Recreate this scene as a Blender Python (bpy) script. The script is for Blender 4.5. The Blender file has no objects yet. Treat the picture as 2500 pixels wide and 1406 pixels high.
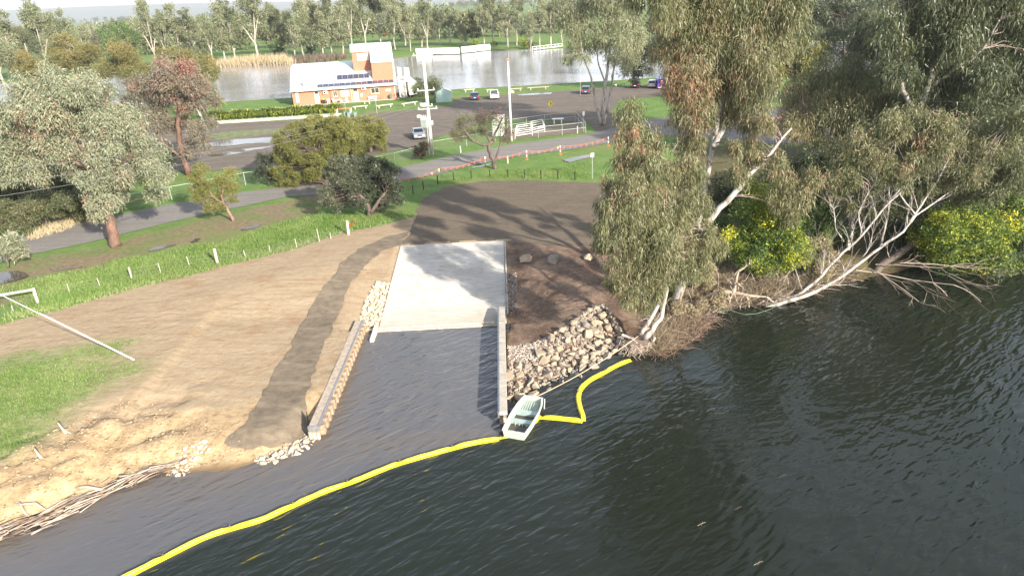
import bpy, bmesh, math, random
import numpy as np
from mathutils import Vector, Matrix
from mathutils.geometry import delaunay_2d_cdt
from mathutils import Vector as V
C = bpy.context.scene.collection
S = bpy.context.scene
rnd = random.Random(7)
# ------------------------------------------------------------- camera
PITCH, ROLL, CAMZ, FPX = 22.8, 2.9, 19.0, 1667.0
cam = bpy.data.cameras.new('camera')
camo = bpy.data.objects.new('camera', cam)
C.objects.link(camo)
_p, _r = math.radians(PITCH), math.radians(ROLL)
FW = np.array([0, math.cos(_p), -math.sin(_p)])
_R0 = np.array([1.0, 0, 0]); _U0 = np.array([0, math.sin(_p), math.cos(_p)])
RT = math.cos(_r)*_R0-math.sin(_r)*_U0
UP = math.sin(_r)*_R0+math.cos(_r)*_U0
camo.matrix_world = Matrix(((RT[0], UP[0], -FW[0], 0), (RT[1], UP[1], -FW[1], 0), (RT[2], UP[2], -FW[2], CAMZ), (0, 0, 0, 1)))
cam.sensor_fit = 'HORIZONTAL'; cam.sensor_width = 36.0; cam.lens = 36.0*FPX/2500.0
cam.clip_start = 0.5; cam.clip_end = 40000
S.camera = camo
# ------------------------------------------------------------- light
SUN_EL, SUN_AZ = 22.0, 144.0        # azimuth clockwise from +Y: sun behind the camera, to its right
SUN_STR, SKY_STR, EXPO = 5.0, 0.092, 1.45
world = bpy.data.worlds.new('World'); S.world = world; world.use_nodes = True
wn = world.node_tree; wn.nodes.clear()
_o = wn.nodes.new('ShaderNodeOutputWorld'); _b = wn.nodes.new('ShaderNodeBackground')
_s = wn.nodes.new('ShaderNodeTexSky'); _s.sky_type = 'NISHITA'; _s.sun_disc = False
_s.sun_elevation = math.radians(SUN_EL); _s.sun_rotation = math.radians(SUN_AZ)
_s.air_density = 1.0; _s.dust_density = 2.0; _s.ozone_density = 1.0
_tc = wn.nodes.new('ShaderNodeTexCoord'); _mp = wn.nodes.new('ShaderNodeMapping'); _mp.inputs['Scale'].default_value = (1.0, 1.0, 3.0)
_nz = wn.nodes.new('ShaderNodeTexNoise'); _nz.inputs['Scale'].default_value = 2.2; _nz.inputs['Detail'].default_value = 7; _nz.inputs['Roughness'].default_value = 0.6
_cr = wn.nodes.new('ShaderNodeValToRGB'); _cr.color_ramp.elements[0].position = 0.36; _cr.color_ramp.elements[0].color = (0.35, 0.35, 0.35, 1)
_cr.color_ramp.elements[1].position = 0.60; _cr.color_ramp.elements[1].color = (0.95, 0.95, 0.95, 1)
_mx = wn.nodes.new('ShaderNodeMix'); _mx.data_type = 'RGBA'
_mx.inputs['B'].default_value = (9.0, 9.5, 10.4, 1)
wn.links.new(_tc.outputs['Generated'], _mp.inputs['Vector']); wn.links.new(_mp.outputs[0], _nz.inputs['Vector'])
wn.links.new(_nz.outputs['Fac'], _cr.inputs['Fac']); 
_sx = wn.nodes.new('ShaderNodeSeparateXYZ'); wn.links.new(_tc.outputs['Generated'], _sx.inputs[0])
_mr = wn.nodes.new('ShaderNodeMapRange'); _mr.inputs[1].default_value = 0.10; _mr.inputs[2].default_value = 0.8; _mr.inputs[3].default_value = 1.0; _mr.inputs[4].default_value = 0.10; wn.links.new(_sx.outputs[2], _mr.inputs[0])
_mm = wn.nodes.new('ShaderNodeMath'); _mm.operation = 'MULTIPLY'; wn.links.new(_cr.outputs['Color'], _mm.inputs[0]); wn.links.new(_mr.outputs[0], _mm.inputs[1])
wn.links.new(_mm.outputs[0], _mx.inputs['Factor'])
wn.links.new(_s.outputs['Color'], _mx.inputs['A']); wn.links.new(_mx.outputs['Result'], _b.inputs['Color'])
_b.inputs['Strength'].default_value = SKY_STR
wn.links.new(_b.outputs[0], _o.inputs['Surface'])
sl = bpy.data.lights.new('sun', 'SUN'); sl.energy = SUN_STR; sl.angle = math.radians(0.6); sl.color = (1.0, 0.92, 0.79)
so = bpy.data.objects.new('sun', sl); C.objects.link(so)
_az, _el = math.radians(SUN_AZ), math.radians(SUN_EL)
_sd = Vector((math.sin(_az)*math.cos(_el), math.cos(_az)*math.cos(_el), math.sin(_el)))
so.rotation_euler = _sd.to_track_quat('Z', 'Y').to_euler(); so.location = (40, -60, 60)
S.view_settings.view_transform = 'Standard'; S.view_settings.look = 'None'
S.view_settings.exposure = EXPO; S.view_settings.gamma = 1.0; S.view_settings.use_curve_mapping = False
S.cycles.max_bounces = 6; S.cycles.diffuse_bounces = 2; S.cycles.glossy_bounces = 2; S.cycles.transmission_bounces = 3
S.cycles.volume_bounces = 0; S.cycles.caustics_reflective = False; S.cycles.caustics_refractive = False
# ------------------------------------------------------------- points in the place
def ray(px, py):
    return FW+(px-1250.0)/FPX*RT-(py-703.0)/FPX*UP
def at(px, py, z=0.0):
    d = ray(px, py); t = (z-CAMZ)/d[2]
    return np.array([d[0]*t, d[1]*t, z])
def atY(px, py, Y):
    d = ray(px, py); t = Y/d[1]
    return np.array([d[0]*t, Y, CAMZ+d[2]*t])
def depth(p):
    return float(np.dot(np.asarray(p)-np.array([0, 0, CAMZ]), FW))
# ------------------------------------------------------------- helpers
def link(o, parent=None):
    C.objects.link(o)
    if parent is not None: o.parent = parent
    return o
def tag(o, label=None, cat=None, group=None, kind=None):
    if label: o['label'] = label
    if cat: o['category'] = cat
    if group: o['group'] = group
    if kind: o['kind'] = kind
    return o
def thing(name, label, cat, loc=(0, 0, 0), rz=0.0, group=None):
    o = bpy.data.objects.new(name, None); o.empty_display_size = 0.3
    link(o); o.location = tuple(float(q) for q in loc); o.rotation_euler = (0, 0, rz)
    return tag(o, label, cat, group)
def mesh_np(name, verts, tris, mat, attr=None, smooth=False):
    """fast mesh from numpy arrays; tris (n,3) or (n,4)"""
    me = bpy.data.meshes.new(name)
    verts = np.ascontiguousarray(verts, dtype=np.float32); tris = np.ascontiguousarray(tris, dtype=np.int32)
    k = tris.shape[1]; n = tris.shape[0]
    me.vertices.add(len(verts)); me.vertices.foreach_set('co', verts.ravel())
    me.loops.add(n*k); me.loops.foreach_set('vertex_index', tris.ravel())
    me.polygons.add(n); me.polygons.foreach_set('loop_start', np.arange(0, n*k, k, dtype=np.int32))
    me.polygons.foreach_set('loop_total', np.full(n, k, dtype=np.int32))
    if smooth: me.polygons.foreach_set('use_smooth', np.ones(n, dtype=bool))
    me.update(calc_edges=True)
    for an, av in (attr or {}).items():
        a = me.attributes.new(an, 'FLOAT', 'POINT'); a.data.foreach_set('value', np.ascontiguousarray(av, dtype=np.float32))
    me.materials.append(mat)
    return me
class MB:
    """collects shapes and links them as ONE mesh object"""
    def __init__(s, origin=(0, 0, 0)):
        s.v = []; s.f = []; s.o = np.array(origin, float)
    def add(s, vs, fs):
        b = len(s.v); s.v += [tuple(np.asarray(q, float)-s.o) for q in vs]; s.f += [tuple(b+i for i in f) for f in fs]; return s
    def box(s, c, d, rz=0.0, tilt=None):
        x, y, z = d[0]/2, d[1]/2, d[2]/2
        M = Matrix.Rotation(rz, 3, 'Z')
        if tilt is not None: M = M @ Matrix.Rotation(tilt[1], 3, tilt[0])
        vs = [Vector(c)+M @ Vector(q) for q in ((-x, -y, -z), (x, -y, -z), (x, y, -z), (-x, y, -z), (-x, -y, z), (x, -y, z), (x, y, z), (-x, y, z))]
        return s.add(vs, [(0, 3, 2, 1), (4, 5, 6, 7), (0, 1, 5, 4), (1, 2, 6, 5), (2, 3, 7, 6), (3, 0, 4, 7)])
    def bar(s, a, b, w, h):
        """rectangular bar from a to b"""
        a, b = Vector(a), Vector(b); d = (b-a).normalized()
        sd = d.cross(Vector((0, 0, 1)))
        if sd.length < 1e-3: sd = Vector((1, 0, 0))
        sd.normalize(); u = sd.cross(d).normalized()
        vs = [p+sd*(i*w/2)+u*(j*h/2) for p in (a, b) for i, j in ((-1, -1), (1, -1), (1, 1), (-1, 1))]
        return s.add(vs, [(0, 1, 2, 3), (7, 6, 5, 4), (0, 4, 5, 1), (1, 5, 6, 2), (2, 6, 7, 3), (3, 7, 4, 0)])
    def tube(s, pts, rad, n=6, cap=True):
        pts = [Vector([float(c) for c in p]) for p in pts]
        if not hasattr(rad, '__len__'): rad = [rad]*len(pts)
        vs = []; ref = None
        for i, p in enumerate(pts):
            d = (pts[min(i+1, len(pts)-1)]-pts[max(i-1, 0)])
            if d.length < 1e-6: d = Vector((0, 0, 1))
            d.normalize()
            if ref is None: ref = Vector((1, 0, 0)) if abs(d.x) < 0.8 else Vector((0, 1, 0))
            a = d.cross(ref).normalized(); b = d.cross(a).normalized(); ref = b.cross(d) if False else ref
            for k in range(n):
                t = 2*math.pi*k/n
                vs.append(p+a*(math.cos(t)*rad[i])+b*(math.sin(t)*rad[i]))
        fs = []
        for i in range(len(pts)-1):
            for k in range(n):
                k2 = (k+1) % n; fs.append((i*n+k, (i+1)*n+k, (i+1)*n+k2, i*n+k2))
        if cap: fs.append(tuple(range(n))); fs.append(tuple(reversed([(len(pts)-1)*n+k for k in range(n)])))
        return s.add(vs, fs)
    def prism(s, prof, a, b):
        """profile list of (u,v) extruded: a,b are functions (u,v)->xyz for the two ends"""
        n = len(prof); vs = [a(*q) for q in prof]+[b(*q) for q in prof]
        fs = [(i, (i+1) % n, n+(i+1) % n, n+i) for i in range(n)]+[tuple(reversed(range(n))), tuple(range(n, 2*n))]
        return s.add(vs, fs)
    def build(s, name, mat, parent=None, smooth=False, bevel=0.0, **tg):
        me = bpy.data.meshes.new(name); me.from_pydata(s.v, [], s.f); me.materials.append(mat)
        bm = bmesh.new(); bm.from_mesh(me); bmesh.ops.recalc_face_normals(bm, faces=bm.faces); 
        if bevel > 0: bmesh.ops.bevel(bm, geom=list(bm.edges), offset=bevel, segments=1, affect='EDGES', clamp_overlap=True)
        bm.to_mesh(me); bm.free()
        if smooth: me.polygons.foreach_set('use_smooth', np.ones(len(me.polygons), dtype=bool))
        o = bpy.data.objects.new(name, me); link(o, parent)
        return tag(o, **tg)
def copy_tree(o, parent=None):
    c = o.copy(); C.objects.link(c)
    if parent is not None: c.parent = parent
    for ch in list(o.children): copy_tree(ch, c)
    return c
# ------------------------------------------------------------- noise and polygons in numpy
def _h(ix, iy, s):
    n = (ix*374761393+iy*668265263+s*1274126177) & 0x7fffffff
    n = ((n ^ (n >> 13))*1103515245) & 0x7fffffff
    return ((n ^ (n >> 16)) & 0xffff)/65535.0
def vnoise(x, y, s=0):
    x = np.asarray(x, float); y = np.asarray(y, float)
    ix = np.floor(x).astype(np.int64); iy = np.floor(y).astype(np.int64); fx = x-ix; fy = y-iy
    fx = fx*fx*(3-2*fx); fy = fy*fy*(3-2*fy)
    a = _h(ix, iy, s)*(1-fx)+_h(ix+1, iy, s)*fx; b = _h(ix, iy+1, s)*(1-fx)+_h(ix+1, iy+1, s)*fx
    return a*(1-fy)+b*fy
def fbm(x, y, o=4, s=0):
    t = 0; a = 0.5
    for i in range(o): t = t+a*vnoise(x*2**i, y*2**i, s+i); a *= 0.5
    return t
def sdf(poly, X, Y):
    """signed distance, positive inside"""
    P = np.asarray(poly, float)[:, :2]; X = np.asarray(X, float); Y = np.asarray(Y, float)
    d2 = np.full(X.shape, 1e18); ins = np.zeros(X.shape, bool)
    for i in range(len(P)):
        a = P[i]; b = P[(i+1) % len(P)]; e = b-a; L = e@e
        if L < 1e-12: continue
        t = np.clip(((X-a[0])*e[0]+(Y-a[1])*e[1])/L, 0, 1)
        d2 = np.minimum(d2, (X-a[0]-t*e[0])**2+(Y-a[1]-t*e[1])**2)
        if a[1] != b[1]:
            c = ((a[1] > Y) != (b[1] > Y)) & (X < (b[0]-a[0])*(Y-a[1])/(b[1]-a[1])+a[0]); ins ^= c
    d = np.sqrt(d2); return np.where(ins, d, -d)
def ss(t): t = np.clip(t, 0, 1); return t*t*(3-2*t)
# ------------------------------------------------------------- materials
def newmat(name):
    m = bpy.data.materials.new(name); m.use_nodes = True; nt = m.node_tree
    return m, nt, nt.nodes['Principled BSDF']
def nd(nt, t, **kw):
    n = nt.nodes.new(t)
    for k, v in kw.items():
        if k.startswith('i_'):
            key = k[2:]; key = int(key) if key.isdigit() else key.replace('_', ' ')
            if hasattr(v, 'is_output'): nt.links.new(v, n.inputs[key])
            else: n.inputs[key].default_value = v
        else: setattr(n, k, v)
    return n
def noise(nt, scale, detail=4, rough=0.55, vec=None, dist=0.0):
    n = nd(nt, 'ShaderNodeTexNoise', i_Scale=scale, i_Detail=detail, i_Roughness=rough, i_Distortion=dist)
    if vec is not None: nt.links.new(vec, n.inputs['Vector'])
    return n.outputs['Fac']
def pos(nt, scale=None, rot=None, obj=False, tex=False):
    if obj: o = nt.nodes.new('ShaderNodeTexCoord').outputs['Object']
    else: o = nt.nodes.new('ShaderNodeNewGeometry').outputs['Position']
    if scale or rot:
        m = nd(nt, 'ShaderNodeMapping', vector_type='TEXTURE' if tex else 'POINT'); nt.links.new(o, m.inputs['Vector'])
        if scale: m.inputs['Scale'].default_value = scale
        if rot: m.inputs['Rotation'].default_value = rot
        o = m.outputs[0]
    return o
def ramp(nt, fac, stops, interp='LINEAR'):
    n = nt.nodes.new('ShaderNodeValToRGB'); e = n.color_ramp.elements; n.color_ramp.interpolation = interp
    while len(e) < len(stops): e.new(0.5)
    for i, (p, c) in enumerate(stops):
        e[i].position = p; e[i].color = (c[0], c[1], c[2], 1) if hasattr(c, '__len__') else (c, c, c, 1)
    nt.links.new(fac, n.inputs['Fac']); return n.outputs['Color']
def mixc(nt, fac, a, b, mode='MIX'):
    n = nt.nodes.new('ShaderNodeMix'); n.data_type = 'RGBA'; n.blend_type = mode
    for k, v in (('Factor', fac), ('A', a), ('B', b)):
        sk = n.inputs[k] if k != 'Factor' else n.inputs[0]
        if k == 'A': sk = n.inputs[6]
        if k == 'B': sk = n.inputs[7]
        if hasattr(v, 'is_output'): nt.links.new(v, sk)
        elif hasattr(v, '__len__'): sk.default_value = (v[0], v[1], v[2], 1)
        else: sk.default_value = v
    return n.outputs[2]
def mth(nt, op, a, b=0.0, c=None):
    n = nt.nodes.new('ShaderNodeMath'); n.operation = op
    for i, v in enumerate((a, b) if c is None else (a, b, c)):
        if hasattr(v, 'is_output'): nt.links.new(v, n.inputs[i])
        else: n.inputs[i].default_value = v
    return n.outputs[0]
def attr(nt, name):
    n = nt.nodes.new('ShaderNodeAttribute'); n.attribute_name = name; return n.outputs['Fac']
def bump(nt, bs, h, strength=0.5, dist=0.05):
    b = nd(nt, 'ShaderNodeBump', i_Strength=strength, i_Distance=dist); nt.links.new(h, b.inputs['Height'])
    nt.links.new(b.outputs[0], bs.inputs['Normal']); return b
def plain(name, col, rough=0.6, metal=0.0, var=0.12, scale=3.0, bmp=0.0, spec=0.5, dirt=None):
    m, nt, bs = newmat(name); v = pos(nt, obj=True)
    f = noise(nt, scale, 5, 0.6, v)
    lo = [c*(1-var*1.6) for c in col]; hi = [min(1, c*(1+var)) for c in col]
    c = ramp(nt, f, [(0.3, lo), (0.7, hi)])
    if dirt:
        f2 = noise(nt, scale*2.7, 6, 0.65, v); c = mixc(nt, ramp(nt, f2, [(0.5, 0.0), (0.68, dirt[3])]), c, dirt[:3])
    nt.links.new(c, bs.inputs['Base Color']); bs.inputs['Roughness'].default_value = rough; bs.inputs['Metallic'].default_value = metal
    bs.inputs['Specular IOR Level'].default_value = spec
    if bmp > 0: bump(nt, bs, noise(nt, scale*6, 5, 0.6, v), bmp, 0.03)
    return m
def leafmat(name, stops, trans=0.28, rough=0.5, orand=0.15):
    m, nt, bs = newmat(name)
    t = attr(nt, 'tint'); oi = nt.nodes.new('ShaderNodeObjectInfo')
    t2 = mth(nt, 'ADD', t, mth(nt, 'MULTIPLY', mth(nt, 'SUBTRACT', oi.outputs['Random'], 0.5), orand))
    c = ramp(nt, t2, stops)
    nt.links.new(c, bs.inputs['Base Color']); bs.inputs['Roughness'].default_value = rough
    bs.inputs['Specular IOR Level'].default_value = 0.4
    tr = nt.nodes.new('ShaderNodeBsdfTranslucent'); mx = nt.nodes.new('ShaderNodeMixShader'); mx.inputs[0].default_value = trans
    nt.links.new(mixc(nt, 0.5, c, (0.13, 0.16, 0.03)), tr.inputs['Color'])
    out = nt.nodes['Material Output']
    nt.links.new(bs.outputs[0], mx.inputs[1]); nt.links.new(tr.outputs[0], mx.inputs[2]); nt.links.new(mx.outputs[0], out.inputs['Surface'])
    return m
# ============================================================= THE LIE OF THE LAND
WZ, LZ = -1.6, -0.5            # river level, lake level
_shore = [(-900, 1640), (-300, 1420), (0, 1318), (100, 1284), (200, 1237), (300, 1190), (380, 1168), (430, 1157), (520, 1152), (590, 1142), (660, 1125), (720, 1103), (764, 1073), (790, 1062)]
_shore2 = [(1232, 1010), (1243, 980), (1290, 950), (1345, 932), (1405, 905), (1450, 885), (1487, 862), (1525, 850), (1560, 865), (1592, 858), (1605, 830), (1650, 795), (1700, 768), (1780, 745), (1880, 738), (1950, 715), (2100, 685), (2200, 662), (2350, 640), (2500, 600), (2750, 545), (3200, 480)]
RIV = [at(x, y, WZ)[:2] for x, y in _shore+_shore2]+[(400, 120), (400, -60), (-300, -60), (-300, 0)]
RX0, RX1, RY0, RY1 = -9.75, -0.85, 43.3, 57.2     # boat ramp plan
_pa = at(978, 601); _pb = at(1230, 587); RY1 = float((_pa[1]+_pb[1])/2); RX0 = float(_pa[0]); RX1 = float(_pb[0])
RY0 = float(at(1070, 803, WZ)[1])
BX0 = float(at(835, 900, -1.0)[0])+0.15; BX1 = float(at(1228, 1000, -0.72)[0])+0.03    # basin between the sheet pile walls
WLY0 = float(at(775, 1040, -0.95)[1]); WLY1 = float(at(888, 782, -0.95)[1])
WRY0 = float(at(1226, 1008, -0.8)[1]); WRY1 = float(at(1232, 750, -0.8)[1])
LAKE = [at(x, y, LZ)[:2] for x, y in [(-900, 330), (-300, 300), (0, 283), (350, 262), (540, 250), (715, 240), (1000, 226), (1085, 221), (1360, 205), (1500, 197), (1640, 188), (1900, 186), (2100, 176), (2400, 150), (2700, 140),
        (2700, 80), (2300, 94), (2000, 101), (1700, 110), (1500, 116), (1380, 119), (1300, 123), (1200, 125), (1020, 137), (960, 145), (820, 152), (700, 155), (600, 157), (510, 162), (470, 168), (300, 183), (0, 205), (-500, 240)]]
def terrain(X, Y):
    X = np.asarray(X, float); Y = np.asarray(Y, float)
    d = -sdf(RIV, X, Y)
    left = X < -12.0
    bw = np.where(left, 1.6+1.6*vnoise(X*0.4, Y*0.4, 3), np.where(X < 9, 3.6, 2.6))
    h1 = np.where(X < -21, 1.05, 0.65)
    dxb = np.maximum(np.maximum(RX0-1.5-X, X-(RX1+1.0)), 0)
    s1 = np.minimum(d, np.maximum(Y-RY0-1.0, 0)*1.25+dxb*0.9)
    z = WZ+h1*ss(d/bw)+(1.6-h1)*ss(s1/16.0)
    und = WZ+np.maximum(d*0.45, -2.5)
    z = np.where(d < 0, und, z)
    # eroded bank lumps
    pth = ss((X+19.0)/3.0)*(1-ss((X+10.0)/2.0))
    e = np.where(left, 1.0, 0.35)*ss((d+0.2)/1.0)*(1-ss((d-5)/4.0))*(1-0.85*pth*ss((d-0.6)/0.8))
    z = z+e*((fbm(X*0.9, Y*1.3, 4, 11)-0.47)*0.7-0.2*(1-np.minimum(np.abs(fbm(X*0.55+7, Y*0.8, 3, 31)-0.44)*9, 1)))
    # gentle relief
    z = z+(fbm(X*0.25, Y*0.25, 3, 5)-0.44)*0.10*ss((d-2)/4)*(1-ss((Y-200)/100))
    # lake
    dl = sdf(LAKE, X, Y)
    zl = LZ-np.clip(dl*0.14, -0.5, 2.5)
    z = np.where(dl > -6, np.minimum(z, zl+0.0*z), z)
    # rise of the far country
    z = z+np.clip((Y-700)/6000, 0, 1)*28*(0.6+0.6*vnoise(X*0.0006+3, Y*0.0006, 9))
    # ramp and basin cuts
    rz = WZ+(Y-RY0)*(1.62/(RY1-RY0))
    inr = (X > RX0-0.12) & (X < RX1+0.12) & (Y > RY0-2) & (Y < RY1+0.1)
    z = np.where(inr, np.minimum(z, rz-0.12), z)
    near = (X > RX0-3.2) & (X < RX1+3.2) & (Y > RY0-1.0) & (Y < RY1+2)
    sidew = 1-ss((np.maximum(RX0-X, X-RX1)-0.2)/2.6)
    z = np.where(near & ~inr, z*(1-sidew)+np.minimum(z, rz+0.05)*sidew, z)
    inb = (X > BX0) & (X < BX1) & (Y < RY0+0.05) & (Y > 26)
    z = np.where(inb, np.minimum(z, WZ-1.2), z)
    inb2 = (X > BX0+0.0) & (X < RX0+0.1) & (Y < WLY1) & (Y > 26)
    z = np.where(inb2, np.minimum(z, WZ-0.05+0*z), z)
    return z
def atG(px, py, off=0.0):
    z = -0.3
    for _ in range(14):
        p = at(px, py, z); z = 0.5*z+0.5*float(terrain(p[0], p[1]))
    p = at(px, py, z+off); return p
def gz(x, y): return float(terrain(x, y))
def G(pts): return [atG(x, y)[:2] for x, y in pts]
def axis(lo, f0, f1, hi, st, r1, mid, r2, mid_lo=None):
    a = list(np.arange(f0, f1+1e-6, st)); s = st; p = f1
    while p < hi:
        s *= r1 if p < mid else r2; p += s; a.append(p)
    s = st; p = f0; ml = mid_lo if mid_lo is not None else -mid
    while p > lo:
        s *= r1 if p > ml else r2; p -= s; a.insert(0, p)
    return np.array(a)
gx = axis(-9000, -42, 18, 9000, 0.34, 1.035, 180, 1.12); gy = axis(-80, 20, 58, 16000, 0.31, 1.035, 330, 1.12, 10)
GX, GY = np.meshgrid(gx, gy); GZ = terrain(GX, GY)
nx, ny = len(gx), len(gy)
idx = np.arange(nx*ny).reshape(ny, nx)
quads = np.stack([idx[:-1, :-1], idx[:-1, 1:], idx[1:, 1:], idx[1:, :-1]], -1).reshape(-1, 4)
# zones of the ground
DIRT = G([(-700, 985), (-300, 880), (0, 790), (110, 765), (220, 733), (330, 703), (440, 678), (530, 653), (620, 632), (720, 608), (800, 580), (870, 562), (950, 546), (1012, 528), (1045, 486), (1110, 462), (1180, 452), (1300, 450), (1420, 452), (1480, 456), (1600, 470), (1690, 500), (1730, 560), (1760, 620)])+[at(x, y, WZ)[:2] for x, y in [(1700, 740), (1640, 800), (1605, 860), (1500, 900), (1240, 1010)]]+[(0, 20), (-40, 5), (-120, 5)]
GR2 = G([(-400, 1010), (-60, 880), (60, 858), (180, 848), (330, 830), (290, 868), (200, 880), (345, 884), (352, 900), (270, 940), (180, 1000), (120, 1050), (70, 1090), (0, 1122), (-100, 1180), (-400, 1300)])
RED = G([(1236, 590), (1500, 600), (1900, 560), (2000, 640), (2000, 700), (1700, 800), (1560, 870), (1400, 930), (1240, 1010), (1236, 800)])
MUD = G([(-200, 720), (0, 664), (60, 632), (280, 600), (330, 578), (480, 540), (600, 512), (700, 490), (790, 470), (830, 490), (770, 520), (620, 560), (520, 572), (480, 590), (380, 608), (300, 640), (220, 690), (120, 720), (60, 736), (-60, 770)])
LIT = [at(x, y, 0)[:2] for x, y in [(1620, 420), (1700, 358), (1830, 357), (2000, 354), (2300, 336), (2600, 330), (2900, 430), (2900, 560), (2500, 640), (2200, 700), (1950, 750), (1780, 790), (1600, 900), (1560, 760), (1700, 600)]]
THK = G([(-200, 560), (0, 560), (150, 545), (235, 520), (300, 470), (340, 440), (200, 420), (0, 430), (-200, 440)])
FARF = [(-9000, 330), (9000, 330), (9000, 17000), (-9000, 17000)]
mirx, miry = GX.ravel(), GY.ravel()
def zone(poly, far=40.0): return np.clip(sdf(poly, mirx, miry), -far, far)
_at = {'dirt': zone(DIRT), 'grass_patch': zone(GR2), 'red': zone(RED), 'mud': zone(MUD), 'litter': np.maximum(zone(LIT), zone(THK)), 'shore': np.clip(-sdf(RIV, mirx, miry), -5, 40), 'lakeside': np.clip(-sdf(LAKE, mirx, miry), -5, 60)}
def edge(nt, a, k, n, w=0.25):
    v = mth(nt, 'ADD', a, mth(nt, 'MULTIPLY', mth(nt, 'SUBTRACT', n, 0.5), k))
    m = nd(nt, 'ShaderNodeMapRange', i_1=-w, i_2=w); nt.links.new(v, m.inputs[0]); m.interpolation_type = 'SMOOTHSTEP'
    return m.outputs[0]
m_ground, nt, bs = newmat('soil_and_turf'); P = pos(nt)
n1 = noise(nt, 0.35, 8, 0.62, P); n2 = noise(nt, 2.3, 8, 0.65, P); n3 = noise(nt, 9.0, 6, 0.7, P); n4 = noise(nt, 0.06, 6, 0.6, P)
Ps = pos(nt, scale=(0.35, 2.2, 1.0), rot=(0, 0, math.radians(14))); n5 = noise(nt, 0.9, 8, 0.7, Ps)
Pr = pos(nt, scale=(0.18, 4.0, 1.0), rot=(0, 0, math.radians(-22))); n6 = noise(nt, 0.8, 6, 0.7, Pr)
grass = ramp(nt, n1, [(0.28, (0.065, 0.135, 0.028)), (0.44, (0.105, 0.19, 0.045)), (0.6, (0.155, 0.235, 0.065)), (0.76, (0.24, 0.25, 0.12))])
grass = mixc(nt, 0.42, grass, ramp(nt, n2, [(0.3, (0.04, 0.085, 0.02)), (0.7, (0.18, 0.26, 0.075))]))
grass = mixc(nt, ramp(nt, n4, [(0.5, 0.0), (0.66, 0.55)]), grass, (0.20, 0.17, 0.085))
dirt = ramp(nt, n5, [(0.25, (0.205, 0.152, 0.094)), (0.5, (0.335, 0.265, 0.178)), (0.75, (0.435, 0.355, 0.25))])
dirt = mixc(nt, 0.45, dirt, ramp(nt, n2, [(0.32, (0.26, 0.165, 0.09)), (0.68, (0.37, 0.295, 0.20))]))
dirt = mixc(nt, ramp(nt, n1, [(0.55, 0.0), (0.68, 0.75)]), dirt, (0.27, 0.175, 0.10))
dirt = mixc(nt, ramp(nt, n6, [(0.56, 0.0), (0.66, 0.45)]), dirt, (0.20, 0.125, 0.075))
Pt = pos(nt, scale=(9.0, 0.5, 1.0), rot=(0, 0, math.radians(33)), tex=True); n7 = noise(nt, 1.0, 5, 0.75, Pt, 0.3)
dirt = mixc(nt, ramp(nt, n7, [(0.54, 0.0), (0.64, 0.35)]), dirt, (0.17, 0.12, 0.075))
dirt = mixc(nt, ramp(nt, n3, [(0.60, 0.0), (0.72, 0.6)]), dirt, (0.16, 0.10, 0.06))
reds = ramp(nt, n2, [(0.3, (0.115, 0.078, 0.057)), (0.7, (0.25, 0.178, 0.13))])
reds = mixc(nt, ramp(nt, n1, [(0.42, 0.0), (0.6, 0.8)]), reds, (0.08, 0.05, 0.036))
reds = mixc(nt, ramp(nt, n3, [(0.58, 0.0), (0.7, 0.6)]), reds, (0.36, 0.25, 0.18))
muds = ramp(nt, n2, [(0.3, (0.13, 0.095, 0.06)), (0.7, (0.26, 0.20, 0.13))])
eD = edge(nt, attr(nt, 'dirt'), 1.3, n2); eR = edge(nt, attr(nt, 'red'), 1.6, n1, 0.8); eG = edge(nt, attr(nt, 'grass_patch'), 7.0, mixc(nt, 0.45, n1, n5), 1.6)
eM = edge(nt, attr(nt, 'mud'), 3.4, n2, 0.8)
c = mixc(nt, mth(nt, 'MULTIPLY', eM, ramp(nt, n1, [(0.36, 0.25), (0.6, 1.0)])), grass, muds)
soil = mixc(nt, eR, dirt, reds)
soil = mixc(nt, mth(nt, 'MULTIPLY', eG, ramp(nt, mixc(nt, 0.5, n2, n5), [(0.38, 1.0), (0.62, 0.35)])), soil, grass)
eB = edge(nt, mth(nt, 'SUBTRACT', 4.5, attr(nt, 'shore')), 4.0, n1, 1.2)
eB = mth(nt, 'MULTIPLY', eB, mth(nt, 'SUBTRACT', 1.0, eR))
soil = mixc(nt, mth(nt, 'MULTIPLY', eB, 0.7), soil, ramp(nt, n2, [(0.3, (0.19, 0.13, 0.08)), (0.5, (0.43, 0.30, 0.16)), (0.72, (0.43, 0.35, 0.245))]))
c = mixc(nt, eD, c, soil)
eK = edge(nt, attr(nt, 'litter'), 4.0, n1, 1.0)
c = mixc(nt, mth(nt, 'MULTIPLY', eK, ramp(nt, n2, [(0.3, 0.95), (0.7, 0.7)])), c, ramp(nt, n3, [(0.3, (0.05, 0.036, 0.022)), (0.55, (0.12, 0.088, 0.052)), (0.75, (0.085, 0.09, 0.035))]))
eW = edge(nt, mth(nt, 'SUBTRACT', 0.35, attr(nt, 'shore')), 0.5, n2, 0.3)
c = mixc(nt, mth(nt, 'MULTIPLY', eW, 0.75), c, (0.07, 0.045, 0.025))
eL = edge(nt, mth(nt, 'SUBTRACT', 1.2, attr(nt, 'lakeside')), 4.0, n4, 1.0)
c = mixc(nt, mth(nt, 'MULTIPLY', eL, 0.8), c, (0.20, 0.17, 0.11))
nt.links.new(c, bs.inputs['Base Color']); bs.inputs['Roughness'].default_value = 0.92; bs.inputs['Specular IOR Level'].default_value = 0.15
hh = mth(nt, 'ADD', mth(nt, 'MULTIPLY', n3, 0.35), mth(nt, 'ADD', mth(nt, 'MULTIPLY', n2, 0.6), mth(nt, 'MULTIPLY', n5, 0.4)))
bump(nt, bs, hh, 0.9, 0.14)
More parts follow.
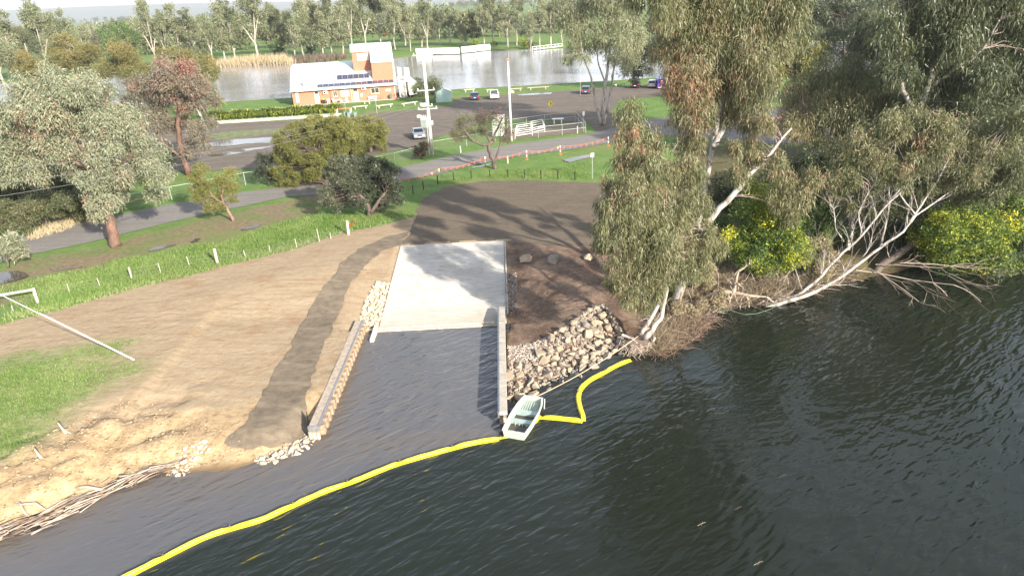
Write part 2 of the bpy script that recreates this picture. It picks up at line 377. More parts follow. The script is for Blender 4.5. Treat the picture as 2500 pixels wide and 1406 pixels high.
me = mesh_np('ground', np.stack([mirx, miry, GZ.ravel()], 1), quads, m_ground, _at, smooth=True)
ground = link(bpy.data.objects.new('ground', me)); tag(ground, kind='structure')

# ------------------------------------------------------------- water
def watermat(name, deep, silt, silt_poly_attr, wave=1.0, rough=0.06, dens=1.0):
    m, nt, bs = newmat(name); P = pos(nt)
    Pa = pos(nt, scale=(1.9, 0.55, 1), rot=(0, 0, math.radians(38)), tex=True); Pb = pos(nt, scale=(2.4, 0.75, 1), rot=(0, 0, math.radians(8)), tex=True); Pc = pos(nt, scale=(1.6, 0.5, 1), rot=(0, 0, math.radians(20)), tex=True)
    w1 = noise(nt, 1.45*dens, 1.3, 0.45, Pa, 0.4); w2 = noise(nt, 1.05*dens, 1.3, 0.45, Pb, 0.4); w3 = noise(nt, 2.8*dens, 1, 0.4, Pc, 0.2)
    big = noise(nt, 0.06, 4, 0.65, P, 0.8)
    gust = ramp(nt, big, [(0.34, 0.45), (0.6, 1.0)])
    rdg = lambda q: mth(nt, 'SUBTRACT', 1.0, mth(nt, 'ABSOLUTE', mth(nt, 'MULTIPLY', mth(nt, 'SUBTRACT', q, 0.5), 3.2)))
    sel = ramp(nt, noise(nt, 0.035, 2, 0.5, P), [(0.42, 0.0), (0.58, 1.0)])
    h = mth(nt, 'ADD', mth(nt, 'MULTIPLY', mixc(nt, sel, w1, w2), 1.2), mth(nt, 'ADD', mth(nt, 'MULTIPLY', w1, 0.5), mth(nt, 'MULTIPLY', w3, 0.30)))
    h = mth(nt, 'MULTIPLY', h, gust)
    if silt_poly_attr:
        sa = edge(nt, attr(nt, silt_poly_attr), 1.2, noise(nt, 0.3, 4, 0.6, P), 0.5)
        sh = nd(nt, 'ShaderNodeMapRange', i_1=3.5, i_2=-0.2, i_3=0.0, i_4=1.0); nt.links.new(attr(nt, 'bank'), sh.inputs[0])
        shl = mth(nt, 'MULTIPLY', sh.outputs[0], ramp(nt, noise(nt, 0.5, 5, 0.6, P), [(0.25, 0.4), (0.7, 1.0)]))
        base = mixc(nt, sa, deep, silt)
        base = mixc(nt, mth(nt, 'MULTIPLY', shl, mth(nt, 'MULTIPLY', sa, 0.6)), base, (0.14, 0.105, 0.07))
        h = mth(nt, 'MULTIPLY', h, mth(nt, 'SUBTRACT', 1.0, mth(nt, 'MULTIPLY', sa, -0.1)))
    else: base = mixc(nt, ramp(nt, big, [(0.35, 0.0), (0.65, 1.0)]), deep, silt)
    if hasattr(base, 'is_output'): nt.links.new(base, bs.inputs['Base Color'])
    bs.inputs['Roughness'].default_value = rough; bs.inputs['IOR'].default_value = 1.333; bs.inputs['Specular IOR Level'].default_value = 0.5
    bump(nt, bs, h, 1.0, 0.095*wave)
    return m
m_river = watermat('river_water', (0.013, 0.017, 0.0125), (0.095, 0.093, 0.098), 'silty', 1.0, 0.05)
m_lake = watermat('lake_water', (0.22, 0.21, 0.215), (0.28, 0.27, 0.28), None, 0.30, 0.12, 0.6)
m_pud = watermat('puddle_water', (0.06, 0.05, 0.04), (0.09, 0.075, 0.06), None, 0.04, 0.03, 2.0)
def sheet(name, poly, zf, mat, step=0.8, jit=0.0, attrs=None, edge_step=None, kind='structure', parent=None, seed=1, drop=0.0):
    """a thin skin over the land: outline resampled and roughened, filled by Delaunay triangulation"""
    P = [np.array(p[:2], float) for p in poly]; out = []
    es = edge_step or step; r = random.Random(seed)
    for i in range(len(P)):
        a, b = P[i], P[(i+1) % len(P)]; L = np.linalg.norm(b-a); k = max(1, int(L/es)); nrm = np.array([-(b-a)[1], (b-a)[0]])/max(L, 1e-6)
        for j in range(k):
            q = a+(b-a)*j/k
            out.append(q+nrm*jit*(2*float(fbm(q[0]*1.3+seed, q[1]*1.3, 3, 21))-0.95))
    O = np.array(out); x0, y0 = O.min(0); x1, y1 = O.max(0)
    xs, ys = np.meshgrid(np.arange(x0, x1, step), np.arange(y0, y1, step)); xs = xs.ravel()+0.13*step; ys = ys.ravel()
    k = sdf(O, xs, ys) > es*0.45
    pts = [V((float(a), float(b))) for a, b in O]+[V((float(a), float(b))) for a, b in zip(xs[k], ys[k])]
    n = len(O)
    vs, es_, fs, _, _, _ = delaunay_2d_cdt(pts, [(i, (i+1) % n) for i in range(n)], [list(range(n))], 1, 1e-4)
    A = np.array([(v.x, v.y) for v in vs]); Z = np.array([zf(q[0], q[1]) for q in A]) if not callable(getattr(zf, 'vec', None)) else zf.vec(A[:, 0], A[:, 1])
    me = bpy.data.meshes.new(name); me.from_pydata([(float(a), float(b), float(z)) for (a, b), z in zip(A, Z)], [], [tuple(f) for f in fs])
    for an, fn in (attrs or {}).items():
        at_ = me.attributes.new(an, 'FLOAT', 'POINT'); at_.data.foreach_set('value', np.asarray(fn(A[:, 0], A[:, 1]), dtype=np.float32))
    me.materials.append(mat); me.polygons.foreach_set('use_smooth', np.ones(len(me.polygons), dtype=bool))
    bm = bmesh.new(); bm.from_mesh(me); bmesh.ops.recalc_face_normals(bm, faces=bm.faces)
    if bm.faces and sum(f.normal.z for f in bm.faces) < 0: bmesh.ops.reverse_faces(bm, faces=bm.faces)
    bm.to_mesh(me); bm.free()
    o = bpy.data.objects.new(name, me); link(o, parent)
    if kind: o['kind'] = kind
    return o
class Over:
    def __init__(s, h): s.h = h
    def vec(s, x, y): return terrain(x, y)+s.h
class Flat:
    def __init__(s, h): s.h = h
    def vec(s, x, y): return np.full(len(x), s.h)
BOOM_PX = [(310, 1406), (400, 1360), (500, 1310), (560, 1290), (632, 1272), (700, 1240), (800, 1195), (850, 1180), (960, 1135), (1060, 1106), (1150, 1082), (1225, 1070), (1262, 1058), (1290, 1040), (1317, 1018), (1360, 1021), (1422, 1028), (1421, 1015), (1412, 990), (1409, 970), (1415, 950), (1435, 930), (1470, 912), (1505, 892), (1538, 879)]
BOOM = [at(x, y, WZ) for x, y in BOOM_PX]
SILT = [b[:2] for b in BOOM[:12]]+[at(x, y, WZ)[:2] for x, y in [(1232, 1040), (1230, 740), (900, 700), (0, 1100)]]+[(-60, 10), (-24, 14)]
wx = axis(-160, -30, 40, 260, 0.7, 1.1, 60, 1.2); wy = axis(-60, 18, 60, 95, 0.7, 1.1, 70, 1.2, 10)
WX, WY = np.meshgrid(wx, wy); wi = np.arange(WX.size).reshape(WX.shape)
wq = np.stack([wi[:-1, :-1], wi[:-1, 1:], wi[1:, 1:], wi[1:, :-1]], -1).reshape(-1, 4)
me = mesh_np('river', np.stack([WX.ravel(), WY.ravel(), np.full(WX.size, WZ)], 1), wq, m_river,
             {'silty': np.clip(sdf(SILT, WX.ravel(), WY.ravel()), -20, 20), 'bank': np.clip(np.where((WX.ravel() > BX0) & (WX.ravel() < BX1) & (WY.ravel() < RY0+.5) & (WY.ravel() > WLY0), np.minimum(WX.ravel()-BX0, 3)*1.2+0.6, sdf(RIV, WX.ravel(), WY.ravel())), -5, 20)})
river = link(bpy.data.objects.new('river', me)); tag(river, kind='structure')
lk = sheet('lake', [(p[0]*1.0, p[1]) for p in LAKE], Flat(LZ), m_lake, step=25, edge_step=15, jit=0)
# lake sheet reaches under its banks
for v in lk.data.vertices: pass

# ------------------------------------------------------------- roads, path, gravel
def gravelmat(name, cols, scale=3.0, streak=None, rough=0.9, b=0.5):
    m, nt, bs = newmat(name); P = pos(nt)
    a = noise(nt, 0.5, 7, 0.65, P); f = noise(nt, scale, 8, 0.7, P); g = noise(nt, scale*9, 4, 0.7, P)
    c = mixc(nt, 0.5, ramp(nt, a, [(0.32, cols[0]), (0.66, cols[1])]), ramp(nt, f, [(0.3, cols[2]), (0.7, cols[3])]))
    if streak:
        Ps = pos(nt, scale=streak[0], rot=(0, 0, math.radians(streak[1]))); c = mixc(nt, ramp(nt, noise(nt, 1.0, 6, 0.7, Ps), [(0.48, 0.0), (0.66, streak[3])]), c, streak[2])
    c = mixc(nt, ramp(nt, g, [(0.58, 0.0), (0.7, 0.35)]), c, [q*1.7 for q in cols[1]])
    nt.links.new(c, bs.inputs['Base Color']); bs.inputs['Roughness'].default_value = rough; bs.inputs['Specular IOR Level'].default_value = 0.25
    bump(nt, bs, mth(nt, 'ADD', f, mth(nt, 'MULTIPLY', g, 0.5)), b, 0.06)
    return m
m_path = gravelmat('path_gravel', [(0.115, 0.09, 0.065), (0.175, 0.14, 0.10), (0.085, 0.066, 0.05), (0.23, 0.185, 0.13)], 2.0, ((0.5, 1.6, 1), 60, (0.26, 0.21, 0.15), 0.7))
m_turn = gravelmat('turning_gravel', [(0.085, 0.066, 0.047), (0.14, 0.108, 0.078), (0.062, 0.048, 0.036), (0.18, 0.142, 0.10)], 3.2, ((0.25, 3.0, 1), 8, (0.19, 0.15, 0.11), 0.5))
m_road = gravelmat('road_bitumen', [(0.165, 0.152, 0.14), (0.215, 0.20, 0.182), (0.145, 0.133, 0.122), (0.235, 0.22, 0.20)], 4.0, ((0.06, 1.2, 1), 31, (0.12, 0.108, 0.095), 0.5), b=0.2)
m_park = gravelmat('car_park_gravel', [(0.095, 0.076, 0.06), (0.155, 0.127, 0.102), (0.075, 0.06, 0.048), (0.175, 0.145, 0.118)], 1.2, ((0.03, 0.5, 1), 12, (0.20, 0.17, 0.14), 0.6), b=0.3)
PATH = G([(1000, 566), (940, 580), (880, 607), (838, 640), (792, 700), (742, 790), (690, 880), (648, 955), (600, 1030), (548, 1082), (600, 1100), (660, 1095), (720, 1080), (752, 1060), (758, 1035), (745, 1005), (748, 960), (768, 900), (793, 840), (822, 770), (852, 700), (887, 650), (932, 615), (975, 599)])
sheet('gravel_path', PATH, Over(0.045), m_path, step=0.3, jit=0.34, seed=3)
TURN = G([(1000, 570), (1022, 500), (1040, 478), (1090, 456), (1180, 443), (1300, 441), (1420, 446), (1500, 446), (1600, 446), (1700, 455), (1760, 500), (1760, 560), (1700, 600), (1560, 604), (1400, 600), (1242, 597)])+[(RX1+0.1, RY1+0.05), (RX0, RY1+0.05)]
sheet('gravel_turning_area', TURN, Over(0.025), m_turn, step=0.7, jit=0.4, edge_step=0.3, seed=5)
ROAD = G([(-300, 660), (-60, 606), (35, 583), (200, 545), (400, 503), (590, 470), (780, 447), (900, 430), (970, 412), (1100, 382), (1250, 353), (1400, 335), (1480, 318), (1560, 296), (1640, 285), (1800, 270), (1960, 262), (2300, 250), (2300, 330), (2000, 350), (1830, 353), (1760, 340), (1640, 332), (1500, 347), (1400, 365), (1250, 385), (1150, 405), (1080, 424), (980, 443), (860, 470), (700, 482), (590, 505), (480, 529), (330, 565), (230, 590), (60, 625), (-60, 660), (-300, 730)])
sheet('road', ROAD, Over(0.05), m_road, step=1.2, jit=0.12, seed=7)
PARK = G([(-300, 345), (0, 318), (300, 305), (510, 303), (700, 295), (830, 287), (880, 281), (1000, 270), (1100, 257), (1128, 238), (1160, 240), (1280, 229), (1400, 221), (1560, 211), (1660, 205), (1900, 200), (1900, 232), (1640, 233), (1510, 246), (1490, 280), (1560, 295), (1480, 318), (1455, 322), (1440, 302), (1340, 296), (1245, 290), (1180, 302), (1110, 322), (1065, 338), (1000, 362), (940, 374), (870, 388), (700, 410), (520, 418), (300, 425), (0, 440), (-300, 470)])
sheet('car_park', PARK, Over(0.035), m_park, step=1.6, jit=0.3, seed=9)
GI = G([(500, 322), (700, 308), (880, 300), (820, 312), (640, 330), (520, 342)])
for k, (pl, lb) in enumerate([
    ([(500, 352), (560, 343), (610, 340), (668, 336), (660, 350), (600, 352), (560, 358), (505, 360)], 'long thin puddle on the car park, pale sky in it'),
    ([(508, 380), (560, 372), (600, 374), (560, 381), (515, 384)], 'small puddle on the car park nearest the olive hedge tree'),
    ([(590, 366), (640, 360), (672, 358), (640, 366), (600, 370)], 'narrow puddle on the car park touching the olive hedge tree'),
    ([(-120, 690), (-20, 672), (40, 662), (62, 666), (70, 676), (50, 684), (10, 694), (-80, 705)], 'large muddy puddle at the left edge of the verge'),
    ([(360, 612), (390, 604), (430, 597), (432, 601), (400, 609), (368, 615)], 'long shallow puddle in the verge right of the ironbark trunk'),
    ([(462, 592), (478, 583), (492, 583), (484, 592), (468, 595)], 'round little puddle in the verge'),
    ([(588, 562), (610, 555), (634, 550), (632, 556), (610, 561), (592, 565)], 'slim puddle in the verge below the small leaning tree'),
    ([(1372, 392), (1400, 385), (1448, 377), (1450, 384), (1420, 390), (1390, 398)], 'ragged white puddle on the grass behind the bollards'),
    ([(1150, 410), (1180, 404), (1198, 401), (1198, 404), (1180, 408), (1154, 413)], 'sliver of water along the road edge by the twisted tree'),
    ([(1262, 232), (1300, 229), (1350, 227), (1345, 231), (1300, 234), (1265, 235)], 'puddle along the far edge of the car park before the lake')]):
    o = sheet('puddle', G(pl), Over(0.085), m_pud, step=1.5, edge_step=0.35 if k not in (9,) else 1.0, jit=0.35, seed=20+k, kind=None); tag(o, lb, 'puddle')
gi = sheet('grass_island', G([(500, 330), (560, 322), (700, 314), (660, 326), (600, 335), (530, 343)]), Over(0.06), plain('thin_turf', (0.15, 0.17, 0.07), 0.9, var=0.3, scale=0.8), step=2, jit=0.6, seed=33)
# ============================================================= BOAT RAMP AND WALLS
def rampz(y): return WZ+(y-RY0)*(1.62/(RY1-RY0))
m_conc, nt, bs = newmat('broomed_concrete'); P = pos(nt)
Pg = pos(nt, scale=(0.7, 7.0, 1.0)); f1 = noise(nt, 0.5, 7, 0.65, P); f2 = noise(nt, 1.4, 7, 0.75, Pg); f3 = noise(nt, 7, 5, 0.75, P)
c = ramp(nt, f1, [(0.3, (0.38, 0.36, 0.325)), (0.7, (0.51, 0.49, 0.455))])
c = mixc(nt, ramp(nt, f2, [(0.5, 0.0), (0.66, 0.85)]), c, (0.22, 0.18, 0.135))
c = mixc(nt, ramp(nt, f3, [(0.60, 0.0), (0.68, 0.8)]), c, (0.14, 0.11, 0.07))
sx = nd(nt, 'ShaderNodeSeparateXYZ'); nt.links.new(P, sx.inputs[0])
wet = nd(nt, 'ShaderNodeMapRange', i_1=WZ+0.42, i_2=WZ+0.08, i_3=0.0, i_4=1.0); nt.links.new(mth(nt, 'ADD', sx.outputs[2], mth(nt, 'MULTIPLY', mth(nt, 'SUBTRACT', f2, 0.5), 0.35)), wet.inputs[0])
c = mixc(nt, mth(nt, 'MULTIPLY', wet.outputs[0], 0.55), c, (0.33, 0.27, 0.20))
nt.links.new(c, bs.inputs['Base Color']); bs.inputs['Roughness'].default_value = 0.85
bump(nt, bs, f2, 0.4, 0.03)
m_conc2 = plain('cast_concrete', (0.42, 0.38, 0.32), 0.85, var=0.15, scale=1.5, bmp=0.2, dirt=(0.2, 0.16, 0.12, 0.6))
m_steel = plain('galvanised_steel', (0.42, 0.43, 0.45), 0.42, 0.75, var=0.18, scale=4, dirt=(0.30, 0.16, 0.08, 0.5))
m_rust = plain('rusty_sheet_pile', (0.27, 0.195, 0.135), 0.8, 0.1, var=0.25, scale=5, bmp=0.2, dirt=(0.5, 0.42, 0.30, 0.6))
m_timb = plain('weathered_timber', (0.40, 0.33, 0.26), 0.85, var=0.2, scale=4, bmp=0.3, dirt=(0.2, 0.14, 0.09, 0.5))
rt = thing('boat_ramp', 'wide pale grooved concrete boat ramp running into the river', 'boat ramp', ((RX0+RX1)/2, RY1, 0))
o0 = rt.location
# slab cast in strips with grooves between, each strip a part
nst = 14; yb = RY0-2.6; ysplit = RY0-0.0
L = (RY1-ysplit)/nst
for i in range(nst):
    ya, yc = ysplit+i*L, ysplit+(i+1)*L-0.022
    mb = MB(o0); w0, w1 = RX0, RX1
    # fine tooth grooves across the strip
    prof = []; k = 5; dy = (yc-ya)/k
    for j in range(k):
        prof += [(ya+j*dy, rampz(ya+j*dy)), (ya+(j+0.82)*dy, rampz(ya+(j+0.82)*dy)), (ya+(j+0.88)*dy, rampz(ya+(j+.88)*dy)-0.012), (ya+(j+0.97)*dy, rampz(ya+(j+.97)*dy)-0.012)]
    prof += [(yc, rampz(yc)), (yc, rampz(yc)-0.25), (ya, rampz(ya)-0.25)]
    if i % 1 == 0:
        mb.prism(prof, lambda u, v: (w0, u, v), lambda u, v: (w1, u, v)).build('slab_strip', m_conc, rt)
mb = MB(o0); mb.prism([(yb, rampz(yb)), (RY0-0.03, rampz(RY0)-0.035), (RY0-0.03, rampz(RY0)-0.4), (yb, rampz(yb)-0.4)], lambda u, v: (RX0, u, v), lambda u, v: (RX1, u, v)).build('submerged_slab', m_conc, rt)
for j, yy in enumerate((RY0+0.05, RY0+0.42)):
    MB(o0).box(((RX0+RX1)/2, yy, rampz(yy)+0.03), (RX1-RX0-0.02, 0.13, 0.12)).build('plank', plain('ramp_plank%d' % j, (0.52, 0.46, 0.38), 0.8, var=0.25, scale=3, dirt=(0.16, 0.12, 0.08, 0.8)), rt, bevel=0.01)
MB(o0).bar((RX0-0.16, RY0+0.55, rampz(RY0)+0.16), (RX0-0.16, RY0-1.5, rampz(RY0)+0.02), 0.26, 0.34).build('kerb', plain('pale_kerb', (0.62, 0.6, 0.55), 0.8, var=0.12, scale=4), rt, bevel=0.015)
MB(o0).bar((RX1+0.1, RY1-0.3, -0.02), (RX1+0.1, WRY1+0.1, rampz(WRY1)+0.08), 0.12, 0.14).build('edge_beam', m_conc2, rt)
# left sheet pile wall
CZL = -0.92
lt = thing('sheet_pile_wall', 'left retaining wall: rusty corrugated sheet piles under a flat timber and steel cap', 'retaining wall', (BX0-0.2, WLY0, CZL))
n = 21; lw = (WLY1-WLY0)/n; ol = lt.location
MB(ol).box((BX0-0.36, (WLY0+WLY1)/2, CZL-0.05), (0.50, WLY1-WLY0, 0.10)).build('cap', m_timb, lt, bevel=0.012)
MB(ol).box((BX0-0.07, (WLY0+WLY1)/2, CZL-0.07), (0.075, WLY1-WLY0+0.04, 0.22)).build('steel_edge', m_steel, lt)
for i in range(n):
    y0 = WLY0+i*lw; y1 = y0+lw
    q = [(y0, -0.12), (y0+lw*.22, -0.12), (y0+lw*.38, 0.16), (y0+lw*.78, 0.16), (y1-lw*.06, -0.12), (y1-lw*.06, -0.16), (y0, -0.16)]
    MB(ol).prism([(a, b) for a, b in q], lambda u, v: (BX0+v, u, -3.0), lambda u, v: (BX0+v, u, CZL-0.102)).build('sheet_pile', m_rust, lt)
MB(ol).box((BX0-0.33, WLY0-0.06, CZL-0.1), (0.62, 0.07, 0.26)).build('end_plate', m_steel, lt)
for k in range(3): MB(ol).tube([(BX0-0.52+0.2*k, WLY0-0.18, -3.0), (BX0-0.52+0.2*k, WLY0-0.18, CZL-0.24)], 0.105, 10).build('end_pile', plain('ribbed_pile', (0.42, 0.36, 0.28), 0.8, var=0.2), lt)
MB(ol).bar((BX0-0.95, WLY0+1.1, CZL+0.02), (BX0-0.66, WLY0-0.15, CZL-0.35), 0.03, 0.4).build('black_flashing', plain('black_rubber', (0.02, 0.02, 0.02), 0.6), lt)
# right wall
CZR = -0.72
rw = thing('sheet_pile_wall', 'right retaining wall: long concrete capping beam between ramp basin and rock bank', 'retaining wall', (BX1, WRY0, CZR)); o_r = rw.location
for i in range(5):
    a = WRY0+(WRY1-WRY0)*i/5; b = WRY0+(WRY1-WRY0)*(i+1)/5-0.015
    MB(o_r).box((BX1-0.02, (a+b)/2, CZR-0.11), (0.42, b-a, 0.22)).build('capping_beam', m_conc2, rw, bevel=0.015)
MB(o_r).box((BX1-0.275, (WRY0+WRY1)/2, CZR-0.22), (0.08, WRY1-WRY0, 0.26)).build('steel_edge', m_steel, rw)
n = 22; lw = (WRY1-WRY0)/n
for i in range(n):
    y0 = WRY0+i*lw; y1 = y0+lw
    q = [(y0, 0.0), (y0+lw*.22, 0.0), (y0+lw*.38, -0.2), (y0+lw*.78, -0.2), (y1-lw*.06, 0.0), (y1-lw*.06, 0.06), (y0, 0.06)]
    MB(o_r).prism(q, lambda u, v: (BX1-0.05+v, u, -3.2), lambda u, v: (BX1-0.05+v, u, CZR-0.222)).build('sheet_pile', m_rust, rw)
MB(o_r).box((BX1+0.06, WRY0-0.16, CZR-0.75), (0.16, 0.22, 1.1)).build('end_post', m_timb, rw)
MB(o_r).box((BX1-0.28, RY0+0.35, WZ+0.45), (0.14, 2.6, 0.34)).build('side_fender', m_conc2, rw)

# ============================================================= ROCKS
def hull_mesh(name, seed, mat, flat=0.75, n=13):
    r = random.Random(seed); bm = bmesh.new()
    for _ in range(n):
        v = Vector((r.gauss(0, 1), r.gauss(0, 1), r.gauss(0, 1))).normalized()*r.uniform(0.82, 1.0)
        bm.verts.new((v.x*r.uniform(.85, 1.1), v.y*0.8, v.z*flat))
    res = bmesh.ops.convex_hull(bm, input=list(bm.verts))
    bmesh.ops.delete(bm, geom=[g for g in res['geom_interior'] if isinstance(g, bmesh.types.BMVert)], context='VERTS')
    me = bpy.data.meshes.new(name); bm.to_mesh(me); bm.free(); me.materials.append(mat); return me
def rockmat(name, cols, orand=True):
    m, nt, bs = newmat(name); v = pos(nt, obj=True); oi = nt.nodes.new('ShaderNodeObjectInfo'); at2 = attr(nt, 'tint')
    f = noise(nt, 1.6, 7, 0.65, v); r = mth(nt, 'ADD', oi.outputs['Random'], at2)
    c = mixc(nt, 0.62, ramp(nt, f, [(0.3, cols[0]), (0.7, cols[1])]), ramp(nt, r, [(0.0, cols[2]), (0.35, cols[3]), (0.7, cols[4]), (1.0, cols[5])]))
    nt.links.new(c, bs.inputs['Base Color']); bs.inputs['Roughness'].default_value = 0.88; bs.inputs['Specular IOR Level'].default_value = 0.3
    bump(nt, bs, noise(nt, 5, 6, 0.7, v), 0.5, 0.06); return m
m_rock = rockmat('quarry_rock', [(0.19, 0.15, 0.115), (0.36, 0.30, 0.23), (0.17, 0.16, 0.16), (0.32, 0.25, 0.175), (0.40, 0.33, 0.25), (0.25, 0.17, 0.11)])
m_rockg = rockmat('grey_rubble', [(0.24, 0.20, 0.17), (0.42, 0.37, 0.32), (0.22, 0.20, 0.20), (0.38, 0.32, 0.26), (0.48, 0.42, 0.35), (0.30, 0.22, 0.16)])
m_rockd = rockmat('dark_rubble', [(0.12, 0.095, 0.085), (0.26, 0.22, 0.19), (0.14, 0.12, 0.12), (0.24, 0.19, 0.15), (0.30, 0.26, 0.22), (0.16, 0.11, 0.08)])
m_rockt = rockmat('tan_rock', [(0.44, 0.35, 0.24), (0.60, 0.50, 0.37), (0.42, 0.34, 0.25), (0.58, 0.48, 0.35), (0.64, 0.55, 0.42), (0.50, 0.38, 0.24)])
def rocklib(mat, k, seed, flat=0.75): return [hull_mesh('rock', seed+i, mat, flat, 11+i % 4) for i in range(k)]
def scatter(poly, n, smin, smax, seed, sep=0.72, bias=None):
    """dart throwing inside a world polygon; returns (x,y,size), largest first"""
    P = np.array([p[:2] for p in poly]); x0, y0 = P.min(0); x1, y1 = P.max(0); r = random.Random(seed); out = []; t = 0
    sizes = sorted([smin+(smax-smin)*r.random()**2.2 for _ in range(n)], reverse=True)
    cand = np.array([(r.uniform(x0, x1), r.uniform(y0, y1)) for _ in range(n*60)]); k = sdf(P, cand[:, 0], cand[:, 1]) > 0.05; cand = cand[k]; ci = 0
    for s in sizes:
        tries = 0
        while ci < len(cand) and tries < 25:
            x, y = cand[ci]; ci += 1; tries += 1
            if all((x-a)**2+(y-b)**2 > ((s+c)*sep)**2 for a, b, c in out[-260:]+out[:40]): out.append((float(x), float(y), s)); break
    return out
def rock_bank(label, poly, n, smin, smax, lib, seed, sep=0.72, sink=0.25, small=None, smat=None, zlift=0.0):
    P = np.array([p[:2] for p in poly]); c = P.mean(0)
    t = thing('rock_bank', label, 'rock bank', (c[0], c[1], gz(c[0], c[1])))
    r = random.Random(seed+5)
    for x, y, s in scatter(poly, n, smin, smax, seed, sep):
        o = bpy.data.objects.new('rock', lib[r.randrange(len(lib))]); link(o, t)
        z = gz(x, y)+zlift
        o.location = (x-c[0], y-c[1], z+s*(0.5-sink)-t.location.z); o.rotation_euler = (r.uniform(-.5, .5), r.uniform(-.5, .5), r.uniform(0, 6.3))
        o.scale = (s*r.uniform(.85, 1.2), s*r.uniform(.8, 1.1), s*r.uniform(.7, 1.0))
    if small:
        k, a, b = small; vs = []; fs = []; tn = []; bse = 0; r2 = random.Random(seed+9); fc = []
        x0, y0 = P.min(0); x1, y1 = P.max(0)
        cd = np.array([(r2.uniform(x0, x1), r2.uniform(y0, y1)) for _ in range(k*3)]); cd = cd[sdf(P, cd[:, 0], cd[:, 1]) > -0.12][:k]; zz = terrain(cd[:, 0], cd[:, 1])
        for (x, y), z in zip(cd, zz):
            me = lib[r2.randrange(len(lib))]; s = r2.uniform(a, b); R = Matrix.Rotation(r2.uniform(0, 6.3), 3, (r2.random(), r2.random(), r2.random()+.1)); tt = r2.uniform(-.5, .5)
            for v in me.vertices:
                q = R @ v.co; vs.append((x+q.x*s-c[0], y+q.y*s-c[1], z+zlift+q.z*s*.8+s*.15-t.location.z)); tn.append(tt)
            for p in me.polygons: fc.append(tuple(bse+i for i in p.vertices))
            bse += len(me.vertices)
        me = bpy.data.meshes.new('rubble'); me.from_pydata(vs, [], fc); a_ = me.attributes.new('tint', 'FLOAT', 'POINT'); a_.data.foreach_set('value', np.array(tn, dtype=np.float32))
        me.materials.append(smat); o = link(bpy.data.objects.new('rubble', me), t); o['kind'] = 'stuff'
    return t
libR = rocklib(m_rock, 7, 40); libT = rocklib(m_rockt, 6, 60, 0.6); libD = rocklib(m_rockd, 5, 80); libG = rocklib(m_rockg, 5, 90)
W_ = lambda pts, z: [at(x, y, z)[:2] for x, y in pts]
bigpoly = W_([(1240, 905), (1290, 880), (1360, 850), (1330, 835), (1400, 800), (1440, 765), (1470, 755), (1500, 790), (1540, 835), (1520, 850), (1487, 862), (1450, 885), (1405, 905), (1345, 935), (1290, 955), (1243, 985)], -1.2)
rock_bank('tan and grey quarry boulders and rubble along the waterline right of the ramp basin', bigpoly, 230, 0.13, 0.52, libR, 101, 0.62, 0.2, (1500, 0.05, 0.13), m_rockg)
smallpoly = W_([(1240, 843), (1300, 832), (1380, 815), (1420, 775), (1445, 752), (1475, 752), (1440, 790), (1400, 815), (1350, 850), (1290, 885), (1241, 905)], -0.9)
rock_bank('narrow band of small grey crushed rock between the red soil and the boulders', smallpoly, 200, 0.07, 0.17, libG, 111, 0.62, 0.25, (1800, 0.04, 0.10), m_rockg)
lp = [(RX0-0.35, RY0+0.2), (RX0-0.05, RY0+1.5), (RX0-0.05, RY0+6.6), (RX0-1.0, RY0+6.7)]+[tuple(at(x, y, -1.0)[:2]) for x, y in [(905, 720), (890, 745), (878, 770), (885, 782)]]+[(BX0+0.1, RY0+0.3)]
rock_bank('patch of flat tan stones beside the left edge of the boat ramp', lp, 170, 0.12, 0.36, libT, 121, 0.56, 0.22, (500, 0.05, 0.1), m_rockt)
rp = [(RX1+0.1, RY0+3.0), (RX1+0.12, RY0+7.2), (RX1+0.9, RY0+7.3)]+[tuple(at(x, y, -0.7)[:2]) for x, y in [(1264, 712), (1260, 735), (1244, 750)]]
rock_bank('small dark patch of broken stone beside the right edge of the ramp', rp, 90, 0.10, 0.24, libD, 131, 0.58, 0.22, (350, 0.04, 0.09), m_rockd)
rock_bank('pale broken stones at the waterline below the foot of the gravel path', W_([(620, 1112), (680, 1090), (730, 1062), (752, 1042), (768, 1062), (760, 1078), (720, 1104), (680, 1124), (630, 1132)], -1.3), 110, 0.09, 0.32, libT, 141, 0.6, 0.25, (500, 0.04, 0.09), m_rockg)
rock_bank('small heap of pale broken concrete and stones at the end of the driftwood', W_([(412, 1130), (450, 1100), (500, 1085), (520, 1096), (470, 1125), (440, 1150), (420, 1152)], -1.2), 45, 0.08, 0.26, libT, 151, 0.6, 0.25, (120, 0.04, 0.08), m_rockg)
for (x, y, s, lb) in [(1285, 632, 0.62, 'low rounded boulder on red soil nearest the ramp'), (1352, 633, 0.66, 'middle boulder of three on the red soil right of the ramp'), (1437, 628, 0.50, 'pale boulder at the shaded edge of the red soil under the gum leaves')]:
    p = atG(x, y+6); bo = bpy.data.objects.new('boulder', hull_mesh('boulder', int(x), m_rockt if x > 1400 else m_rock, 0.8, 26)); link(bo)
    bo.location = (p[0], p[1], p[2]+s*0.32); bo.scale = (s, s, s*.85); bo.rotation_euler = (0, 0, x); tag(bo, lb, 'boulder')

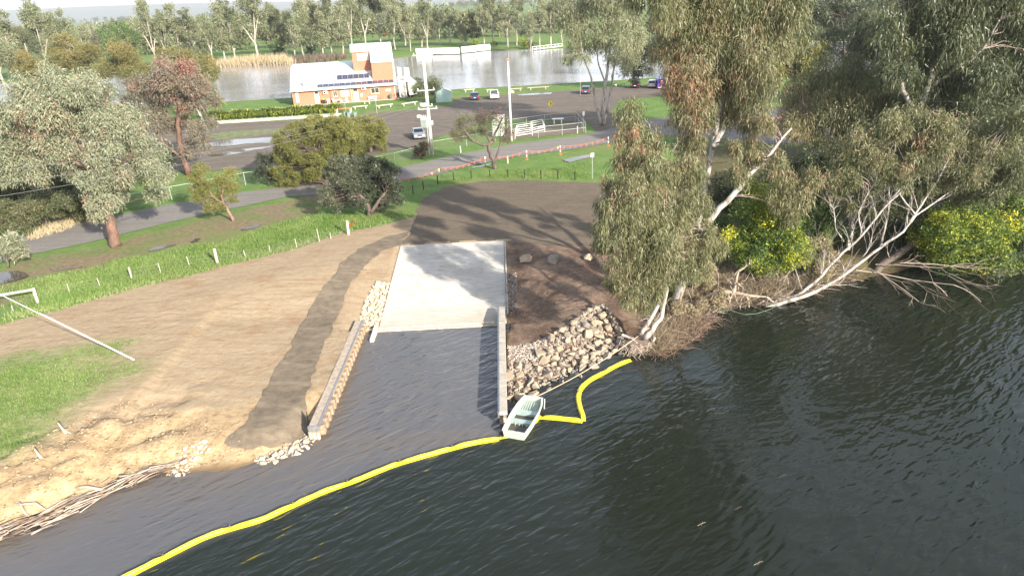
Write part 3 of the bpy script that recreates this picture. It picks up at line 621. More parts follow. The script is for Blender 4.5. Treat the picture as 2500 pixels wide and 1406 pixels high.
# ============================================================= THE PUNT
m_alu, nt, bs = newmat('pale_green_punt_paint'); v = pos(nt, obj=True)
c = ramp(nt, noise(nt, 2.5, 6, 0.65, v), [(0.3, (0.36, 0.41, 0.33)), (0.7, (0.50, 0.54, 0.45))]); c = mixc(nt, ramp(nt, noise(nt, 7, 6, 0.7, v), [(0.56, 0.0), (0.7, 0.6)]), c, (0.36, 0.33, 0.22))
nt.links.new(c, bs.inputs['Base Color']); bs.inputs['Roughness'].default_value = 0.5; bs.inputs['Metallic'].default_value = 0.1
m_seat = plain('blue_green_seat_paint', (0.36, 0.46, 0.44), 0.5, 0.1, var=0.12, scale=4, dirt=(0.3, 0.3, 0.2, 0.4))
A_ = at(1243, 1056, WZ+0.3); B_ = at(1292, 966, WZ+0.5); A_[2] = B_[2] = WZ
A_ += np.array([.24, -.12, 0]); B_ += np.array([.24, -.12, 0]); dv = B_-A_; LB = float(np.linalg.norm(dv)); ang = math.atan2(dv[1], dv[0])
bt = thing('punt', 'pale green flat bottomed punt moored at the wall end, water lying inside', 'boat', A_, ang)
hwf = lambda u: 0.60+0.10*math.sin(min(u/LB, 1)*math.pi)+(-0.10 if u > LB*0.8 else 0)*((u/LB-0.8)/0.2)
def sec(u, inset=0.0, dz=0.0):
    w = hwf(u)-inset; rise = 0.0 if u < LB*0.62 else (u/LB-0.62)/0.38*0.30
    zb = -0.09+rise+dz; zt = 0.40+(0.10 if u > LB*.75 else 0)*(u/LB-.75)/.25
    return [(u, -w, zt), (u, -w+0.08, zb), (u, w-0.08, zb), (u, w, zt)]
us = [0.0, LB*.12, LB*.25, LB*.4, LB*.55, LB*.68, LB*.8, LB*.9, LB]
mb = MB()
for side, (ins, dz) in enumerate(((0.0, 0.0), (0.035, 0.03))):
    secs = [sec(min(max(u, (0.04 if side else 0)), LB-(0.04 if side else 0)), ins, dz) for u in us]
    vs = [q for s_ in secs for q in s_]; fs = []
    for i in range(len(us)-1):
        for k in range(3): fs.append((i*4+k, i*4+k+1, (i+1)*4+k+1, (i+1)*4+k))
    fs += [(0, 1, 2, 3), tuple((len(us)-1)*4+k for k in (3, 2, 1, 0))]
    mb.add(vs, fs)
mb.build('hull', m_alu, bt)
mb = MB()
for sgn in (-1, 1):
    for i in range(len(us)-1):
        a = sec(us[i])[0 if sgn < 0 else 3]; b = sec(us[i+1])[0 if sgn < 0 else 3]; mb.bar((a[0], a[1], a[2]+.02), (b[0], b[1], b[2]+.02), 0.085, 0.035)
for u in (0.02, LB-0.02):
    q = sec(u); mb.bar((q[0][0], q[0][1], q[0][2]+.02), (q[3][0], q[3][1], q[3][2]+.02), 0.05, 0.035)
mb.build('gunwale', plain('pale_gunwale', (0.66, 0.68, 0.60), 0.45, 0.2, var=0.1, scale=5, dirt=(0.35, 0.3, 0.2, 0.4)), bt)
for u, w_ in ((0.18, 0.34), (LB*.40, 0.30), (LB*.66, 0.34)):
    MB().box((u, 0, 0.20), (w_, 2*hwf(u)-0.16, 0.04)).box((u+(-w_/2+.02), 0, 0.08), (0.03, 2*hwf(u)-.2, 0.22)).build('seat', m_seat, bt)
for k in range(7):
    MB().bar((LB*.74, -0.42+k*.14, 0.10), (LB*.965, -0.34+k*.115, 0.30), 0.025, 0.03).build('floor_rib', m_seat, bt)
mb = MB(); mb.add([(0.06, -0.54, 0.07), (LB*.66, -0.62, 0.07), (LB*.66, 0.62, 0.07), (0.06, 0.54, 0.07)], [(0, 1, 2, 3)]); mb.build('bilge_water', m_pud, bt)
MB().bar((0.10, -0.5, 0.36), (0.34, -0.1, 0.22), 0.03, 0.03).bar((0.10, 0.5, 0.36), (0.34, 0.15, 0.22), 0.03, 0.03).build('transom_brace', m_alu, bt)
for k in range(4):
    MB().bar((LB*.40-.17, -0.35+k*.2+(0.07 if k % 2 else 0), 0.2), (LB*.40-.3, -0.30+k*.2, 0.08), 0.025, 0.02).build('hook', m_alu, bt)
MB().tube([(LB+0.02, -0.62, .45), (LB-0.35, -0.70, 0.05)], 0.03, 6).build('side_pole', m_alu, bt)
hm_ = True
cu = bpy.data.curves.new('hull_mark', 'FONT'); cu.body = '1111'; cu.size = 0.13; cu.extrude = 0.003; mk = bpy.data.objects.new('hull_mark', cu); link(mk, bt)
mk.location = (-0.012, 0.16, 0.16); mk.rotation_euler = (math.radians(90), 0, math.radians(-90)); cu.materials.append(plain('mark_white', (0.75, 0.75, 0.7), 0.5))
bpy.context.view_layer.update(); dg = bpy.context.evaluated_depsgraph_get(); me = bpy.data.meshes.new_from_object(mk.evaluated_get(dg)); mk2 = bpy.data.objects.new('lettering', me); link(mk2, bt)
mk2.location = mk.location; mk2.rotation_euler = mk.rotation_euler; bpy.data.objects.remove(mk)
# mooring line to the tree foot
pa = np.array(bt.matrix_basis @ Vector((LB-0.02, 0.2, 0.47))) if False else None
hs = Matrix.Rotation(ang, 3, 'Z') @ Vector((LB, -0.1, 0.5)); a = Vector(A_)+hs; b = Vector(at(1585, 800, -0.5))
pts = [a.lerp(b, t/24)+Vector((0, 0, -0.3*4*(t/24)*(1-t/24))) for t in range(25)]
ro = MB().tube(pts, 0.022, 5).build('mooring_rope', plain('tan_rope', (0.55, 0.40, 0.27), 0.8)); tag(ro, 'tan mooring rope from the punt to the white gum at the bank', 'rope')
# ============================================================= YELLOW CONTAINMENT BOOM
m_yel, nt, bs = newmat('yellow_pvc'); v = pos(nt)
c = ramp(nt, noise(nt, 1.6, 6, 0.7, v), [(0.3, (0.72, 0.60, 0.015)), (0.7, (0.86, 0.75, 0.04))]); c = mixc(nt, ramp(nt, noise(nt, 5, 6, 0.7, v), [(0.6, 0.0), (0.72, 0.5)]), c, (0.35, 0.25, 0.04))
nt.links.new(c, bs.inputs['Base Color']); bs.inputs['Roughness'].default_value = 0.38; bump(nt, bs, noise(nt, 3.0, 3, 0.6, pos(nt)), 0.7, 0.05)
m_conn = plain('boom_connector', (.30, .26, .08), .5)
bo = thing('containment_boom', 'long bright yellow floating silt boom curving across the river past the punt', 'boom', BOOM[0])
bp = [Vector((p[0], p[1], WZ-(0.32 if i_ in (12,) else 0.0))) for i_, p in enumerate(BOOM)]; bp[0] = bp[0]+(bp[0]-bp[1])*1.0
# resample smoothly, then cut into float sections
def resample(pts, st):
    out = [pts[0]]; acc = 0
    for i in range(len(pts)-1):
        a, b = pts[i], pts[i+1]; L = (b-a).length; n = max(1, round(L/st))
        out += [a.lerp(b, (j+1)/n) for j in range(n)]
    return out
sm = resample(bp, 0.35)
for _ in range(2): sm = [sm[0]]+[sm[i] if any((sm[i]-bp[k]).length < 0.05 for k in (14, 16, 17)) else sm[i-1]*.25+sm[i]*.5+sm[i+1]*.25 for i in range(1, len(sm)-1)]+[sm[-1]]
seg = 8; r = random.Random(4)
for i in range(0, len(sm)-1, seg):
    pp = sm[i:i+seg+1]; R_ = 0.105+r.uniform(-.01, .012)
    if len(pp) < 2: continue
    rad = [R_*(0.5 if j in (0, len(pp)-1) else 1.0)*(1+0.10*math.sin(j*1.9+i)) for j in range(len(pp))]
    MB(BOOM[0]).tube([q+Vector((0, 0, 0.045)) for q in pp], rad, 10).build('float_section', m_yel, bo, smooth=True)
    MB(BOOM[0]).box(pp[0]+Vector((0, 0, .06)), (.05, .16, .14), math.atan2((pp[1]-pp[0]).y, (pp[1]-pp[0]).x)).build('connector', m_conn, bo)
    d = (pp[-1]-pp[0]).normalized(); s_ = Vector((d.y, -d.x, 0)); mb = MB(BOOM[0])
    for a, b in zip(pp[:-1], pp[1:]): mb.bar(a+s_*0.10+Vector((0, 0, 0.012)), b+s_*0.10+Vector((0, 0, 0.012)), 0.16, 0.02)
    mb.build('skirt', m_yel, bo)
# ============================================================= FENCES, POSTS, BUNTING
m_post = plain('grey_split_timber', (0.47, 0.43, 0.36), 0.85, var=0.2, scale=5, bmp=0.2)
m_white = plain('white_paint', (0.78, 0.77, 0.74), 0.5, var=0.06)
m_wire = plain('galvanised_wire', (0.16, 0.16, 0.15), 0.8, 0.0)
m_black = plain('black_plastic', (0.02, 0.02, 0.022), 0.5)
m_orange = plain('orange_plastic', (0.75, 0.10, 0.03), 0.5, var=0.1)
m_gsteel = plain('steel_pipe', (0.50, 0.51, 0.50), 0.45, 0.55, var=0.1)
FP = [(34, 742+20, 0.5, 's'), (93, 740, 0.9, 't'), (170, 715, 0.75, 's'), (245, 701, 0.75, 's'), (322, 681, 1.0, 'm'), (393, 668, 0.9, 's'), (463, 651, 0.9, 's'), (531, 643, 1.3, 'b'), (780, 590, 1.2, 's'), (808, 583, 0.6, 's'), (851, 573, 1.35, 'b'), (660, 618, 0.7, 's'), (600, 630, 0.7, 's'), (725, 604, 0.8, 's')]
FP.sort()
base = atG(531, 643)
wf = thing('wire_fence', 'farm wire fence of timber posts and thin droppers along the bare earth', 'fence', base)
tops = []
for x, y, h, k in FP:
    p = atG(x, y); r_ = {'s': 0.03, 'm': 0.07, 't': 0.09, 'b': 0.12}[k]; ln = rnd.uniform(-.06, .06)
    MB(base).tube([(p[0], p[1], p[2]-.1), (p[0]+ln, p[1], p[2]+h)], [r_, r_*.9], 8).build('post', m_post if k != 's' else plain('dropper', (0.52, 0.50, 0.42), .8) if x == 34 else m_post, wf)
    tops.append((p, min(h, 0.95)))
for f in (0.3, 0.6, 0.92):
    for a, b in zip(tops[:-1], tops[1:]):
        MB(base).tube([(a[0][0], a[0][1], a[0][2]+a[1]*f), ((a[0][0]+b[0][0])/2, (a[0][1]+b[0][1])/2, (a[0][2]+b[0][2])/2+0.5*(a[1]+b[1])*f-0.04), (b[0][0], b[0][1], b[0][2]+b[1]*f)], 0.006, 3).build('wire', m_wire, wf)
# rail strainer at the left edge
p1 = atG(93, 738); p0 = atG(-110, 772)
rg = thing('rail_fence', 'low pale timber rail on posts at the left edge above the stay wire', 'fence', p1)
for p in (p1, p0): MB(p1).tube([(p[0], p[1], p[2]-.1), (p[0], p[1], p[2]+1.15)], 0.1, 8).build('post', m_post, rg)
MB(p1).bar((p0[0], p0[1], p0[2]+1.0), (p1[0], p1[1], p1[2]+1.05), 0.1, 0.13).build('rail', m_post, rg)
# stay wire to a ground anchor (pole out of the frame on the left)
a = atG(328, 878); b = atY(-40, 698, a[1]-3.0)
b2 = np.array(a)+(np.array(b)-a)*2.2; b2[2] = a[2]+(b[2]-a[2])*2.2
sw = thing('stay_wire', 'taut white stay wire slanting down to its anchor in the bare earth at left', 'wire', a)
MB(a).tube([a+np.array([0, 0, -.05]), b2], 0.018, 5).build('cable', m_white, sw); MB(a).tube([a+(b2-a)*0.0, a+(b2-a)*0.30], 0.035, 6).build('guard_sleeve', m_white, sw)
# black bollards round the turning area
BX = [(1009, 474, 'beside the dark tree, lowest of the row'), (1034, 464, 'second of the row from the dark tree'), (1069, 450, 'third of the row from the dark tree'), (1108, 441, 'fourth of the row from the dark tree'), (1151, 437, 'left of the twisted tree trunk'), (1196, 434, 'right below the twisted tree'), (1240, 434, 'in the middle of the row, just right of the twisted tree'), (1281, 435, 'behind the gravel circle, eighth of the row'), (1321, 437, 'behind the gravel circle, third from the gum leaves'), (1362, 438, 'behind the gravel circle, second from the gum leaves'), (1404, 440, 'at the end of the row by the gum leaves')]
for x, y, w in BX:
    p = atG(x, y); r_ = 0.065
    t = thing('bollard', 'short black bollard '+w, 'bollard', p, 0, 'black bollards round the gravel circle')
    MB(p).tube([(p[0], p[1], p[2]-.1), (p[0], p[1], p[2]+0.98)], r_, 8).build('post', m_black, t); MB(p).tube([(p[0], p[1], p[2]+.98), (p[0], p[1], p[2]+1.03)], [r_*1.15, r_*.7], 8).build('cap', m_black, t)
# orange and white delineator posts on feet
ORG = [(1185, 406, 1.0), (1286, 390, 1.0), (1368, 378, 1.0), (1485, 356, 1.0)]
for i, (x, y, h) in enumerate(ORG):
    p = atG(x, y); t = thing('safety_post', 'orange traffic post with white bands holding up the flags, ' + ['by the twisted tree', 'second from the twisted tree', 'beside the white puddle', 'against the gum leaves'][i], 'safety post', p, 0, 'orange safety posts along the road')
    MB(p).tube([(p[0], p[1], p[2]), (p[0], p[1], p[2]+.08)], [0.22, 0.16], 10).build('foot', m_orange, t)
    for k in range(4): MB(p).tube([(p[0], p[1], p[2]+.08+k*.28), (p[0], p[1], p[2]+.08+(k+1)*.28)], 0.06, 8).build('band', m_orange if k % 2 == 0 else m_white, t)
p = atG(1078, 434); tt = MB(p).tube([p, p+np.array([0, 0, 1.25])], 0.025, 6).build('star_picket', m_black); tag(tt, 'thin dark picket holding the flags at the left bend of the road', 'picket'); tt.location = p
def bunting(label, px, hs, n, seed, last=None):
    pts = [Vector(atG(x, y))+Vector((0, 0, h)) for (x, y), h in zip(px, hs)]
    t = thing('bunting', label, 'bunting', pts[0]); line = []
    for a, b in zip(pts[:-1], pts[1:]):
        L = (b-a).length; k = max(3, int(L/0.9))
        for j in range(k): u = j/k; line.append(a.lerp(b, u)+Vector((0, 0, -0.35*4*u*(1-u))))
    line.append(pts[-1]); MB(pts[0]).tube(line, 0.012, 3).build('cord', m_orange, t)
    L = sum((line[i+1]-line[i]).length for i in range(len(line)-1)); d = 0.3; r = random.Random(seed)
    for i in range(len(line)-1):
        s = (line[i+1]-line[i]); 
        while d < s.length:
            q = line[i]+s.normalized()*d; e = s.normalized()*0.13; tw = Vector((r.uniform(-.08, .08), r.uniform(-.08, .08), -0.32)); nrm = Vector((-e.y, e.x, 0)).normalized()*0.006
            mb = MB(pts[0]); A3 = [q-e, q+e, q+tw]; mb.add([v_+nrm for v_ in A3]+[v_-nrm for v_ in A3], [(0, 1, 2), (5, 4, 3), (0, 3, 4, 1), (1, 4, 5, 2), (2, 5, 3, 0)]); mb.build('flag', m_orange if r.random() < .9 else m_yel, t); d += 0.95
        d -= s.length
bunting('string of small orange safety flags along the near road edge', [(975, 450), (1078, 434), (1185, 406), (1286, 390), (1368, 378), (1485, 356)], [0.6, 1.15, 1.15, 1.15, 1.15, 1.15], 0, 1)
bunting('string of orange safety flags behind the tall gum at the asphalt', [(1630, 352), (1780, 320), (1880, 306), (1960, 290)], [1.1, 1.1, 1.1, 1.3], 0, 2)
bunting('limp orange safety tape between fence post and the dark tree', [(851, 573), (872, 545)], [1.2, 0.5], 0, 3)
for x, y, h, lb in [(1240, 399, 0.9, 'white guide post at the road edge right of the twisted tree'), (1125, 373, 0.9, 'white guide post on the far road edge left of the twisted tree'), (1410, 326, 1.1, 'white guide post at the corner of the pipe rail pen')]:
    p = atG(x, y); o = MB(p).box((p[0], p[1], p[2]+h/2), (0.1, 0.04, h)).build('guide_post', m_white); o.location = p; tag(o, lb, 'guide post')
# signs
def sign(px, py, ph, lb, board, mat, shape='rect', pole=m_gsteel, cat='sign'):
    p = atG(px, py); sc = depth(p)/FPX; H_ = ph*sc/0.97; t = thing('road_sign', lb, cat, p)
    MB(p).tube([(p[0], p[1], p[2]-.1), (p[0], p[1], p[2]+H_)], 0.035, 6).build('pole', pole, t)
    w, h = board; zc = p[2]+H_-h/2
    if shape == 'rect': MB(p).box((p[0], p[1]-.06, zc), (w, 0.02, h)).build('board', mat, t)
    else:
        q = [(0, h/2), (w/2, 0), (0, -h/2), (-w/2, 0)]; MB(p).prism(q, lambda u, v: (p[0]+u, p[1]-.07, zc+v), lambda u, v: (p[0]+u, p[1]-.05, zc+v)).build('board', mat, t)
    return t, p, zc
t, p, zc = sign(1345, 292, 44, 'yellow diamond warning sign on a steel pole beyond the pipe rail pen', (0.95, 1.15), plain('sign_yellow', (0.85, 0.62, 0.02), 0.4), 'diamond')
MB(p).box((p[0], p[1]-.085, zc), (0.09, 0.01, 0.42)).box((p[0]+.1, p[1]-.085, zc+.12), (0.22, 0.01, 0.08)).build('arrow_mark', m_black, t)
sign(1425, 323, 48, 'small white sign on a pole at the end of the pipe rail pen', (0.32, 0.62), m_white)
sign(1446, 437, 62, 'slim grey sign pole standing beside the white puddle', (0.42, 0.5), m_gsteel)
sign(1880, 372, 64, 'white sign on a pole on the asphalt behind the leaning gum', (0.36, 0.6), m_white)
sign(1252, 228, 5, 'tiny pale plaque on the grass at the lake edge', (0.5, 0.4), m_white)
sign(921, 280, 36, 'thin signpost in the lawn in front of the brick clubhouse doors', (0.5, 0.35), m_gsteel)
sign(844, 272, 26, 'thin pole between the strappy shrubs and the clubhouse chairs', (0.3, 0.2), m_gsteel)
sign(1400, 200+6, 30, 'thin pole at the lake edge left of the dark estate car', (0.15, 0.15), m_gsteel)
sign(1417, 233, 58, 'slim dark lamp pole left of the tall three stemmed gum', (0.25, 0.12), m_gsteel)
# chain link / pipe fences
def pipefence(label, px, h, n, mesh=True, rail=0.02, name='pipe_fence', rails=(1.0,)):
    P = [atG(x, y) for x, y in px]; t = thing(name, label, 'fence', P[0])
    for a, b in zip(P[:-1], P[1:]):
        k = max(1, int(np.linalg.norm((b-a)[:2])/n))
        for j in range(k+1):
            if j == k and b is not P[-1]: continue
            q = a+(b-a)*j/k; MB(P[0]).tube([(q[0], q[1], gz(q[0], q[1])-.05), (q[0], q[1], gz(q[0], q[1])+h)], 0.035, 6).build('post', m_gsteel, t)
        for f in rails: MB(P[0]).bar((a[0], a[1], a[2]+h*f), (b[0], b[1], b[2]+h*f), rail*2, rail*2).build('rail', m_gsteel, t)
        if mesh:
            L = float(np.linalg.norm((b-a)[:2])); mb = MB(P[0]); s = 0.22; m = int(L/s)
            for j in range(m):
                for sg in (0, 1):
                    u0 = a+(b-a)*(j/m); u1 = a+(b-a)*(min(j+h/s*0.5, m)/m)
                    z0, z1 = (0.05, h) if sg == 0 else (h, 0.05); mb.bar((u0[0], u0[1], u0[2]+z0), (u1[0], u1[1], u1[2]+z1), 0.008, 0.008)
            o = mb.build('chain_mesh', m_wire, t); o['kind'] = 'stuff'
    return t
pipefence('wire mesh fence on steel posts beyond the road, between power pole and hedge tree', [(905, 415), (965, 402), (1012, 389), (1058, 372), (1140, 358), (1210, 345)], 1.5, 4.2)
pipefence('wire mesh fence with steel posts beyond the road behind the ironbark', [(150, 545), (300, 512), (420, 488), (475, 478), (600, 452), (680, 440)], 1.5, 5.0)
pipefence('tall mesh pen fence around the small square of gravel by the pale cabinet', [(1165, 318), (1255, 343), (1430, 325), (1405, 297), (1330, 305), (1240, 318)], 1.6, 3.0, rails=(1.0, 0.5))
for i, (px, lb) in enumerate([([(1258, 340), (1300, 333), (1300, 318), (1262, 324)], 'low white pipe stock rails in the near left corner of the pen'), ([(1300, 330), (1330, 324), (1325, 308), (1297, 314)], 'low white pipe stock rails in the middle of the pen')]):
    P = [atG(x, y) for x, y in px]; t = thing('pipe_rails', lb, 'rails', P[0])
    for a, b in zip(P, P[1:]+P[:1]):
        MB(P[0]).tube([a, a+np.array([0, 0, 1.1])], 0.045, 6).build('post', m_white, t)
        for f in (0.45, 0.8, 1.08): MB(P[0]).bar(a+np.array([0, 0, f]), b+np.array([0, 0, f]), 0.06, 0.06).build('rail', m_white, t)
PEN = G([(1165, 316), (1255, 342), (1428, 324), (1405, 299), (1330, 306), (1240, 318)]); sheet('pen_gravel', PEN, Over(0.06), m_path, step=1.5, jit=0.1, seed=44)
p = atG(1218, 332); cb = thing('cabinet', 'pale green utility cabinet among the twisted tree branches', 'cabinet', p)
m_cab = plain('pale_green_enamel', (0.50, 0.56, 0.48), 0.5, var=0.06); MB(p).box((p[0], p[1], p[2]+1.5), (1.9, 1.3, 2.9)).build('body', m_cab, cb, bevel=0.03); MB(p).box((p[0], p[1], p[2]+3.0), (2.05, 1.45, 0.12)).build('lid', m_white, cb)
for s in (-.48, .48): MB(p).box((p[0]+s, p[1]-.67, p[2]+1.5), (0.86, 0.04, 2.6)).build('door', m_cab, cb)
p = atG(1362, 303); tb = thing('picnic_table', 'small white slab table beyond the mesh pen', 'table', p); MB(p).box((p[0], p[1], p[2]+.85), (1.9, 0.9, 0.1)).build('top', m_white, tb)
for s in (-.6, .6): MB(p).box((p[0]+s, p[1], p[2]+.4), (0.15, 0.5, 0.8)).build('leg', m_white, tb)
# low log barriers on the clubhouse lawn
for (x0, y0, x1, y1, lb) in [(862, 268, 899, 265, 'low timber barrier rail on the lawn nearest the shrubs'), (920, 266, 960, 261, 'low timber barrier rail in the middle of the clubhouse lawn'), (981, 261, 1019, 255, 'low timber barrier rail on the lawn toward the power pole'), (888, 254.5, 905, 254, 'short timber rail close to the clubhouse slab'), (1133, 226, 1160, 224, 'timber barrier rail behind the parked cars by the lake, left one'), (1188, 226, 1205, 225, 'timber barrier rail between the two cars by the lake'), (1245, 224, 1275, 222, 'dark barrier rail on the lake lawn right of the ute'), (1288, 221, 1340, 218, 'long dark barrier rail on the lake lawn'), (1500, 214, 1530, 211, 'timber barrier rail behind the three stemmed gum')]:
    a, b = atG(x0, y0), atG(x1, y1); t = thing('barrier_rail', lb, 'barrier', a, 0, 'low barrier rails'); dk = 'dark' in lb; m_ = m_timb if dk else m_post
    MB(a).bar(a+np.array([0, 0, .55]), b+np.array([0, 0, .55]), 0.16, 0.16).build('rail', m_, t)
    for f in (0.15, 0.85): q = a+(b-a)*f; MB(a).box((q[0], q[1], q[2]+.25), (0.2, 0.2, 0.55)).build('post', m_, t)
# ============================================================= POLES
def pole_parts(): pass
m_cpole = plain('pale_concrete_pole', (0.55, 0.53, 0.48), 0.8, var=0.12, scale=2)
m_insul = plain('white_porcelain', (0.8, 0.8, 0.78), 0.25)
pb = atG(1055, 379); sc = depth(pb)/FPX
PH = 0
for h in np.arange(8, 18, 0.05):
    v = np.array([pb[0], pb[1], pb[2]+h])-np.array([0, 0, CAMZ]); w = v@FW; yy = 703-FPX*(v@UP)/w
    if yy < 131: PH = float(h); break
PH = PH or 13.0
pt = thing('power_pole', 'stout pale power pole with transformer and crossarms beside the road', 'power pole', pb)
MB(pb).tube([(pb[0], pb[1], pb[2]-.3), (pb[0], pb[1], pb[2]+PH*.5), (pb[0], pb[1], pb[2]+PH)], [0.28, 0.23, 0.17], 14).build('shaft', m_cpole, pt, smooth=True)
def arm(z, w, ang=0.0, off=0.3, insul=3, mt=m_gsteel):
    d = np.array([math.cos(ang), math.sin(ang), 0]); c = np.array([pb[0], pb[1]-off, pb[2]+z])
    a = MB(pb).bar(c-d*w/2, c+d*w/2, 0.1, 0.12).build('crossarm', mt, pt)
    for k in range(insul):
        q = c-d*w/2*0.9+d*w*0.9*k/max(1, insul-1); MB(pb).tube([q+np.array([0, 0, .05]), q+np.array([0, 0, .3])], [0.07, 0.045], 8).build('insulator', m_insul, a)
    return c, d
ztop = PH
c1, d1 = arm(PH-0.25, 2.6, 0.2, 0.25, 3)
arm(PH*0.65, 2.3, 0.1, 0.35, 3); c3, d3 = arm(PH*0.47, 2.6, 0.12, 0.35, 2)
arm(PH*0.50, 1.4, 0.12, 0.6, 2)
for k in (-1, 0, 1):
    q = np.array([pb[0]-0.35+k*.42, pb[1]-.5, pb[2]+PH*.515]); MB(pb).tube([q+np.array([0, 0, -.15]), q+np.array([0, 0, .2])], [0.17, 0.2], 10).build('fuse_bell', m_insul, pt)
tc = np.array([pb[0]-.62, pb[1]-.35, pb[2]+PH*.335]); m_tx = plain('transformer_grey_green', (0.46, 0.52, 0.48), 0.5, 0.2, var=0.08)
tx = MB(pb).box(tc, (0.85, 0.75, 1.25)).build('transformer', m_tx, pt, bevel=0.02)
for k in range(8): MB(pb).box((tc[0]-.36+k*.103, tc[1]-.43, tc[2]-.03), (0.035, 0.13, 1.05)).build('fin', m_tx, tx)
for k in range(3): MB(pb).tube([(tc[0]-.25+k*.25, tc[1], tc[2]+.62), (tc[0]-.25+k*.25, tc[1], tc[2]+1.0)], [0.08, 0.04], 8).build('bushing', m_insul, tx)
MB(pb).tube([(pb[0]-.34, pb[1]-.2, pb[2]), (pb[0]-.30, pb[1]-.18, pb[2]+PH*.29)], 0.06, 6).build('conduit', m_gsteel, pt)
MB(pb).box((pb[0]-1.25, pb[1]-.3, pb[2]+PH*.40), (0.45, 0.4, 0.35)).tube([(pb[0]-1.1, pb[1]-.3, pb[2]+PH*.4), (pb[0]-.2, pb[1]-.2, pb[2]+PH*.37)], 0.05, 6).build('floodlight', m_insul, pt)
MB(pb).box((pb[0]+.42, pb[1]-.1, pb[2]+PH*.33), (0.22, 0.3, 0.5)).build('meter_box', m_insul, pt)
# wires going left
for i, (zf, px, py, lb) in enumerate([(0.55, -200, 436, 'thin overhead wire from the power pole across the ironbark crown, highest'), (0.53, -200, 476, 'thin overhead wire from the power pole across the ironbark crown, middle one'), (0.51, -200, 510, 'thin overhead wire from the power pole across the ironbark crown, lowest')]):
    a = Vector((pb[0]-.6+i*.4, pb[1]-.4, pb[2]+PH*zf)); b = Vector(atY(px, py, 47.0)); pts = [a.lerp(b, t/30)+Vector((0, 0, -0.9*4*(t/30)*(1-t/30))) for t in range(31)]
    o = MB(a).tube(pts, 0.016, 4).build('overhead_wire', m_wire); o.location = a; tag(o, lb, 'wire')
# lamp pole
lp_ = atG(1249, 345); LH = 0
for h in np.arange(6, 20, 0.05):
    v = np.array([lp_[0], lp_[1], lp_[2]+h])-np.array([0, 0, CAMZ]); w = v@FW
    if 703-FPX*(v@UP)/w < 150: LH = float(h); break
t = thing('lamp_pole', 'tall slender white lamp pole with a small red topped head beside the pen', 'lamp pole', lp_)
MB(lp_).tube([(lp_[0], lp_[1], lp_[2]), (lp_[0], lp_[1], lp_[2]+LH)], [0.17, 0.11], 12).build('shaft', m_white, t, smooth=True); MB(lp_).box((lp_[0], lp_[1], lp_[2]+LH+.15), (0.35, 0.3, 0.35)).build('lamp_head', plain('rusty_red', (0.45, 0.18, 0.13), .6), t, bevel=.03)
# far goal-like pole and field poles
for x, yb_, yt, lb in [(1557, 76, 16, 'distant white power pole with crossarm against the green field')]:
    p = at(x, yb_, 2.0); sc = depth(p)/FPX; H_ = (yb_-yt)*sc; t = thing('power_pole', lb, 'power pole', p); MB(p).tube([p, p+np.array([0, 0, H_])], .35, 6).build('shaft', m_white, t); MB(p).bar(p+np.array([-2.6, 0, H_*.96]), p+np.array([2.6, 0, H_*.96]), .35, .35).build('crossarm', m_white, t)
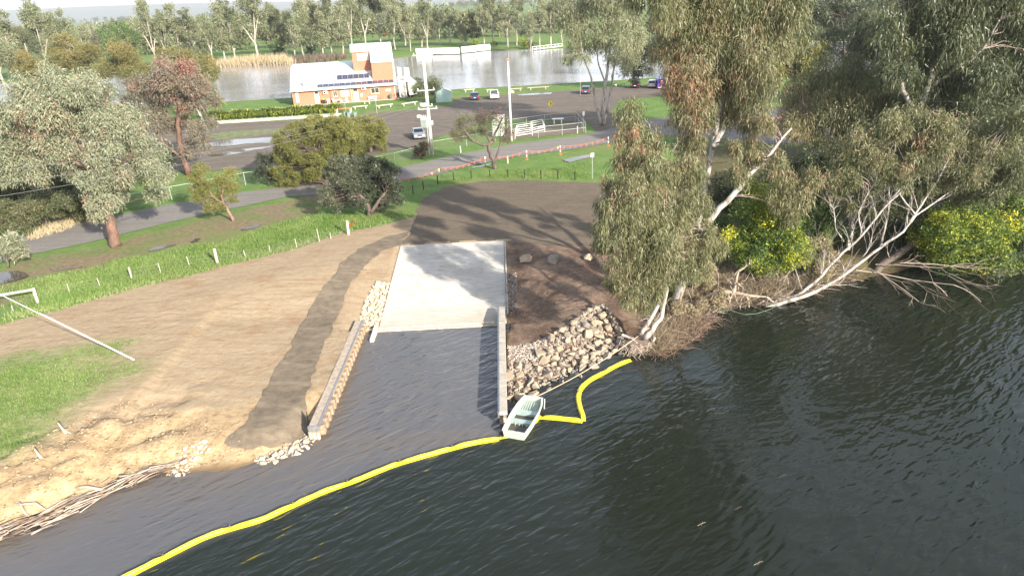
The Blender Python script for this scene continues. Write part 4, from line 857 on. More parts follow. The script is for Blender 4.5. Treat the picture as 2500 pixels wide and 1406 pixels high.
# ============================================================= VEHICLES
m_glass = plain('car_glass', (0.015, 0.02, 0.025), 0.08, 0.0, var=0.1, spec=0.8); m_tyre = plain('tyre_rubber', (0.02, 0.02, 0.02), 0.85); m_rim = plain('alloy_rim', (0.5, 0.5, 0.52), 0.35, 0.8); m_red = plain('tail_lamp_red', (0.5, 0.02, 0.02), 0.3); m_hl = plain('headlamp', (0.75, 0.78, 0.8), 0.15); m_plate = plain('number_plate', (0.75, 0.75, 0.7), 0.5)
def paint(name, col, metal=0.4): return plain(name, col, 0.28, metal, var=0.03)
def car(name, label, px, py, heading, kind, mat, dims):
    p = atG(px, py); L, W, H_ = dims; t = thing(name, label, 'car' if kind != 'van' else 'van', p, heading)
    h = L/2; hb = H_*0.60
    if kind == 'sedan': low = [(-h, .32), (-h, .78), (-h+.1, .92), (-h*.48, .98), (h*.38, .96), (h*.86, .80), (h*.99, .62), (h, .32)]; cab = [(-h*.66, .95), (-h*.36, H_), (h*.10, H_), (h*.46, .94)]
    elif kind == 'wagon': low = [(-h, .32), (-h, .9), (-h+.04, .98), (h*.42, 1.0), (h*.88, .86), (h*.99, .66), (h, .32)]; cab = [(-h*.97, .97), (-h*.82, H_), (h*.12, H_+.01), (h*.50, .98)]
    elif kind == 'ute': low = [(-h, .5), (-h, 1.02), (-h+.03, 1.06), (-h*.12, 1.06), (h*.5, 1.08), (h*.9, .98), (h*.99, .75), (h, .42), (-h, .42)]; cab = [(-h*.16, 1.05), (-h*.08, H_), (h*.26, H_), (h*.52, 1.06)]
    else: low = [(-h, .35), (-h, 1.1), (-h, 1.12), (h*.8, 1.12), (h*.97, .9), (h, .35)]; cab = [(-h, 1.1), (-h*.97, H_), (h*.55, H_), (h*.82, 1.1)]
    mb = MB(); w = W/2
    n = len(low); vs = [(u, s*w*(0.97 if v_ > .7 else 1), v_) for s in (-1, 1) for u, v_ in low]; fs = [(i, (i+1) % n, n+(i+1) % n, n+i) for i in range(n)]+[tuple(reversed(range(n))), tuple(range(n, 2*n))]
    mb.add(vs, fs); mb.build('body', mat, t, bevel=0.045)
    ci = .86; vs = [(u, s*w*(ci if v_ > 1.2 else .94), v_) for s in (-1, 1) for u, v_ in cab]; n = len(cab)
    MB().add(vs, [(i, (i+1) % n, n+(i+1) % n, n+i) for i in range(n)]+[tuple(reversed(range(n))), tuple(range(n, 2*n))]).build('cabin', mat, t, bevel=0.03)
    # windows laid 4 mm proud
    def lerp(a, b, q): return tuple(a[i]+(b[i]-a[i])*q for i in range(3))
    def pane(nm, quad, off):
        c = [sum(q[i] for q in quad)/4 for i in range(3)]; qq = [lerp(c, q, .84) for q in quad]; b_ = [tuple(q[i]-off[i]*.03 for i in range(3)) for q in qq]; f_ = [tuple(q[i]+off[i]*.012 for i in range(3)) for q in qq]
        MB().add(f_+b_, [(0, 1, 2, 3), (7, 6, 5, 4), (0, 4, 5, 1), (1, 5, 6, 2), (2, 6, 7, 3), (3, 7, 4, 0)]).build(nm, m_glass, t)
    wl, wh = w*.94, w*ci
    r0, r1, f1_, f0 = cab
    pane('rear_window', [(r0[0], -wl, r0[1]), (r0[0], wl, r0[1]), (r1[0], wh, r1[1]), (r1[0], -wh, r1[1])], (-1, 0, .4)); pane('windscreen', [(f0[0], -wl, f0[1]), (f0[0], wl, f0[1]), (f1_[0], wh, f1_[1]), (f1_[0], -wh, f1_[1])], (.8, 0, .6))
    mid = ((r1[0]+f1_[0])/2, (r0[0]+f0[0])/2)
    for s in (-1, 1):
        pane('side_window', [(r0[0]+.1, s*wl, r0[1]+.03), (mid[1]-.03, s*wl, r0[1]+.03), (mid[0]-.03, s*wh, r1[1]-.04), (r1[0], s*wh, r1[1]-.04)], (0, s, .2)); pane('side_window', [(mid[1]+.03, s*wl, r0[1]+.03), (f0[0]-.1, s*wl, f0[1]+.03), (f1_[0], s*wh, f1_[1]-.04), (mid[0]+.03, s*wh, f1_[1]-.04)], (0, s, .2))
    R_ = .33 if kind != 'ute' else .38
    for sx in (-.60, .62):
        for s in (-1, 1):
            wh_ = MB().tube([(h*sx, s*(w-.16), R_), (h*sx, s*(w+.02), R_)], R_, 18).build('wheel', m_tyre, t); MB().tube([(h*sx, s*(w+.0), R_), (h*sx, s*(w+.035), R_)], R_*.6, 12).build('rim', m_rim, wh_)
    for s in (-1, 1):
        MB().box((h*.965, s*w*.68, .70), (.16, .34, .14)).build('headlight', m_hl, t); MB().box((-h+.02, s*w*.8, .86), (.10, .22, .22 if kind != 'wagon' else .34)).build('tail_light', m_red, t); MB().box((h*.34, s*(w+.08), 1.02), (.12, .18, .13)).build('mirror', mat, t)
    MB().box((h, 0, .46), (.09, W*.92, .2)).build('front_bumper', mat, t, bevel=.02); MB().box((-h, 0, .46), (.09, W*.92, .2)).build('rear_bumper', mat if kind != 'ute' else m_rim, t, bevel=.02)
    MB().box((h+.05, 0, .48), (.02, .38, .11)).build('number_plate', m_plate, t); MB().box((-h-.05, 0, .62), (.02, .38, .11)).build('number_plate', m_plate, t)
    if kind in ('sedan', 'wagon', 'ute'): MB().box((h*.985, 0, .66), (.06, W*.34, .13)).build('grille', m_black, t)
    if kind == 'ute':
        MB().box((-h*.56, 0, 1.064), (h*.78, W*.8, .012)).build('tray_floor', m_black, t); 
        for s in (-1, 1): MB().bar((-h*.95, s*w*.88, 1.1), (-h*.18, s*w*.88, 1.1), .07, .08).build('tray_rail', mat, t)
        MB().tube([(-h*.22, -w*.8, 1.06), (-h*.22, -w*.75, 1.5), (-h*.22, w*.75, 1.5), (-h*.22, w*.8, 1.06)], .04, 6).build('sports_bar', m_rim, t)
    return t
D = math.radians
car('sedan', 'silver sedan parked alone on the gravel facing the camera, beside the power pole', 1022, 336, D(-78), 'sedan', paint('silver_paint', (0.30, 0.32, 0.36), 0.5), (4.7, 1.8, 1.42))
car('station_wagon', 'dark blue wagon parked nose to the lake, left of the white ute', 1159, 243, D(93), 'wagon', paint('dark_blue_paint', (0.05, 0.07, 0.12)), (4.7, 1.85, 1.55))
car('utility_truck', 'white ute with open tray parked nose to the lake', 1207, 241, D(92), 'ute', paint('white_paintwork', (0.75, 0.75, 0.75), 0.0), (5.2, 1.88, 1.78))
car('estate_car', 'dark estate car with white roof gleam parked left of the three stemmed gum', 1431, 228, D(80), 'wagon', paint('grey_blue_paint', (0.08, 0.10, 0.14)), (4.6, 1.82, 1.55))
car('parked_car', 'silver car half hidden behind the tall gum foliage at the lake end', 1594, 213, D(70), 'wagon', paint('pale_silver_paint', (0.48, 0.52, 0.56)), (4.6, 1.8, 1.6))
car('parked_car', 'dark car in deep shade under the dense tree', 1552, 214, D(75), 'sedan', paint('black_paint', (0.03, 0.035, 0.04)), (4.6, 1.8, 1.45))
vn = car('delivery_van', 'deep blue van with pink sign writing parked behind the gum leaves', 1612, 215, D(85), 'van', paint('royal_blue_paint', (0.05, 0.04, 0.42), 0.1), (4.8, 1.9, 2.1))
MB().add([(-2.47, -.5, 1.0), (-2.47, .1, .95), (-2.44, .35, 1.75), (-2.44, -.15, 1.85), (-2.47, -.2, 1.35)], [(0, 1, 2, 3, 4)]).build('pink_emblem', plain('pink_print', (0.8, 0.25, 0.55), .4), vn); MB().box((-2.47, 0, .38), (.05, 1.7, .14)).build('yellow_strip', plain('reflective_yellow', (0.8, 0.6, 0.1), .4), vn)
# ============================================================= BRICK CLUBHOUSE
BA, BB = atG(718, 259), atG(969, 241); bd = BB-BA; BL = float(np.linalg.norm(bd[:2])); bang = math.atan2(bd[1], bd[0])
ch = thing('brick_clubhouse', 'orange brick clubhouse with curved pale steel roofs, viewing tower and solar panels by the lake', 'building', (BA[0], BA[1], 0.02), bang)
m_brick, nt, bs = newmat('orange_brick'); v = pos(nt, obj=True)
br = nd(nt, 'ShaderNodeTexBrick', i_Scale=1.0); br.inputs['Brick Width'].default_value = .24; br.inputs['Row Height'].default_value = .086; br.inputs['Mortar Size'].default_value = .010
rx = nd(nt, 'ShaderNodeSeparateXYZ'); nt.links.new(v, rx.inputs[0]); cb_ = nd(nt, 'ShaderNodeCombineXYZ'); nt.links.new(mth(nt, 'ADD', rx.outputs[0], rx.outputs[1]), cb_.inputs[0]); nt.links.new(rx.outputs[2], cb_.inputs[1]); nt.links.new(cb_.outputs[0], br.inputs['Vector'])
br.inputs['Color1'].default_value = (0.40, 0.105, 0.052, 1); br.inputs['Color2'].default_value = (0.47, 0.15, 0.08, 1); br.inputs['Mortar'].default_value = (0.40, 0.24, 0.17, 1)
c = mixc(nt, ramp(nt, noise(nt, .4, 5, .6, v), [(0.35, 0.0), (0.7, 0.15)]), br.outputs['Color'], (0.50, 0.24, 0.155)); nt.links.new(c, bs.inputs['Base Color']); bs.inputs['Roughness'].default_value = .85; bump(nt, bs, br.outputs['Fac'], -.3, .02)
m_roof, nt, bs = newmat('pale_corrugated_roof'); v = pos(nt, obj=True); wv = nd(nt, 'ShaderNodeTexWave', i_Scale=4.0, i_Distortion=0.0); nt.links.new(v, wv.inputs['Vector'])
c = ramp(nt, noise(nt, .6, 5, .6, v), [(0.3, (0.55, 0.64, 0.62)), (0.7, (0.66, 0.73, 0.71))]); nt.links.new(c, bs.inputs['Base Color']); bs.inputs['Roughness'].default_value = .5; bs.inputs['Metallic'].default_value = .15; bump(nt, bs, wv.outputs['Fac'], .5, .03)
m_trim = plain('pale_green_trim', (0.50, 0.56, 0.52), .5, var=.06); m_cream = plain('cream_frame', (0.68, 0.64, 0.52), .5, var=.05); m_teal = plain('teal_door_paint', (0.27, 0.42, 0.40), .5, var=.06); m_win = plain('window_glass', (0.05, 0.055, 0.06), .08, 0, spec=.8); m_winp = plain('curtained_glass', (0.42, 0.42, 0.36), .15, 0)
WH, DP = 3.05, 12.5
# opening-cut front wall: strips around openings
OP = [(5.0, 6.0, 0.02, 2.75), (9.25, 10.2, 1.35, 2.5), (11.05, 13.0, 1.3, 2.6), (13.9, 15.1, 0.02, 2.75), (18.1, 20.0, 1.4, 2.55)]
sL = BL/24.0; OP = [(a*sL, b*sL, c_, d_) for a, b, c_, d_ in OP]
mb = MB(); x = 0
for a, b, c_, d_ in OP:
    mb.box(((x+a)/2, .12, WH/2), (a-x, .24, WH)); 
    if c_ > .1: mb.box(((a+b)/2, .12, c_/2), (b-a, .24, c_))
    mb.box(((a+b)/2, .12, (d_+WH)/2), (b-a, .24, WH-d_)); x = b
mb.box(((x+BL)/2, .12, WH/2), (BL-x, .24, WH)); fw_ = mb.build('front_wall', m_brick, ch)
def roofz(y):     # main roof profile
    if y < 1.9: return WH+.02+(y+.7)*.30
    t_ = min((y-1.9)/(DP-1.9), 1.0); return WH+.80+3.9*math.sin(t_*math.pi/2*1.0)**0.85
for x_ in (0.12, BL-.12):
    ys = [0.24, 1.9]+[1.9+(DP-1.9)*k/10 for k in range(1, 11)]; prof = [(0.24, 0)]+[(y, roofz(y)-.12) for y in ys]+[(DP, 0)]
    MB().prism(prof, lambda u, v_: (x_-.12, u, v_), lambda u, v_: (x_+.12, u, v_)).build('gable_wall', m_brick, ch)
MB().box((BL/2, DP-.12, 3.3), (BL-.5, .24, 6.6)).build('back_wall', m_brick, ch)
MB().box((BL/2, -.5, .03), (BL+1.2, 2.0, .1)).build('slab', m_conc2, ch)
ys = [-.7, 1.88]; MB().prism([(y, roofz(y)) for y in ys]+[(y, roofz(y)-.1) for y in reversed(ys)], lambda u, v_: (-.35, u, v_), lambda u, v_: (BL+.35, u, v_)).build('verandah_roof', m_roof, ch)
ys = [1.9+(DP+.4-1.9)*k/16 for k in range(17)]; MB().prism([(y, roofz(y)) for y in ys]+[(y, roofz(y)-.1) for y in reversed(ys)], lambda u, v_: (-.35, u, v_), lambda u, v_: (BL+.35, u, v_)).build('curved_roof', m_roof, ch)
MB().bar((-.35, -.78, WH-.02), (BL+.35, -.78, WH-.02), .16, .16).build('gutter', m_trim, ch)
def win(x0, x1, z0, z1, y=.10, n=2, glass=m_win, parent=ch):
    f = MB(); t_ = .07
    f.box(((x0+x1)/2, y, z0+t_/2), (x1-x0, .12, t_)).box(((x0+x1)/2, y, z1-t_/2), (x1-x0, .12, t_)).box((x0+t_/2, y, (z0+z1)/2), (t_, .12, z1-z0-2*t_)).box((x1-t_/2, y, (z0+z1)/2), (t_, .12, z1-z0-2*t_))
    for k in range(1, n): xx = x0+(x1-x0)*k/n; f.box((xx, y, (z0+z1)/2), (t_, .1, z1-z0-2*t_))
    w_ = f.build('window', m_cream, parent)
    for k in range(n): a = x0+(x1-x0)*k/n+t_; b = x0+(x1-x0)*(k+1)/n-t_; MB().box(((a+b)/2, y+.02, (z0+z1)/2), (b-a, .02, z1-z0-2*t_)).build('pane', glass, w_)
    MB().box(((x0+x1)/2, y-.12, z0-.05), (x1-x0+.1, .2, .08)).build('sill', m_cream, w_)
def door(x0, x1, z1, mat):
    f = MB(); f.box((x0+.04, .1, z1/2), (.08, .14, z1)).box((x1-.04, .1, z1/2), (.08, .14, z1)).box(((x0+x1)/2, .1, z1-.04), (x1-x0-.16, .14, .08)).box(((x0+x1)/2, .1, 2.1), (x1-x0-.16, .14, .06))
    d_ = f.build('door', m_cream, ch); MB().box(((x0+x1)/2, .12, 1.05), (x1-x0-.16, .05, 2.06)).build('door_leaf', mat, d_); MB().box(((x0+x1)/2, .12, 2.4), (x1-x0-.16, .03, .54)).build('transom_pane', m_win, d_); MB().box((x1-.2, .06, 1.0), (.05, .06, .14)).build('handle', m_gsteel, d_)
door(OP[0][0], OP[0][1], OP[0][3], m_teal); win(*OP[1], n=2); win(*OP[2], n=2, glass=m_winp); door(OP[3][0], OP[3][1], OP[3][3], m_white); win(*OP[4], n=2)
for x_ in (8.6*sL, 13.45*sL, BL-.3): MB().tube([(x_, -.08, .1), (x_, -.08, WH-.1)], .06, 6).build('downpipe', m_cream if x_ > 9 else plain('brown_pipe', (.2, .08, .05), .6), ch)
for x_, z_ in ((7.55*sL, 2.35), (16.5*sL, 2.65)):
    ac = MB().box((x_, -.28, z_), (.95, .4, .65)).build('air_conditioner', m_white, ch, bevel=.02); MB().tube([(x_-.15, -.49, z_), (x_-.15, -.5, z_)], .24, 12).build('fan_grille', m_black, ac)
for x_, z_, w_, h_ in ((1.0, 1.7, .55, 2.1), (15.8*sL, 1.25, .5, .5), (22.2*sL, 1.9, 1.1, .4)): MB().box((x_, -.02, z_), (w_, .03, h_)).build('notice_board', m_white, ch)
# solar panels
m_pv, nt, bs = newmat('solar_cells'); v = pos(nt, obj=True); bk = nd(nt, 'ShaderNodeTexBrick', i_Scale=1.0); bk.offset = 0; bk.inputs['Brick Width'].default_value = .17; bk.inputs['Row Height'].default_value = .17; bk.inputs['Mortar Size'].default_value = .006; nt.links.new(v, bk.inputs['Vector'])
bk.inputs['Color1'].default_value = (.022, .024, .06, 1); bk.inputs['Color2'].default_value = (.03, .03, .075, 1); bk.inputs['Mortar'].default_value = (.25, .25, .3, 1); nt.links.new(bk.outputs['Color'], bs.inputs['Base Color']); bs.inputs['Roughness'].default_value = .15
def panel(x0, x1, y0, y1, off=.14, zz=None):
    za, zb = (roofz(y0)+off, roofz(y1)+off) if zz is None else zz; n = Vector((0, -(zb-za), y1-y0)).normalized()*.035
    q = [Vector((x0, y0, za)), Vector((x1, y0, za)), Vector((x1, y1, zb)), Vector((x0, y1, zb))]
    p_ = MB().add([a-n for a in q]+[a+n for a in q], [(0, 3, 2, 1), (4, 5, 6, 7), (0, 1, 5, 4), (1, 2, 6, 5), (2, 3, 7, 6), (3, 0, 4, 7)]).build('solar_panel', m_gsteel, ch)
    c_ = sum(q, Vector())/4; qq = [c_+(a-c_)*.93+n*1.12 for a in q]; MB().add(qq, [(0, 1, 2, 3)]).build('cells', m_pv, p_)
w_ = 1.28*sL
for k in range(14): panel(5.9*sL+k*w_, 5.9*sL+k*w_+w_*.94, .05, 1.72)
for k in range(6): panel(10.5*sL+k*w_, 10.5*sL+k*w_+w_*.94, 2.5, 3.9, .22, (roofz(2.5)+.2, roofz(3.9)+.2))
for x_, y_, r_, h_ in ((2.6, 1.4, .28, 1.15), (10.2*sL, 3.6, .14, .8), (18.6*sL, 3.4, .14, .7)): 
    fl = MB().tube([(x_, y_, roofz(y_)-.1), (x_, y_, roofz(y_)+h_)], r_, 10).build('roof_flue', m_gsteel, ch); MB().tube([(x_, y_, roofz(y_)+h_), (x_, y_, roofz(y_)+h_+.12)], [r_*1.5, r_*.6], 10).build('cowl', m_gsteel, fl)
# tower
TX0, TX1, TXM = 14.6*sL, BL-.1, 18.9*sL; TY0, TY1 = 2.0, 9.5; TZ = 7.8
def towz(y): t_ = min(max((y-TY0)/(TY1-TY0), 0), 1); return TZ+3.7*math.sin(t_*math.pi/2)**.9
MB().box(((TXM+TX1)/2, TY0+.12, (3.9+TZ)/2), (TX1-TXM, .24, TZ-3.9)).build('tower_wall', m_brick, ch)
ys = [TY0+.24]+[TY0+(TY1-TY0)*k/8 for k in range(1, 9)]
for x_ in (TXM+.12, TX1-.12, ):
    MB().prism([(TY0+.24, 3.6)]+[(y, towz(y)-.12) for y in ys]+[(TY1, 3.6)], lambda u, v_: (x_-.12, u, v_), lambda u, v_: (x_+.12, u, v_)).build('tower_wall', m_brick, ch)
TYB = TY0+3.2; ys2 = [TYB+.24]+[TYB+(TY1-TYB)*k/6 for k in range(1, 7)]
MB().prism([(TYB+.24, 5.2)]+[(y, towz(y)-.12) for y in ys2]+[(TY1, 5.2)], lambda u, v_: (TX0, u, v_), lambda u, v_: (TX0+.24, u, v_)).build('tower_wall', m_brick, ch)
wx0, wx1, wz0, wz1 = TX0+1.1, TXM-.3, towz(TYB)-2.0, towz(TYB)-.55
mb = MB(); zt = towz(TYB)-.1; mb.box(((TX0+wx0)/2, TYB+.12, (4.9+zt)/2), (wx0-TX0, .24, zt-4.9)).box(((wx1+TXM)/2, TYB+.12, (4.9+zt)/2), (TXM-wx1, .24, zt-4.9)).box(((wx0+wx1)/2, TYB+.12, (4.9+wz0)/2), (wx1-wx0, .24, wz0-4.9)).box(((wx0+wx1)/2, TYB+.12, (wz1+zt)/2), (wx1-wx0, .24, zt-wz1)).build('tower_wall', m_brick, ch)
win(wx0, wx1, wz0, wz1, y=TYB+.1, n=2, glass=plain('pale_blue_glass', (.50, .60, .62), .15))
MB().box(((TX0+TX1)/2, TY1-.1, 7.2), (TX1-TX0-.5, .24, 6.2)).build('tower_wall', m_brick, ch)
ys = [TY0-.25]+[TY0+(TY1+.2-TY0)*k/14 for k in range(1, 15)]
MB().prism([(y, towz(y)+.0) for y in ys]+[(y, towz(y)-.1) for y in reversed(ys)], lambda u, v_: (TXM-.05, u, v_), lambda u, v_: (TX1+.25, u, v_)).build('tower_roof', m_roof, ch)
ys = [TYB-.3]+[TYB+(TY1+.2-TYB)*k/10 for k in range(1, 11)]
MB().prism([(y, towz(y)+.0) for y in ys]+[(y, towz(y)-.1) for y in reversed(ys)], lambda u, v_: (TX0-.3, u, v_), lambda u, v_: (TXM-.06, u, v_)).build('tower_roof', m_roof, ch)
MB().bar((TX0-.3, TYB-.36, towz(TYB)-.12), (TXM-.06, TYB-.36, towz(TYB)-.12), .12, .14).build('gutter', m_trim, ch)
MB().box((-.5, 3.6, 2.9), (.9, 2.2, .1)).box((-.55, 3.0, 2.0), (.1, .1, 1.8)).build('side_awning', plain('dark_awning', (.06, .05, .05), .6), ch)
def bw(x, y, z=0.02): q = Matrix.Rotation(bang, 3, 'Z') @ Vector((x, y, z)); return (BA[0]+q.x, BA[1]+q.y, z)
# staircase
st = thing('steel_staircase', 'white steel outside stairs climbing to the tower of the clubhouse', 'staircase', bw(BL+.5, 1.5), bang)
for x_, y_, h_ in ((.35, .1, 3.3), (2.6, .1, 3.3), (.5, 3.6, 6.3), (2.9, 3.4, 6.0), (2.9, 1.6, 3.2)): MB().box((x_, y_, h_/2), (.22, .22, h_)).build('column', m_white, st)
for k in range(13): MB().box((1.1, -2.0+k*.26, .2+k*.235), (1.2, .28, .05)).build('step', m_white, st)
for s in (.45, 1.75): MB().bar((s, -2.1, .2), (s, 1.3, 3.2), .07, .22).build('stringer', m_white, st); MB().bar((s, -2.1, 1.1), (s, 1.3, 4.1), .05, .05).build('handrail', m_white, st)
MB().box((1.6, 2.1, 3.25), (2.9, 1.6, .1)).build('landing', m_white, st)
for k in range(11): MB().box((2.35, 3.1-k*.0, 3.4+k*.26), (1.0, .3, .05)).box((.9, 3.0, 3.6+k*.25), (.9, .28, .04)).build('step', m_white, st)
for k in range(7): MB().box((.2+k*.46, 1.3, 3.8), (.04, .04, 1.0)).build('baluster', m_white, st)
MB().bar((.1, 1.3, 4.3), (3.1, 1.3, 4.3), .06, .06).build('handrail', m_white, st)
# tall white bus behind
q = atG(1012, 238); bs_ = thing('white_coach', 'tall white coach parked end on beside the clubhouse stairs', 'coach', q, math.radians(13))
prof = [(-1.05, .5), (-1.12, 2.6), (-1.0, 3.05), (-.6, 3.25), (.6, 3.25), (1.0, 3.05), (1.12, 2.6), (1.05, .5)]
MB().prism(prof, lambda u, v_: (u, 0, v_), lambda u, v_: (u, 13.5, v_)).build('body', m_white, bs_, bevel=.04)
MB().box((0, -.02, 2.2), (1.7, .06, .9)).build('rear_window', m_winp, bs_)
for s in (-1, 1):
    MB().box((s*.75, 13.2, 3.25), (.3, .3, .2)).build('roof_vent', m_black, bs_); MB().tube([(s*.8, 3, .5), (s*1.1, 3, .5)], .5, 14).build('wheel', m_tyre, bs_); MB().box((s*1.13, 6.5, 2.2), (.03, 9, .8)).build('side_window', m_win, bs_)
# green shed
q = atG(1085, 250); sh = thing('garden_shed', 'small pale green corrugated shed right of the feathery bush', 'shed', q, bang)
sc = 1.0; MB().prism([(-1.7, 0), (-1.7, 2.0), (0, 2.7), (1.7, 2.0), (1.7, 0)], lambda u, v_: (u, 0, v_), lambda u, v_: (u, 3.0, v_)).build('walls', plain('shed_green', (.33, .45, .43), .5, .2, var=.1), sh)
for s in (-1, 1): MB().bar((s*1.85, 1.5, 2.0), (0, 1.5, 2.78), 3.3, .05).build('roof', m_roof, sh)
MB().box((.3, -.03, .95), (1.2, .04, 1.85)).build('door', m_teal, sh)
# bins, chairs, rack
def bin_(lb, p, body, lid, rz=0):
    t = thing('wheelie_bin', lb, 'bin', p, rz); MB().add([(-.24, -.28, .08), (.24, -.28, .08), (.24, .28, .08), (-.24, .28, .08), (-.3, -.35, 1.0), (.3, -.35, 1.0), (.3, .35, 1.0), (-.3, .35, 1.0)], [(0, 3, 2, 1), (4, 5, 6, 7), (0, 1, 5, 4), (1, 2, 6, 5), (2, 3, 7, 6), (3, 0, 4, 7)]).build('body', body, t, bevel=.02)
    MB().box((0, 0, 1.04), (.64, .74, .08)).build('lid', lid, t, bevel=.02)
    for s in (-.25, .25): MB().tube([(s-.03, .33, .12), (s+.03, .33, .12)], .12, 10).build('wheel', m_tyre, t)
m_bg = plain('dark_green_bin', (.10, .14, .12), .5); m_ly = plain('yellow_lid', (.75, .6, .03), .4)
bin_('dark bin with a yellow lid beside the teal clubhouse door', bw(7.0*sL, -.75), m_black, m_ly, bang); bin_('dark green bin at the right end of the clubhouse front', bw(22.6*sL, -.7), m_bg, m_bg, bang)
for x, y, lb in [(844, 287, 'blue green bin lying open by the retaining wall end'), (852, 288, 'grey green bin standing by the retaining wall end'), (868, 287, 'grey green bin standing alone at the car park edge below the lawn')]: bin_(lb, atG(x, y), plain('bin_green', (.16, .22, .21), .5), m_bg, .3)
def chair_(lb, p, rz):
    t = thing('plastic_chair', lb, 'chair', p, rz); MB().box((0, 0, .44), (.5, .48, .04)).build('seat', m_white, t); MB().box((0, .24, .72), (.5, .04, .55)).build('backrest', m_white, t)
    for a in (-.22, .22):
        for b in (-.2, .2): MB().box((a, b, .21), (.05, .05, .42)).build('leg', m_white, t)
for k, (x_, lb) in enumerate([(8.0, 'white plastic chair alone by the brown downpipe'), (9.4, 'white plastic chair at the left of the outdoor table'), (11.0, 'white plastic chair behind the outdoor table'), (12.3, 'white plastic chair at the right of the outdoor table')]): chair_(lb, bw(x_*sL, -1.0), bang+k)
q = bw(10.4*sL, -1.3); t = thing('plastic_table', 'white plastic outdoor table in front of the curtained window', 'table', q, bang); MB().box((0, 0, .72), (1.3, .8, .05)).build('top', m_white, t)
for a in (-.55, .55):
    for b in (-.3, .3): MB().box((a, b, .35), (.06, .06, .7)).build('leg', m_white, t)
q = bw(18.3*sL, -1.0); t = thing('bench', 'white bench against the clubhouse wall under the right window', 'bench', q, bang); MB().box((0, 0, .45), (1.9, .4, .06)).build('seat', m_white, t); MB().box((0, .2, .8), (1.9, .05, .2)).build('backrest', m_white, t)
for a in (-.8, .8): MB().box((a, 0, .22), (.08, .35, .42)).build('leg', m_white, t)
q = bw(20.4*sL, -1.0); t = MB().tube([(-.3, 0, 0), (-.3, 0, .8), (0, 0, 1.3), (.3, 0, .8), (.3, 0, 0)], .05, 6).tube([(-.3, 0, .5), (.3, 0, .5)], .04, 6).build('hoop_rack', plain('rusty_brown', (.3, .15, .09), .7)); t.location = q; t.rotation_euler = (0, 0, bang); tag(t, 'brown steel hoop stand against the clubhouse wall', 'rack')
# retaining wall of sleepers with strappy shrubs
wa, wb_ = atG(503, 305), atG(835, 284); t = thing('sleeper_wall', 'low retaining wall of pale sleepers and panels along the car park', 'wall', wa); d = wb_-wa; n = 22
for k in range(n):
    a = wa+d*k/n; b = wa+d*(k+.97)/n
    for j in range(2): MB(wa).bar(a+np.array([0, 0, .15+j*.27]), b+np.array([0, 0, .15+j*.27]), .12, .25).build('sleeper', m_post if (k+j) % 3 else m_conc2, t)
    MB(wa).box((a[0], a[1]-.1, .32), (.12, .14, .75)).build('post', m_conc2, t)
t = thing('pipe_handrail', 'small red and white pipe handrail by the end of the sleeper wall', 'handrail', atG(822, 280))
for a, b in (((0, 0), (2.6, .6)), ((0, 1.2), (2.6, 1.8))):
    MB().bar((a[0], a[1], .95), (b[0], b[1], .95), .06, .06).build('rail', plain('red_rail', (.55, .15, .1), .5), t)
    for q in (a, b): MB().box((q[0], q[1], .47), (.07, .07, .95)).build('post', m_white, t)
# lakeside white hoardings and jetty on the far bank
for i, (x0, y0, x1, y1) in enumerate([(1016, 133, 1053, 132), (1055, 132, 1122, 131), (1127, 129, 1161, 126), (1162, 125, 1197, 122)]):
    a, b = at(x0, y0, LZ+.4), at(x1, y1, LZ+.4); t = thing('white_hoarding', ['white hoarding panel on the far lake edge, leftmost of four', 'longest white hoarding on the far lake edge, second of four', 'pale blue white hoarding on the far lake edge, third of four', 'white hoarding on the far lake edge, rightmost of four'][i], 'hoarding', a, 0, 'white hoardings on the far lake edge')
    n = 5
    for k in range(n): MB(a).bar(a+(b-a)*k/n+np.array([0, 0, 1.1]), a+(b-a)*(k+.97)/n+np.array([0, 0, 1.1]), .15, 2.3).build('panel', m_white if i != 2 else plain('pale_blue_board', (.62, .74, .77), .5), t)
    for k in range(n+1): q = a+(b-a)*k/n; MB(a).box((q[0], q[1]+.2, q[2]+.8), (.15, .15, 2.0)).build('post', m_gsteel, t)
a, b = at(1300, 124, LZ), at(1372, 116, LZ); t = thing('jetty', 'long white railed jetty on the far side of the lake', 'jetty', a)
MB(a).bar(a+np.array([0, 0, .5]), b+np.array([0, 0, .5]), 2.0, .25).build('deck', m_white, t); MB(a).bar(a+np.array([0, -.8, 1.5]), b+np.array([0, -.8, 1.5]), .12, .12).build('rail', m_white, t)
for k in range(9): q = a+(b-a)*k/8; MB(a).box((q[0], q[1]-.8, q[2]+.6), (.15, .15, 1.9)).build('post', m_white, t)
for x, y0, w_, h_, lb in [(452, 112, 34, 13, 'white shed roof far behind the trees at left'), (792, 118, 3, 3, 'tiny pale pump box on the far bank')]:
    p = at(x, y0, 1.0); sc = depth(p)/FPX; t = thing('farm_shed', lb, 'shed', p); MB().prism([(-w_*sc/2, 0), (-w_*sc/2, h_*sc*.7), (0, h_*sc), (w_*sc/2, h_*sc*.7), (w_*sc/2, 0)], lambda u, v_: (u, 0, v_), lambda u, v_: (u, w_*sc*.6, v_)).build('walls', m_white, t)
